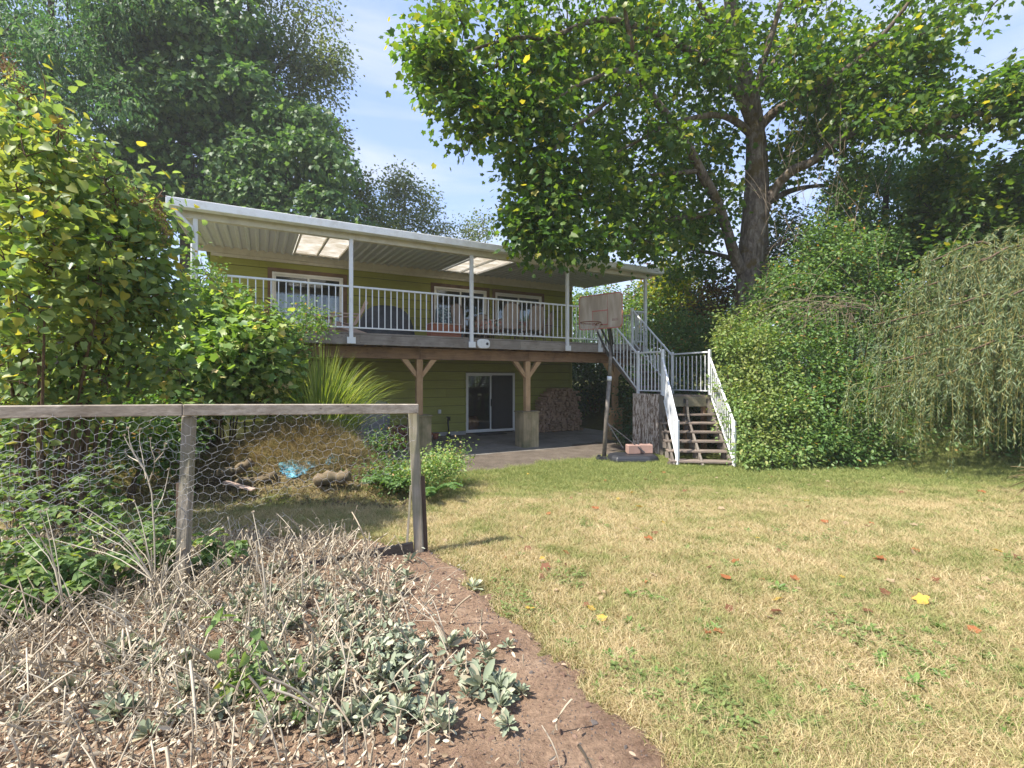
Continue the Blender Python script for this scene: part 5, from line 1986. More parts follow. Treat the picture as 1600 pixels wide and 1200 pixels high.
# wooded backdrop beyond: one mass nobody could count
bk = []
for k in range(150):
    a = rng.uniform(-.95, 1.3)
    d = rng.uniform(52, 70)
    h = rng.uniform(2.5, 5.5)
    bk.append(((a * d, d, rng.uniform(0, 6) + 3), (rng.uniform(2, 4), 3, h)))
arr_obj('distant_woodland', [lobe_leaves(bk, 2.6, .6, SH_DIAM, up=.2)], M_FAR)['kind'] = 'stuff'

# ================================================================== right side
# dark feathery conifer
cx_ = P(1390, 330, 15.5)
L5_ = fill_lobes(1310, 255, 1470, 430, 15.5, 54, 24, dy=1.3, sq=1.0)
tcy = big_tree('cypress_tree', 'dark feathery cypress behind the right hand brambles', (cx_.x, 15.5), L5_, 70, .15, SH_FERN, M_CEDARF, .25, group=None, up=.0, droop=-.9)
# bushy maple saplings at the right edge
L6_ = blob_centers([(1480, 300, 55, 60, 13, 15, 60), (1560, 330, 60, 50, 11.5, 14, 70), (1540, 380, 70, 40, 11.5, 14, 60), (1490, 240, 24, 26, 12.5, 13.5, 8), (1440, 360, 50, 50, 13, 15, 40), (1580, 270, 34, 34, 11.5, 13, 18), (1650, 320, 60, 80, 11, 13.5, 60), (1480, 390, 50, 40, 12, 14, 30)])
sx, sy = P(1530, 400, 13.4).x, 13.4
t = thing('sapling_maple', 'bright green young maple at the right edge under the long branch', 'tree', (sx, sy, gz(sx, sy)))
a, nn_ = limb_arrays([([(sx, sy, gz(sx, sy) - .2), (sx - .1, sy, 3), (sx + .1, sy, 5), (sx, sy, 6.5)], .12, .03, 14), ([(sx, sy, 2), (sx + 1, sy - .5, 4), (sx + 1.6, sy - .8, 6)], .09, .03, 10), ([(sx, sy, 2), (sx - 1, sy + .2, 4), (sx - 1.4, sy + .5, 6)], .09, .03, 10)], 8)
arr_obj('trunk', a, M_BARK_D, t, smooth=True)
tt, rr = grow(nn_, L6_, .03, .006, 6, .1, .08)
arr_obj('limbs', [tube_arrays(tt, rr, 4)], M_BARK_D, t)
arr_obj('crown', [cluster_leaves(L6_, 34, (.26, .26, .22), .13, SH_MAPLE, droop=.5)], M_MAPLE, t)


def bush(name, label, blobs_, n, sig, size, shape, mat, base_px, Y, stems=7, twig=M_TWIG, up=.8, droop=.3, r0=.02, cat='shrub', group=None, extra=None, lobes=None, dens=0, spread=.5):
    x = P(base_px, 700, Y).x
    t = thing(name, label, cat, (x, Y, gz(x, Y)), group=group)
    cs = blob_centers(blobs_)
    lim = []
    lo, hi = cs.min(0), cs.max(0)
    for k in range(stems):
        tc = cs[rng.integers(len(cs))]
        tx, ty = tc[0], tc[1]
        bx_, by_ = x + (tx - x) * spread, Y + (ty - Y) * spread
        zt = tc[2] - .1
        zb_ = gz(bx_, by_)
        lim.append(([(bx_, by_, zb_ - .1), (bx_ + (tx - bx_) * .3, by_ + (ty - by_) * .3, zb_ + (zt - zb_) * .5), (tx, ty, max(zt, zb_ + .3))], r0 * 1.6, r0 * .5, 10))
    sh = cs[rng.random(len(cs)) < .2]
    sh = sh + nrmz(sh - cs.mean(0)) * rng.uniform(.1, .32, (len(sh), 1)) + np.array([0, 0, .12])
    cs = np.vstack([cs, sh])
    a, nn_ = limb_arrays(lim, 6)
    arr_obj('stems', a, twig, t, smooth=True)
    tt, rr = grow(nn_, cs, r0, .003, 5, .08, .1)
    arr_obj('twigs', [tube_arrays(tt, rr, 3)], twig, t)
    parts = [cluster_leaves(cs, n, (sig, sig, sig * .8), size, shape, droop=droop, up=up)]
    arr_obj('foliage', parts, mat, t)
    return t, cs


# pale shrub beside the stairs (two shrubs)
bush('shrub', 'pale yellow green shrub directly right of the stairs', [(1185, 560, 62, 40, 10.6, 11.8, 80), (1180, 610, 58, 45, 10.4, 11.6, 90), (1200, 660, 60, 48, 9.8, 11.2, 110), (1215, 705, 62, 24, 9.5, 10.6, 70), (1170, 530, 50, 22, 11, 12, 40), (1185, 500, 60, 22, 11.5, 12.6, 40)], 46, .15, .076, SH_OVAL, M_SHRUB, 1200, 10.8, 9, up=1.0, droop=.25)
bush('shrub', 'deeper green shrub between the pale shrub and the willow', [(1270, 580, 50, 60, 10.6, 11.8, 80), (1290, 650, 62, 50, 10, 11.2, 110), (1300, 700, 60, 26, 9.7, 10.6, 70), (1330, 620, 40, 50, 10.4, 11.6, 50), (1370, 690, 40, 30, 10.2, 11, 36)], 42, .16, .08, SH_OVAL, M_BRAMBLE, 1300, 10.9, 8, up=1.0, droop=.25)
# brambles and vines up the bank
bush('bramble', 'tangled brambles and vines on the bank right of the maple trunk', [(1255, 470, 60, 44, 11.6, 13, 86), (1310, 430, 60, 44, 11.8, 13.4, 90), (1290, 380, 44, 40, 12.2, 13.6, 50), (1370, 410, 40, 50, 12, 13.4, 50), (1320, 330, 40, 40, 12.6, 13.8, 36), (1240, 520, 60, 34, 11.2, 12.4, 60), (1320, 500, 60, 34, 11.4, 12.6, 50), (1340, 280, 22, 34, 12.8, 13.6, 14), (1220, 430, 30, 30, 12.2, 13.2, 18), (1200, 470, 24, 24, 12, 13, 14), (1400, 470, 50, 40, 11.6, 12.8, 40)], 44, .17, .085, SH_OVAL, M_BRAMBLE, 1300, 12.4, 12, up=.7)
# dead arching canes hanging in front of it
dc = []
for k in range(70):
    a = (random.gauss(1300, 34), random.gauss(478, 14)); yy = random.uniform(10.9, 11.5)
    dx = random.gauss(-10, 45); dy = random.uniform(15, 80)
    dc.append(curve_pts([list(P(a[0], a[1], yy)), list(P(a[0] + dx * .5, a[1] + dy * .15 - 10, yy - .1)), list(P(a[0] + dx, a[1] + dy * .6, yy - .15)), list(P(a[0] + dx * 1.1, a[1] + dy, yy - .1))], 8))
for k in range(40):
    a = (random.uniform(1180, 1400), random.uniform(300, 560)); yy = random.uniform(11, 12.2)
    dx = random.gauss(0, 30); dy = -random.uniform(30, 90)
    dc.append(curve_pts([list(P(a[0], a[1], yy)), list(P(a[0] + dx * .5, a[1] + dy * .5, yy)), list(P(a[0] + dx * 1.4, a[1] + dy, yy))], 8))
dc = np.array(dc)
o = arr_obj('dead_canes', [tube_arrays(dc, np.linspace(.006, .0025, 8)[None].repeat(len(dc), 0), 3)], M_DEADTWIG)
tag(o, 'bare brown dead canes hanging over the bank left of the willow', 'dead canes', kind='stuff')
# dark bushes behind the stairs and under the deck
bush('bush', 'dark green bush behind the white landing railing', [(1060, 520, 60, 26, 14, 15.5, 60), (1090, 560, 50, 40, 13.4, 15, 60), (1040, 590, 50, 40, 13.8, 15.4, 50), (1125, 520, 30, 24, 13.4, 14.6, 24)], 50, .2, .09, SH_OVAL, M_BRAMBLE, 1070, 14.6, 8)
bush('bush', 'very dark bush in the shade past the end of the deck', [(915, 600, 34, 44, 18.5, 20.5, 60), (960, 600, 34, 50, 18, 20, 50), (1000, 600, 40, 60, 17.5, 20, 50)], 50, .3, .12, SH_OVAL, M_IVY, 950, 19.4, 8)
bush('bush', 'green hedge behind the stair foot below the deck end', [(930, 480, 50, 30, 20, 22, 40), (1000, 500, 50, 50, 18, 20, 60), (1050, 480, 50, 40, 17, 19, 50), (920, 640, 60, 26, 19, 21, 40)], 50, .3, .12, SH_OVAL, M_BRAMBLE, 990, 20, 8)
bush('yellow_shrub', 'bright yellow green shrub glowing between the roof end and the maple trunk', [(1045, 470, 22, 22, 17, 18.4, 20), (1070, 452, 22, 18, 17, 18.4, 16), (1085, 480, 26, 18, 16.6, 18, 16), (1030, 450, 14, 14, 17, 18, 8), (1055, 420, 26, 14, 17, 18.4, 10)], 40, .2, .12, SH_OVAL, M_YELLOW, 1060, 17.6, 5)
bush('plum_bush', 'dusty purple leaved bush behind the roof corner', [(1030, 440, 26, 22, 19, 20.5, 26), (1010, 470, 22, 22, 19, 20.5, 18), (1060, 435, 18, 16, 18.6, 20, 10)], 36, .24, .12, SH_OVAL, M_PLUM, 1025, 19.6, 5)
bush('brown_bush', 'rusty brown leaved bush at the left foot of the maple', [(1110, 470, 26, 30, 15, 16.6, 26), (1130, 440, 22, 26, 15, 16.6, 18), (1215, 450, 26, 40, 15, 16.5, 26)], 30, .2, .1, SH_OVAL, foliage('rusty_leaves', [(0, (.07, .05, .025)), (.6, (.16, .09, .04)), (1, (.26, .16, .07))], .35), 1120, 15.8, 5)
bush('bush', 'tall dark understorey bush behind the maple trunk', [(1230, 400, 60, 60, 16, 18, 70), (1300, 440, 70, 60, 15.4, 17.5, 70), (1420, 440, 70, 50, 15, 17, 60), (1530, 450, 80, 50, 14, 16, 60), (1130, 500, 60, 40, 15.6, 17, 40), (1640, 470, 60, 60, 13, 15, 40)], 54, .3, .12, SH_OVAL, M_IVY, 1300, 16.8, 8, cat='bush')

bush('hedge', 'dark hedge filling the space behind the willow strands', [(1400, 620, 80, 60, 11, 12.5, 110), (1520, 600, 90, 70, 11, 12.5, 120), (1640, 600, 90, 80, 10.5, 12, 110), (1450, 520, 90, 50, 11.5, 13, 90), (1580, 500, 90, 50, 11, 12.5, 90), (1480, 690, 110, 26, 10.6, 11.8, 90), (1620, 690, 90, 30, 10, 11.5, 70)], 40, .2, .09, SH_OVAL, M_BRAMBLE, 1500, 11.8, 12, cat='hedge')
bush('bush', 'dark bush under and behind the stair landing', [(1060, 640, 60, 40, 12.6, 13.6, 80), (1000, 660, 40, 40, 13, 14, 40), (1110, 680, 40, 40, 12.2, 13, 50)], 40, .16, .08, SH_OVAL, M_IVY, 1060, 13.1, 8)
# willow: arching limbs from the right with hanging strands
wil = thing('willow_tree', 'weeping willow with long hanging strands at the right edge of the lawn', 'willow', (11.6, 9.6, gz(11.6, 9.6)))
wbase = (11.6, 9.8, gz(11.6, 9.8) - .2)
tips = [(1345, 560, 9.6), (1330, 500, 10.2), (1380, 450, 10.2), (1420, 400, 10.0), (1400, 520, 8.9), (1450, 470, 8.6), (1500, 400, 9.0), (1480, 540, 8.0), (1530, 460, 7.8), (1580, 400, 8.2), (1560, 520, 7.4), (1620, 460, 7.2), (1330, 600, 9.4), (1430, 580, 8.4), (1610, 560, 6.9), (1680, 430, 7.4), (1450, 420, 9.6), (1550, 380, 9.4), (1360, 480, 10.6), (1700, 520, 6.8)]
wl = []
for (px, py, Y) in tips:
    tpnt = P(px + 34, py + 8, Y)
    b = Vector(wbase)
    top_ = Vector(((b.x * .45 + tpnt.x * .55), (b.y * .45 + tpnt.y * .55), tpnt.z + .3))
    wl.append(([b, (b.x * .85 + tpnt.x * .15, b.y * .85 + tpnt.y * .15, min(2.4, tpnt.z * .8)), top_, tpnt], .06, .012, 16))
a, wn_ = limb_arrays([(list(map(lambda q: list(q), p)), r0, r1, k) for (p, r0, r1, k) in wl], 6)
for q_ in a: arr_obj('limb', [q_], M_TWIG, wil, smooth=True)
arr_obj('trunk', limb_arrays([([list(wbase), (11.6, 9.7, 1.5), (11.4, 9.6, 2.8)], .2, .12, 8)], 12)[0], M_BARK, wil, smooth=True)
strands = []
wnodes = np.vstack([n_[6:] for n_ in wn_])
for k in range(1300):
    b = wnodes[rng.integers(len(wnodes))] + rng.normal(size=3) * np.array([.28, .28, .12])
    L = rng.uniform(.35, 1.35) * (1 + .35 * math.sin(b[0] * 3.1 + b[1] * 2.3))
    zend = gz(b[0], b[1]) + rng.uniform(.12, .7) + .25 * (rng.random() ** 2) * 2
    L = min(L, max(.35, b[2] - zend)) if rng.random() < .85 else min(1.9, max(.4, b[2] - zend + .15))
    d = rng.normal(size=2); d = d / np.linalg.norm(d) * rng.uniform(.1, .42)
    d[0] -= .14
    ts = np.linspace(0, 1, 8)
    p = np.stack([b[0] + d[0] * np.sin(ts * PI / 2), b[1] + d[1] * np.sin(ts * PI / 2), b[2] + .10 * np.sin(ts * PI) * (1 - ts) - L * ts ** 1.5], -1)
    strands.append(p)
strands = np.array(strands)
arr_obj('strands', [tube_arrays(strands, np.linspace(.0045, .0016, 8)[None].repeat(len(strands), 0), 3)], foliage('willow_twigs', [(0, (.20, .18, .05)), (1, (.33, .28, .09))], .05, .6), wil)
m = 40
ti = rng.random((len(strands), m)) * 6.99
i0 = ti.astype(int)
fr = (ti - i0)[..., None]
s_i = np.arange(len(strands))[:, None]
pa, pb2 = strands[s_i, i0], strands[s_i, i0 + 1]
pos = (pa * (1 - fr) + pb2 * fr).reshape(-1, 3)
dr = nrmz((pb2 - pa).reshape(-1, 3))
sd = rng.normal(size=pos.shape); sd[:, 2] *= .4
tip = dr * .75 + nrmz(sd) * .6
arr_obj('foliage', [leaf_arrays(pos, tip, rng.normal(size=pos.shape) + np.array([0, 0, .6]), rng.uniform(.07, .13, len(pos)), SH_LANCE)], M_WILLOW, wil)
# yellow strap leaves poking in at the right edge
sp_ = []
for k in range(16):
    b = P(1640, 760, 6.6); e = P(random.uniform(1565, 1600), random.uniform(728, 790), 6.5)
    sp_.append([list(b), list((b + e) / 2 + Vector((0, 0, .1))), list(e)])
sp_ = np.array([curve_pts(s, 6) for s in sp_])
o = arr_obj('strap_leaved_plant', [tube_arrays(sp_, np.linspace(.014, .003, 6)[None].repeat(len(sp_), 0), 3)], M_DRYG)
tag(o, 'pale yellow strap leaves of a low plant at the far right edge', 'plant')

# ================================================================== left side
# lilac
lil_blobs = [(20, 190, 60, 60, 4.0, 5.2, 40), (70, 250, 70, 50, 4.0, 5.2, 50), (130, 300, 60, 46, 4.2, 5.4, 46), (40, 330, 80, 70, 3.6, 5.2, 70), (180, 350, 60, 44, 4.6, 5.8, 50), (120, 400, 80, 60, 4.0, 5.6, 66), (30, 440, 70, 70, 3.6, 5.0, 60), (230, 400, 55, 50, 5.0, 6.2, 50),
             (250, 350, 36, 26, 5.2, 6.2, 18), (200, 450, 70, 50, 4.8, 6.2, 56), (100, 500, 90, 50, 4.2, 5.8, 60), (20, 560, 70, 60, 4.0, 5.4, 40), (270, 450, 40, 50, 5.6, 6.6, 34), (180, 530, 80, 50, 5.2, 6.6, 50), (100, 600, 90, 40, 4.6, 6, 40), (-20, 350, 40, 160, 4.2, 5.2, 30), (275, 500, 36, 30, 5.8, 6.8, 18), (240, 590, 70, 40, 5.6, 6.8, 30)]
lil_blobs = [(a, b, c, d, min(e, 4.6 + (e - 4.6) * .45) if e > 4.6 else e, 4.6 + (f - 4.6) * .45 if f > 4.6 else f, n) for (a, b, c, d, e, f, n) in [((q[0] - 38 if q[0] >= 225 and q[1] < 560 else q[0] - 12 if q[0] > 170 else q[0]), *q[1:]) for q in lil_blobs]] + [(60, 640, 90, 40, 4.4, 5.0, 30)]
lil, lcs = bush('lilac_bush', 'large lilac bush with broad green and yellow leaves at the left edge', lil_blobs, 10, .15, .078, SH_HEART, M_LILAC, 60, 5.2, 26, up=.55, droop=.45, r0=.014, spread=.45, cat='bush')
# the nearest leaves are leaves of their own
near = lcs[np.argsort(lcs[:, 1])][:150]
v_, l_, t_ = leaf_arrays(np.zeros((1, 3)), np.array([[0, 1., 0]]), np.array([[0, 0, 1.]]), [1.0], SH_HEART)
LEAFM = []
for k, ccol in enumerate([(.10, .19, .06), (.13, .22, .07), (.085, .165, .06), (.34, .34, .05)]):
    me = np_mesh('leaf_shape', v_, l_, t_)
    me.materials.append(foliage('lilac_leaf_%s' % 'abcd'[k], [(0, ccol), (1, ccol)], .42, .38, (1.7, 1.5, .35), spec=.5))
    LEAFM.append(me)
for k in range(290):
    c = near[k % len(near)] + rng.normal(size=3) * np.array([.13, .1, .13]) - np.array([0, .12, 0])
    inst('leaf', LEAFM[min(3, int(rng.random() * 3.25))], lil, tuple(c), (rng.uniform(-1.0, .5), rng.uniform(-.6, .6), rng.uniform(0, 6.28)), tuple([rng.uniform(.065, .10)] * 3))
# dry brown flower heads on top
sd_ = []
for (px, py, Y, s) in [(22, 118, 4.4, 1), (95, 205, 4.6, .9), (10, 108, 4.3, .8), (150, 262, 4.8, .9), (205, 310, 5.2, .8), (230, 322, 5.4, .8), (250, 330, 5.5, .8), (100, 215, 4.5, .6), (262, 372, 5.7, .9), (255, 345, 5.5, .8), (150, 255, 4.7, .7), (40, 150, 4.4, .6), (215, 325, 5.3, .8), (170, 330, 5.0, .6)]:
    c = np.array(P(px - 4, py - 8, min(Y, 4.6 + (Y - 4.6) * .45) * .93))
    n = int(150 * s)
    p = c + rng.normal(size=(n, 3)) * np.array([.035, .035, .065]) * s
    sd_.append(leaf_arrays(p, rnd_dir(n), rnd_dir(n), rng.uniform(.012, .026, n), SH_DIAM))
arr_obj('seed_heads', sd_, M_SEED, lil)

# big leaved vines and bushes in front of the deck's left end
vt, vcs = bush('vine_thicket', 'thicket of broad lobed leaves on the bank under the left end of the deck', [(a, b, c, d, e + .8, f + .8, n) for (a, b, c, d, e, f, n) in [(330, 500, 40, 20, 7.0, 7.9, 36), (365, 530, 50, 30, 6.8, 7.8, 50), (300, 560, 60, 40, 6.4, 7.6, 56), (380, 570, 60, 34, 6.6, 7.6, 60), (310, 610, 60, 34, 6.6, 7.6, 50), (405, 605, 30, 26, 6.9, 7.8, 24), (230, 600, 60, 50, 6.0, 7.2, 40), (400, 530, 34, 22, 7.2, 8, 24), (240, 650, 70, 40, 6.4, 7.4, 40)]], 28, .17, .12, SH_MAPLE, M_VINE, 340, 8.2, 10, up=1.0, droop=.3, r0=.012, cat='thicket')
bush('rose_bush', 'climbing rose with sparse leaves on the left end of the deck railing', [(330, 455, 16, 34, 8.0, 8.6, 22), (420, 515, 30, 24, 8.0, 8.8, 30), (470, 510, 40, 22, 8.3, 9.2, 26), (350, 470, 24, 24, 8.0, 8.7, 18), (440, 540, 30, 20, 8.0, 8.8, 22), (480, 495, 30, 16, 8.8, 9.3, 10), (310, 470, 20, 30, 7.8, 8.3, 16)], 24, .13, .06, SH_OVAL, M_BRAMBLE, 400, 8.6, 6, r0=.008)
fl_ = thing('red_flower', 'deep red flower head among leaves at the left of the deck', 'flower', tuple(P(417, 523, 7.95)))
c = np.array(P(417, 523, 7.95)); d = rnd_dir(60)
arr_obj('petals', [leaf_arrays(c + d * .03, d, rnd_dir(60), rng.uniform(.04, .06, 60), SH_OVAL)], foliage('red_petals', [(0, (.22, .01, .03)), (1, (.42, .03, .06))], .2), fl_)
c2 = np.array(P(420, 500, 7.95)) + rng.normal(size=(60, 3)) * np.array([.06, .06, .12])
arr_obj('leaves', [leaf_arrays(c2, rnd_dir(60), rnd_dir(60), .06, SH_OVAL)], M_PLUM, fl_)
bush('bush', 'dark bush in the shade behind the left part of the fence', [(120, 660, 130, 40, 5.6, 6.6, 70), (235, 690, 50, 30, 6.2, 7.0, 34), (40, 700, 90, 50, 5.2, 6.2, 50), (-40, 640, 40, 90, 5, 6.4, 20)], 40, .18, .075, SH_OVAL, M_BRAMBLE, 150, 6.2, 9, cat='bush')

# ornamental reed grass clump


def blades(name, label, cat, base, n, hmin, hmax, spread, width, mat, lean=.6, droop=.5, tipz=None, K=7, flat=True):
    b = np.array(base)
    t = thing(name, label, cat, tuple(base))
    a = rng.uniform(0, 2 * PI, n)
    r = rng.random(n) ** .7
    p0 = b + np.stack([np.cos(a) * r * spread * .35, np.sin(a) * r * spread * .35, np.zeros(n)], -1)
    h = rng.uniform(hmin, hmax, n)
    out = spread * r * rng.uniform(.6, 1.3, n)
    ts = np.linspace(0, 1, K)
    px = p0[:, None, 0] + np.cos(a)[:, None] * out[:, None] * (ts ** 1.8)[None]
    py = p0[:, None, 1] + np.sin(a)[:, None] * out[:, None] * (ts ** 1.8)[None]
    pz = p0[:, None, 2] + h[:, None] * (ts - droop * r[:, None] * ts ** 3.2)
    paths = np.stack([px, py, pz], -1)
    w = width * np.sin(np.clip(.25 + ts * .75, 0, 1) * PI) + .0006
    side = np.stack([-np.sin(a + rng.normal(size=n) * .9), np.cos(a + rng.normal(size=n) * .9), np.zeros(n)], -1)
    L_ = paths - side[:, None] * w[None, :, None] / 2
    R_ = paths + side[:, None] * w[None, :, None] / 2
    v = np.stack([L_, R_], 2).reshape(-1, 3)
    i = np.arange(K - 1)
    q = np.stack([2 * i, 2 * i + 1, 2 * i + 3, 2 * i + 2], -1).ravel()
    loops = (q[None] + (np.arange(n) * 2 * K)[:, None]).ravel()
    arr_obj('blades', [(v, loops, np.full(n * (K - 1), 4))], mat, t)
    return t


rb = P(500, 690, 8.5)
blades('reed_clump', 'tall bright green ornamental grass clump in front of the deck', 'ornamental grass', (rb.x, rb.y, gz(rb.x, rb.y)), 1500, 1.5, 2.5, 1.25, .014, M_REED, droop=.42, K=9)

# ferns and low plants by the right fence post
for k, (px, py, Y, s, lb) in enumerate([(668, 688, 6.9, .55, 'fern to the right of the end post, in front of the pedestal'), (610, 700, 7.2, .5, 'fern behind the chicken wire near the end post')]):
    b = P(px, py, Y)
    t = thing('fern', lb, 'fern', (b.x, b.y, gz(b.x, b.y)), group='ferns near the end post')
    fr_ = []
    ps, tips_ = [], []
    for j in range(16):
        a = rng.uniform(0, 2 * PI); L = rng.uniform(.6, 1) * s
        ts = np.linspace(0, 1, 7)
        p = np.stack([b.x + np.cos(a) * L * ts, b.y + np.sin(a) * L * ts, gz(b.x, b.y) + L * (1.5 * ts - 1.0 * ts ** 2)], -1)
        fr_.append(p)
        for q in np.linspace(.15, 1, 22):
            i_ = min(5, int(q * 6)); f_ = q * 6 - i_
            pt_ = p[i_] * (1 - f_) + p[i_ + 1] * f_
            d_ = nrmz(p[i_ + 1] - p[i_]); s_ = np.cross(d_, [0, 0, 1.])
            for sg in (-1, 1):
                ps.append(pt_); tips_.append(s_ * sg + d_ * .4)
    fr_ = np.array(fr_)
    arr_obj('stalks', [tube_arrays(fr_, np.full(fr_.shape[:2], .003), 3)], M_FERN, t)
    ps = np.array(ps); tips_ = np.array(tips_)
    arr_obj('fronds', [leaf_arrays(ps, tips_, np.tile([0, 0, 1.], (len(ps), 1)) + rng.normal(size=ps.shape) * .2, rng.uniform(.06, .1, len(ps)) * s * 1.7, SH_FERN)], M_FERN, t)
bush('low_shrub', 'low mounding green shrub just right of the end fence post', [(690, 728, 36, 12, 7.0, 8.0, 60), (665, 738, 26, 9, 6.8, 7.6, 30), (700, 715, 20, 8, 7.6, 8.4, 20)], 34, .09, .04, SH_OVAL, M_VINE, 690, 7.5, 5, r0=.006)
bush('low_shrub', 'low straggly greenery at the right foot of the mound', [(600, 740, 34, 16, 7.0, 8.0, 40), (600, 700, 26, 18, 7.8, 8.6, 30), (620, 748, 24, 12, 6.8, 7.6, 24)], 26, .12, .045, SH_OVAL, M_BRAMBLE, 590, 7.6, 5, r0=.006)

RASP_LABELS = ['tall raspberry cane at the far left edge under the fence rail', 'raspberry cane right of the far left one, half as tall', 'tall raspberry cane with a pale top between the left edge and the brown stake', 'short raspberry cane just left of the tall bleached weed', 'raspberry cane near the camera at the left edge, in front of the wire', 'tallest raspberry cane, farthest back at the left edge behind the wire', 'low raspberry cane in front, left of the fanning bleached weed', 'low raspberry cane at the foot of the middle fence post, on its left', 'tall raspberry cane half cut off by the left picture edge', 'medium raspberry cane between the left edge and the middle post, near the wire', 'small raspberry cane right of the middle fence post', 'tall raspberry cane at the back, between the left edge and the middle post', 'raspberry cane behind the wire directly left of the middle post', 'short raspberry cane low at the left picture edge', 'raspberry cane farthest back, in the gap under the lilac', 'lowest raspberry sprout nearest the camera at the left']
# raspberry canes, bottom left: each cane with compound leaves
for k, (px, Y, h, lean) in enumerate([(30, 3.9, .95, -.1), (95, 3.75, .62, .05), (150, 4.3, .92, .12), (210, 4.1, .55, .0), (60, 3.3, .62, .1), (15, 4.6, 1.1, .05), (120, 3.3, .42, -.05), (240, 3.7, .42, .12), (-30, 3.6, .9, 0), (180, 3.6, .5, -.1), (330, 3.8, .35, .1), (90, 4.6, .98, .0), (270, 4.5, .6, .05), (-10, 3.2, .55, .1), (160, 4.9, .8, .1), (40, 3.05, .38, 0)]):
    x = P(px, 0, Y).x
    t = thing('raspberry_plant', RASP_LABELS[k], 'raspberry plant', (x, Y, gz(x, Y)), group='raspberry canes at the lower left')
    zb = gz(x, Y)
    cp = curve_pts([(x, Y, zb), (x + lean * .3, Y, zb + h * .5), (x + lean, Y - .05, zb + h)], 10)
    canes = [cp]
    for s_ in range(2):
        a = rng.uniform(0, 6.28)
        e = np.array([x + math.cos(a) * .25, Y + math.sin(a) * .2, zb + h * rng.uniform(.5, .85)])
        canes.append(curve_pts([(x, Y, zb), ((x + e[0]) / 2, (Y + e[1]) / 2, zb + h * .5), tuple(e)], 10))
    arr_obj('canes', [tube_arrays(np.array(canes), np.linspace(.005, .002, 10)[None].repeat(3, 0), 5)], M_RUSTWOOD, t)
    ps, tp2, nr2, sz2, pet = [], [], [], [], []
    for cn in canes:
        for j in range(2, 10):
            for rep in range(2):
                a = rng.uniform(0, 6.28)
                L = rng.uniform(.07, .14)
                e = cn[j] + np.array([math.cos(a) * L, math.sin(a) * L, .03])
                pet.append([cn[j], (cn[j] + e) / 2 + [0, 0, .015], e])
                for da, sc_ in ((0, 1), (1.3, .75), (-1.3, .75)):
                    ps.append(e); tp2.append([math.cos(a + da), math.sin(a + da), -.35]); nr2.append([rng.normal() * .2, rng.normal() * .2, 1]); sz2.append(rng.uniform(.075, .105) * sc_ * (.8 + .03 * (10 - j)))
    arr_obj('leaf_stalks', [tube_arrays(np.array(pet), np.full((len(pet), 3), .0014), 3)], M_RASP, t)
    arr_obj('foliage', [leaf_arrays(np.array(ps), np.array(tp2), np.array(nr2), np.array(sz2), SH_HEART)], M_RASP, t)
# ================================================================== lawn
def blade_mesh(name, n, h, spread, w, mat, lean=.5, K=3):
    a = rng.uniform(0, 2 * PI, n)
    p0 = np.stack([rng.normal(size=n) * spread, rng.normal(size=n) * spread, np.full(n, -.005)], -1)
    hh = h * rng.uniform(.5, 1.15, n)
    ln_ = lean * hh * rng.uniform(.2, 1.5, n)
    ts = np.linspace(0, 1, K + 1)
    P_ = p0[:, None] + np.stack([np.cos(a)[:, None] * ln_[:, None] * ts ** 2, np.sin(a)[:, None] * ln_[:, None] * ts ** 2, hh[:, None] * ts * (1 - .25 * ts)], -1)
    b = a + rng.normal(size=n) * 1.0
    sdv = np.stack([-np.sin(b), np.cos(b), np.zeros(n)], -1)
    ww = w * (1 - ts ** 1.6) + .0004
    v = np.stack([P_ - sdv[:, None] * ww[None, :, None] / 2, P_ + sdv[:, None] * ww[None, :, None] / 2], 2).reshape(-1, 3)
    i = np.arange(K)
    q = np.stack([2 * i, 2 * i + 1, 2 * i + 3, 2 * i + 2], -1).ravel()
    loops = (q[None] + (np.arange(n) * 2 * (K + 1))[:, None]).ravel()
    me = np_mesh(name, v, loops, np.full(n * K, 4))
    me.materials.append(mat)
    return me


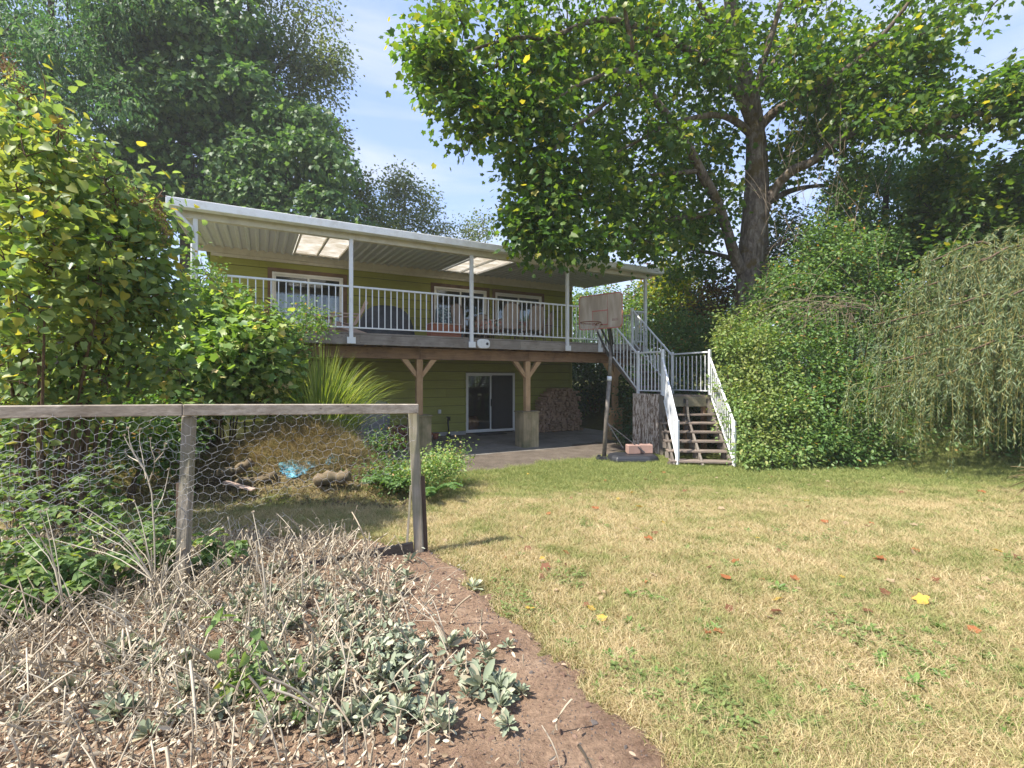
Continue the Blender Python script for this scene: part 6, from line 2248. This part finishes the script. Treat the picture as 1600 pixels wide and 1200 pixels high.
def grass_mat(name, dry, green, bias=0.0, trans=.3):
    m, nt, bs, out = newmat(name)
    w = coords(nt, which='World')
    ge = N(nt, 'ShaderNodeNewGeometry')
    n1 = noise(nt, w, 1.3, 5, .6)
    n2 = noise(nt, w, 7, 4, .6)
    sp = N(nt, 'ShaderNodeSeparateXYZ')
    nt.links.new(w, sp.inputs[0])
    # greener grass near the house; the lawn's shade is put into this colour too
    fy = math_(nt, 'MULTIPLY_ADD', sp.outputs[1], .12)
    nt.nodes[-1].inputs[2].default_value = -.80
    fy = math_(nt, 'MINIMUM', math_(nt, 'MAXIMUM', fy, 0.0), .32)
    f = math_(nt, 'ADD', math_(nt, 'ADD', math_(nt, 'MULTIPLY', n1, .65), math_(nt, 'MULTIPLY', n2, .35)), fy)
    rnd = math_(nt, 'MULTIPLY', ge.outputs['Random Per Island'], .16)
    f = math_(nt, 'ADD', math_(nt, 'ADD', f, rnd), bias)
    fac = ramp(nt, f, [(.57, g3(0)), (.74, g3(1))])
    cd = ramp(nt, ge.outputs['Random Per Island'], dry)
    cg = ramp(nt, ge.outputs['Random Per Island'], green)
    c = mixc(nt, fac, cd, cg)
    nt.links.new(c, bs.inputs['Base Color'])
    bs.inputs['Roughness'].default_value = .65
    bs.inputs['Specular IOR Level'].default_value = .25
    tr = N(nt, 'ShaderNodeBsdfTranslucent')
    nt.links.new(mixc(nt, 1.0, c, (1.3, 1.25, .7), 'MULTIPLY'), tr.inputs['Color'])
    mx = N(nt, 'ShaderNodeMixShader'); mx.inputs[0].default_value = trans
    nt.links.new(bs.outputs[0], mx.inputs[1]); nt.links.new(tr.outputs[0], mx.inputs[2]); nt.links.new(mx.outputs[0], out.inputs['Surface'])
    return m


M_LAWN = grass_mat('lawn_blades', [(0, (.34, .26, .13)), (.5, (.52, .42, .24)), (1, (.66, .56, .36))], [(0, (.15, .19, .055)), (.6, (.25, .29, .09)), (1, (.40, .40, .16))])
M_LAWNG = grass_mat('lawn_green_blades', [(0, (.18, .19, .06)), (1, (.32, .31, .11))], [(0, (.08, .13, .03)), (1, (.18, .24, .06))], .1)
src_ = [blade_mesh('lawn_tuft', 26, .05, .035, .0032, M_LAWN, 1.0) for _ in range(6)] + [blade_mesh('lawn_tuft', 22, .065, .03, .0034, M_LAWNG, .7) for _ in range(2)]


def lawn_ok(X, Y):
    b = bed_in(X, Y)
    pth = path_in(X, Y)
    u, v = X * CT + Y * ST, -X * ST + Y * CT
    ok = (b < -.03) & (pth < -.02 + .1 * rng.random(X.shape)) & ~((v > 10.4) & (u > 2.4) & (u < 10.8)) & (v < 10.5)
    mound = np.exp(-(((X + 3.45) / 1.15) ** 2 + ((Y - 7.75) / .62) ** 2))
    return ok & (mound < .12)


def frustum_pts(n, y0, y1, power=1.0, xpad=1.12):
    """points on the ground, dense close to the camera"""
    t = rng.random(n)
    Y = y0 * (y1 / y0) ** t if power == 0 else (y0 ** (1 - power) + t * (y1 ** (1 - power) - y0 ** (1 - power))) ** (1 / (1 - power)) if power != 1 else y0 * (y1 / y0) ** t
    X = rng.uniform(-1, 1, n) * (Y * xpad + .6)
    return X, Y


X, Y = frustum_pts(150000, 1.2, 12.5, .3)
k = lawn_ok(X, Y) & (X > -6.5)
X, Y = X[k], Y[k]
# thin, worn patches
pn = .5 + .3 * np.sin(X * 2.1 + 1.7 * np.sin(Y * 1.3)) + .3 * np.sin(Y * 3.1 + X * 1.1)
k = rng.random(len(X)) < np.clip(.55 + .5 * pn, .35, 1)
X, Y = X[k], Y[k]
pts = np.stack([X, Y, g(X, Y)], -1)
sc_ = rng.uniform(.65, 1.3, len(X)) * (1 + .04 * Y)
idx = np.where(rng.random(len(X)) < .88, rng.integers(0, 6, len(X)), rng.integers(6, 8, len(X)))
rot = np.stack([rng.normal(size=len(X)) * .12, rng.normal(size=len(X)) * .12, rng.uniform(0, 6.28, len(X))], -1)
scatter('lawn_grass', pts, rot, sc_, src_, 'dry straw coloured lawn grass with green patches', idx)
print('lawn tufts', len(X))

# grass on the mound and on the strip behind the fence
Mx, My = -3.45, 7.75
n = 14000
a = rng.uniform(0, 2 * PI, n); r = np.sqrt(rng.random(n)) * 1.55
X = Mx + np.cos(a) * r * 1.2; Y = My + np.sin(a) * r * .8
Z = g(X, Y)
k = (Z > .28 + .12 * rng.normal(size=n))
top_src = [blade_mesh('mound_tuft', 18, .2, .03, .0038, M_DRYG if q < 3 else M_MIXG, 1.1, 4) for q in range(4)]
scatter('mound_grass', np.stack([X, Y, Z], -1)[k], np.stack([rng.normal(size=n) * .3 - .2, rng.normal(size=n) * .3, rng.uniform(0, 6.28, n)], -1)[k], rng.uniform(.6, 1.2, n)[k], top_src, 'dry yellow grass growing over the debris mound')
# tangled straw and sticks over the mound face
k = 900
X = Mx + rng.uniform(-1.5, 1.7, k); Y = rng.uniform(6.65, 7.6, k)
Z = g(X, Y) + .02
L = rng.uniform(.12, .5, k); a = rng.uniform(0, 2 * PI, k); el = rng.normal(size=k) * .5
d = np.stack([np.cos(a) * np.cos(el), np.sin(a) * np.cos(el) * .5, np.sin(el) - .25], -1)
p0 = np.stack([X, Y, Z], -1)
mid = p0 + d * L[:, None] * .5 + rng.normal(size=(k, 3)) * .03 + np.array([0, -.03, .05])
p2 = p0 + d * L[:, None] + np.array([0, -.05, 0])
pth3 = np.stack([p0, mid, p2], 1)
pth3[..., 2] = np.maximum(pth3[..., 2], g(pth3[..., 0], pth3[..., 1]) + .008)
o = arr_obj('dead_stems', [tube_arrays(pth3, np.full((k, 3), .003), 3)], M_DRYG)
o['kind'] = 'stuff'; o['label'] = 'tangle of dead stems hanging over the mound'
k = 5000
X = Mx + rng.uniform(-1.9, 2.0, k); Y = rng.uniform(6.4, 8.2, k)
pp3 = np.stack([X, Y, g(X, Y) + rng.uniform(.0, .05, k)], -1)
o = arr_obj('mound_litter', [leaf_arrays(pp3, rnd_dir(k), rnd_dir(k) + np.array([0, -.6, .8]), rng.uniform(.02, .06, k), SH_OVAL)], foliage('leaf_litter', [(0, (.08, .055, .035)), (.5, (.20, .15, .09)), (.8, (.12, .14, .06)), (1, (.34, .27, .17))], .15, .8))
o['kind'] = 'stuff'; o['label'] = 'leaf litter and weeds covering the mound'

# ================================================================== garden bed
M_EAR = foliage('woolly_grey_leaves', [(0, (.19, .225, .15)), (.5, (.28, .32, .225)), (.85, (.38, .41, .31)), (1, (.48, .42, .29))], .15, .9, (1.1, 1.15, .9), spec=.1)
M_STALK = foliage('dry_beige_stalks', [(0, (.27, .22, .16)), (.5, (.46, .39, .29)), (1, (.64, .57, .45))], .15, .85, (1.1, 1.05, .9), spec=.15)
M_PALESTALK = foliage('bleached_stalks', [(0, (.36, .31, .23)), (1, (.58, .52, .42))], .1, .8, spec=.2)
SH_EAR = half([(0, 0, 0), (.12, .2, .06), (.19, .55, .08), (.12, .85, .05), (0, 1, -.02)])


def rosette(name, n, L, wilt=False):
    a = rng.uniform(0, 2 * PI, n)
    el = rng.uniform(.05, 1.15, n) if not wilt else rng.uniform(-.3, .6, n)
    d = np.stack([np.cos(a) * np.cos(el), np.sin(a) * np.cos(el), np.sin(el)], -1)
    pos = d * .015 + np.stack([np.zeros(n), np.zeros(n), rng.uniform(0, .03, n)], -1)
    nr = np.tile([0, 0, 1.], (n, 1)) + rng.normal(size=(n, 3)) * .25 + 1e-3
    v, l, t = leaf_arrays(pos, d, nr, L * rng.uniform(.55, 1.15, n), SH_EAR)
    me = np_mesh(name, v, l, t)
    me.materials.append(M_EAR)
    return me


RS = [rosette('rosette_shape', rng.integers(16, 28), .08) for _ in range(5)]
grp = "grey woolly lamb's ear plants in the bed"
big = [(752, 1085, 1.35, "largest woolly grey rosette, on the bare soil at the lower right of the bed"), (740, 918, .95, "lone grey rosette on bare soil nearest the end post"), (815, 1090, .7, "small grey rosette furthest right on the bare soil"), (700, 1020, 1.1, "woolly grey rosette left of the lone stem tangle"), (640, 880, .9, "woolly rosette beside the foot of the end post")]


def ground_at(px, py):
    Y = F * CZ / (py - HY)
    for _ in range(6): Y = F * (CZ - gz((px - CX) / F * Y, Y) - .02) / (py - HY)
    return (px - CX) / F * Y, Y


nl = 0
for (px, py, s, lb) in big:
    x, y = ground_at(px, py)
    o = inst('lambs_ear', RS[nl % 5], None, (x, y, float(soil_z(x, y)) + .005), (0, 0, rng.uniform(0, 6)), (s, s, s))
    o['label'] = lb; o['category'] = 'plant'; o['group'] = grp
    nl += 1
cnt = 0
while cnt < 235:
    px = rng.uniform(150, 800) if rng.random() < .7 else rng.uniform(0, 700)
    py = rng.uniform(900, 1160)
    x, y = ground_at(px, py)
    b = float(bed_in(x, y))
    dens = 1.0 if px + (1133 - py) * .9 > 480 else .4
    if b < .22 + .5 * rng.random() or rng.random() > dens: continue
    if px > 640 and py < 1000 and rng.random() < .8: continue
    s = rng.uniform(.5, 1.05)
    o = inst('lambs_ear', RS[rng.integers(5)], None, (x, y, float(soil_z(x, y)) + rng.uniform(0, .03)), (rng.normal() * .15, rng.normal() * .15, rng.uniform(0, 6)), (s, s, s))
    o['label'] = "small grey woolly rosette among the dry stalks of the bed"; o['category'] = 'plant'; o['group'] = grp
    cnt += 1
# upright dry flower stalks: knobbly beige spikes
def bed_pts(n, fn=None, x0=-6.5, x1=1.0, y0=.9, y1=4.9, inset=.1):
    X = rng.uniform(x0, x1, n); Y = rng.uniform(y0, y1, n)
    k = (bed_in(X, Y) > inset) & (np.abs(X) < Y * 1.2 + .5)
    if fn is not None: k &= fn(X, Y)
    return X[k], Y[k]


def px_of(X, Y): return CX + X / Y * F


X, Y = bed_pts(24000, lambda X, Y: (rng.random(X.shape) < np.clip(1.15 - (px_of(X, Y) - 300) / 420, .04, 1) * np.clip((Y - 1.4) / 1.0, .5, 1)) & (bed_in(X, Y) > .25 + .3 * rng.random(X.shape)))
n = min(len(X), 5600)
X, Y = X[:n], Y[:n]
Z = g(X, Y) + .02
h = rng.uniform(.05, .20, n) * (1 + .8 * (rng.random(n) > .8))
K = 7
ts = np.linspace(0, 1, K)
a = rng.uniform(0, 6.28, n); ln_ = h * rng.uniform(.0, .9, n)
pt3 = np.stack([X[:, None] + np.cos(a)[:, None] * ln_[:, None] * ts ** 2, Y[:, None] + np.sin(a)[:, None] * ln_[:, None] * ts ** 2, Z[:, None] + h[:, None] * ts], -1)
rad = np.where(ts > .45, .0036, .0014)[None] * (1 + .45 * np.sin(ts[None] * 40 + a[:, None] * 5)) * rng.uniform(.6, 1.3, n)[:, None]
# withered leaves along them
m = 5
tt_ = rng.uniform(.05, .95, (n, m))
pos = np.stack([(X[:, None] + np.cos(a)[:, None] * ln_[:, None] * tt_ ** 2), (Y[:, None] + np.sin(a)[:, None] * ln_[:, None] * tt_ ** 2), Z[:, None] + h[:, None] * tt_], -1).reshape(-1, 3)
tip = rng.normal(size=pos.shape); tip[:, 2] = -rng.uniform(.2, 1.6, len(pos))
o = arr_obj('dry_stalks', [tube_arrays(pt3, rad, 4), leaf_arrays(pos, tip, rnd_dir(len(pos)), rng.uniform(.015, .045, len(pos)), SH_EAR)], M_STALK)
o['kind'] = 'stuff'; o['label'] = 'dead beige flower stalks standing thick in the garden bed'
# long fallen straws, radiating low stems
X, Y = bed_pts(2600, lambda X, Y: (px_of(X, Y) < 700) & (rng.random(X.shape) < np.clip(1.3 - (px_of(X, Y) - 100) / 600, .15, 1)), inset=.2)
n = min(len(X), 460)
X, Y = X[:n], Y[:n]; Z = g(X, Y) + rng.uniform(.03, .10, n)
L = rng.uniform(.15, .6, n); a = rng.normal(size=n) * .7 + rng.choice([.6, 2.6, 3.6], n)
d = np.stack([np.cos(a), np.sin(a) * .8, rng.uniform(-.05, .45, n)], -1) * L[:, None]
p0 = np.stack([X, Y, Z], -1)
pt3 = np.stack([p0, p0 + d * .35 + np.array([0, 0, .02]), p0 + d * .7 + np.array([0, 0, .03]) + rng.normal(size=(n, 3)) * .01, p0 + d], 1)
pt3[..., 2] = np.maximum(pt3[..., 2], g(pt3[..., 0], pt3[..., 1]) + .02)
o = arr_obj('fallen_straw', [tube_arrays(pt3, np.linspace(.0017, .0008, 4)[None].repeat(n, 0), 3)], M_PALESTALK)
o['kind'] = 'stuff'; o['label'] = 'long bleached straws lying across the garden bed'
# litter
X, Y = bed_pts(30000, lambda X, Y: rng.random(X.shape) < np.clip(1.2 - (px_of(X, Y) - 200) / 520, .02, 1), inset=.0)
n = min(len(X), 15000)
X, Y = X[:n], Y[:n]
pos = np.stack([X, Y, soil_z(X, Y) + rng.uniform(.002, .045, n)], -1)
nr = rng.normal(size=pos.shape) * .5 + np.array([0, -.1, 1])
tip = rng.normal(size=pos.shape); tip[:, 2] *= .35
o = arr_obj('bed_litter', [leaf_arrays(pos, tip, nr, rng.uniform(.010, .042, n), SH_EAR)], foliage('bed_litter_leaves', [(0, (.20, .15, .10)), (.35, (.40, .31, .22)), (.7, (.56, .46, .34)), (.88, (.42, .45, .34)), (1, (.66, .58, .46))], .12, .85, (1.1, 1.05, .9), spec=.15))
o['kind'] = 'stuff'; o['label'] = 'dead leaves littering the garden bed'
# clods and pebbles on the bare soil
ck = []
for q in range(3):
    v = rnd_dir(14) * rng.uniform(.7, 1.1, (14, 1))
    import bmesh
    bm = bmesh.new()
    for p in v: bm.verts.new(p * np.array([1, 1, .6]))
    bmesh.ops.convex_hull(bm, input=bm.verts)
    me = bpy.data.meshes.new('clod_shape'); bm.to_mesh(me); bm.free()
    me.materials.append(plain('clod', [(.17, .105, .075), (.23, .15, .11), (.12, .10, .09)][q], .95, var=.3, vs=20, bs_=.5))
    ck.append(me)
X, Y = bed_pts(60000, lambda X, Y: px_of(X, Y) > 520, x1=2.2, inset=-.03)
scatter('soil_clods', np.stack([X, Y, soil_z(X, Y)], -1), np.stack([rng.uniform(0, 6, len(X))] * 3, -1), rng.uniform(.002, .0075, len(X)) * (1 + 1.8 * (rng.random(len(X)) > .96)), ck, 'clods and pebbles on the bare soil')
X, Y = frustum_pts(6000, 7.5, 12, .3); k = path_in(X, Y) > 0; X, Y = X[k], Y[k]
scatter('path_stones', np.stack([X, Y, g(X, Y) + .01], -1), np.stack([rng.uniform(0, 6, len(X))] * 3, -1), rng.uniform(.004, .014, len(X)), ck, 'small stones on the dirt path')
# green weeds in the bed
bush('weed', 'green leafy weed in the middle of the grey bed', [(400, 1065, 34, 16, 2.3, 2.5, 16), (430, 1085, 20, 12, 2.25, 2.4, 8)], 9, .035, .05, SH_HEART, M_RASP, 410, 2.42, 3, r0=.003, cat='weed')
bush('weed', 'tangled green and grey stems at the right part of the bed', [(625, 1030, 26, 34, 2.45, 2.7, 26), (610, 990, 20, 22, 2.6, 2.8, 14)], 8, .04, .045, SH_OVAL, M_EAR, 620, 2.6, 3, r0=.003, cat='weed')

# tall bleached branching weed in front of the fence


def dry_weed(label, base, joints):
    """joints: list of polylines in (dx, dy, dz) metres from the base"""
    t = thing('dry_weed', label, 'dead weed', base)
    ps = np.array([curve_pts([(base[0] + a, base[1] + b, base[2] + c) for (a, b, c) in j], 8) for j in joints])
    rr = np.linspace(.0048, .0018, 8)[None].repeat(len(ps), 0) * np.array([1.15] + [.8] * (len(ps) - 1))[:, None]
    arr_obj('stems', [tube_arrays(ps, rr, 5)], M_PALESTALK, t)
    heads = ps[:, -1]
    c = np.repeat(heads, 14, 0)
    arr_obj('heads', [leaf_arrays(c, rnd_dir(len(c)), rnd_dir(len(c)), .013, SH_DIAM)], M_STALK, t)


wb = P(243, 900, 3.35); wb.z = gz(wb.x, wb.y)


def wp(px, py, dy=0.0):
    q = P(px, py, 3.35 + dy)
    return (q.x - wb.x, dy, q.z - wb.z)


dry_weed('tall bleached branching weed in front of the middle fence post', tuple(wb), [
    [(0, 0, 0), wp(240, 800), wp(232, 750), wp(218, 720), wp(205, 700), wp(200, 668)],
    [wp(228, 748), wp(223, 715, .03), wp(218, 690, .05), wp(219, 670, .05)],
    [wp(232, 755), wp(242, 722, -.03), wp(236, 700, -.04), wp(235, 685, -.04)], [wp(242, 722, -.03), wp(256, 705, -.03), wp(258, 693, -.03)],
    [wp(241, 803), wp(255, 775, .05), wp(262, 745, .06), wp(264, 733, .06)], [wp(218, 722), wp(200, 712, .05), wp(195, 703, .05)], [wp(222, 730), wp(198, 690, -.03), wp(194, 680, -.03)]])
for (px, py, Y, tips_) in [(240, 885, 3.2, [(112, 780), (120, 798), (190, 788), (210, 783), (130, 822), (80, 842), (150, 850), (208, 845)]), (100, 930, 3.0, [(50, 818), (62, 800), (22, 842), (72, 796), (36, 820)]),
                           (250, 900, 3.1, [(285, 845), (300, 860), (270, 838), (310, 880), (330, 850)]), (420, 960, 3.0, [(395, 800), (430, 850), (385, 830), (410, 870)]), (705, 1000, 2.75, [(640, 925), (672, 930), (655, 935), (636, 940)])]:
    b = P(px, py, Y); b.z = max(gz(b.x, b.y), b.z - .1)
    js = []
    for (tx, ty) in tips_:
        q = P(tx, ty, Y + random.uniform(-.2, .2)) - b
        js.append([(0, 0, 0), (q.x * .35 + random.uniform(-.02, .02), q.y * .4, q.z * .5 + .02), (q.x * .7, q.y * .7, q.z * .8), tuple(q)])
    lb = {240: 'low bleached weed fanning out to the left of the middle post', 100: 'bleached weed at the lower left among raspberry leaves', 250: 'short pale dead weed at the foot of the middle post', 420: 'thin dead weed standing in the bed before the mound', 705: 'dry stems leaning left on the bare soil'}[px]
    dry_weed(lb, tuple(b), js)

# ================================================================== weeds and fallen leaves on the lawn
wx, wy = frustum_pts(26000, 1.4, 9.5, .5)
pch = np.sin(wx * 3.1 + 1.7 * np.sin(wy * 2.3)) + np.sin(wy * 4.1 - wx * 1.9) + .8 * np.sin(wx * 7.3 + wy * 6.1)
k = lawn_ok(wx, wy) & (pch > 1.5) & (rng.random(len(wx)) < .55)
wx, wy = wx[k], wy[k]
M_CLOVER = foliage('clover_leaves', [(0, (.10, .15, .045)), (1, (.22, .27, .09))], .3, .6)
cs_ = []
for q in range(3):
    n = 10
    p_ = np.stack([rng.normal(size=n) * .025, rng.normal(size=n) * .025, rng.uniform(.015, .04, n)], -1)
    v, l, t = leaf_arrays(p_, rng.normal(size=(n, 3)) * np.array([1, 1, .3]), np.tile([0, 0, 1.], (n, 1)) + rng.normal(size=(n, 3)) * .3, rng.uniform(.012, .026, n), SH_OVAL)
    me = np_mesh('clover_tuft', v, l, t); me.materials.append(M_CLOVER); cs_.append(me)
scatter('lawn_clover', np.stack([wx, wy, g(wx, wy)], -1), np.stack([np.zeros(len(wx)), np.zeros(len(wx)), rng.uniform(0, 6.28, len(wx))], -1), rng.uniform(.7, 1.5, len(wx)), cs_, 'patches of low clover in the dry lawn')
M_WEED = foliage('lawn_weed_leaves', [(0, (.08, .16, .035)), (1, (.17, .27, .07))], .3, .45)
WS = []
for q in range(4):
    n = 12 + 3 * q
    a = rng.uniform(0, 2 * PI, n); el = rng.uniform(.05, .55, n)
    d = np.stack([np.cos(a) * np.cos(el), np.sin(a) * np.cos(el), np.sin(el)], -1)
    v, l, t = leaf_arrays(d * .005, d, np.tile([0, 0, 1.], (n, 1)) + rng.normal(size=(n, 3)) * .15, rng.uniform(.03, .062, n), SH_EAR if q % 2 else SH_FERN)
    me = np_mesh('weed_shape', v, l, t); me.materials.append(M_WEED); WS.append(me)
spots = [(1362, 985, 1.2, 'dark green clover like weed right of centre on the lawn'), (1430, 1070, 1.2, 'long low green weed patch at the lower right of the lawn'), (985, 930, 1.1, 'bluish green dandelion rosette left of centre on the lawn'), (1215, 920, 1.2, 'green weed in the middle of the lawn'), (1150, 885, 1.3, 'spreading green weed patch in the upper middle lawn')]
cl_ = 0
for (px, py, s, lb) in spots:
    x, y = ground_at(px, py)
    o = inst('lawn_weed', WS[cl_ % 4], None, (x, y, gz(x, y) + .025), (0, 0, rng.uniform(0, 6)), (s, s, s)); o['label'] = lb; o['category'] = 'weed'; o['group'] = 'green weeds in the dry lawn'
    cl_ += 1
for k in range(300):
    px, py = rng.uniform(700, 1600), 790 + 360 * rng.random() ** .8
    x, y = ground_at(px, py)
    if not lawn_ok(np.array([x]), np.array([y]))[0]: continue
    s = rng.uniform(.3, .95)
    o = inst('lawn_weed', WS[rng.integers(4)], None, (x, y, gz(x, y) + .02), (rng.normal() * .1, 0, rng.uniform(0, 6)), (s, s, s)); o['label'] = 'small flat green weed in the dry lawn'; o['category'] = 'weed'; o['group'] = 'green weeds in the dry lawn'
FLM = {}
for nm, c in (('orange', (.34, .13, .05)), ('yellow', (.52, .36, .07)), ('tan', (.42, .31, .20)), ('brown', (.19, .085, .045))):
    v, l, t = leaf_arrays(np.zeros((1, 3)), np.array([[0, 1., .1]]), np.array([[0.1, 0, 1.]]), [1.0], SH_MAPLE)
    v = v + np.array([0, -.5, .06]); v[:, 2] += .25 * v[:, 0] ** 2 + .12 * np.sin(v[:, 1] * 5)
    me = np_mesh('fallen_leaf_shape', v, l, t); me.materials.append(foliage('fallen_%s' % nm, [(0, c), (1, c)], .3, .7, (1.2, 1.1, .8))); FLM[nm] = me
special = [(1437, 943, 'yellow', 0.095, 'bright yellow fallen leaf on the right of the lawn'), (1000, 795, 'yellow', 0.088, 'yellow fallen leaf in the far left part of the lawn'), (930, 797, 'orange', 0.095, 'orange red leaf left of the yellow one far across the lawn'), (1015, 846, 'orange', 0.088, 'rusty orange leaf near the middle left of the lawn'), (1288, 818, 'orange', 0.075, 'orange leaf beyond the middle of the lawn'), (1375, 878, 'orange', 0.095, 'curled orange leaf right of the lawn centre'),
           (1536, 772, 'orange', 0.102, 'orange leaf in the shade near the willow'), (1134, 907, 'orange', 0.075, 'small orange leaf near the centre of the lawn'), (1128, 798, 'tan', 0.082, 'pale tan leaf on the sunny far lawn'), (988, 772, 'yellow', 0.068, 'small yellow leaf at the edge of the green strip'), (854, 890, 'brown', 0.088, 'brown leaf at the left of the lawn near the bed'), (1215, 962, 'brown', 0.068, 'dark brown leaf below the middle of the lawn'), (1382, 930, 'brown', 0.068, 'brown leaf upper left of the bright yellow leaf')]
for (px, py, c, s, lb) in special:
    x, y = ground_at(px, py)
    o = inst('fallen_leaf', FLM[c], None, (x, y, gz(x, y) + .045), (rng.normal() * .3, rng.normal() * .3, rng.uniform(0, 6)), (s, s, s)); o['label'] = lb; o['category'] = 'leaf'; o['group'] = 'fallen leaves'
for k in range(110):
    px, py = rng.uniform(660, 1600), 738 + 260 * rng.random() ** 1.6
    c = ['tan', 'brown', 'orange', 'tan', 'yellow'][rng.integers(5)]
    x, y = ground_at(px, py)
    if float(bed_in(x, y)) > 0: continue
    s = rng.uniform(.035, .075)
    o = inst('fallen_leaf', FLM[c], None, (x, y, gz(x, y) + .03), (rng.normal() * .3, rng.normal() * .3, rng.uniform(0, 6)), (s, s, s)); o['label'] = 'small dull %s fallen leaf lying in the grass' % c; o['category'] = 'leaf'; o['group'] = 'small %s fallen leaves in the grass' % c

# ================================================================== air
hm, hnt, hbs, hout = newmat('haze_air')
hnt.nodes.remove(hbs)
pv = hnt.nodes.new('ShaderNodeVolumePrincipled')
pv.inputs['Color'].default_value = (.93, .96, 1, 1)
pv.inputs['Density'].default_value = .0009
hnt.links.new(pv.outputs[0], hout.inputs['Volume'])
hz = MB().box((-640, -320, -3.0), (640, 700, 40)).build('haze', hm)
hz['kind'] = 'stuff'
bpy.context.view_layer.update()
tri = 0
for me_ in {o.data for o in bpy.data.objects if o.type == 'MESH'}:
    tri += len(me_.loops) - 2 * len(me_.polygons)
print('triangles', tri, 'objects', len(bpy.data.objects))
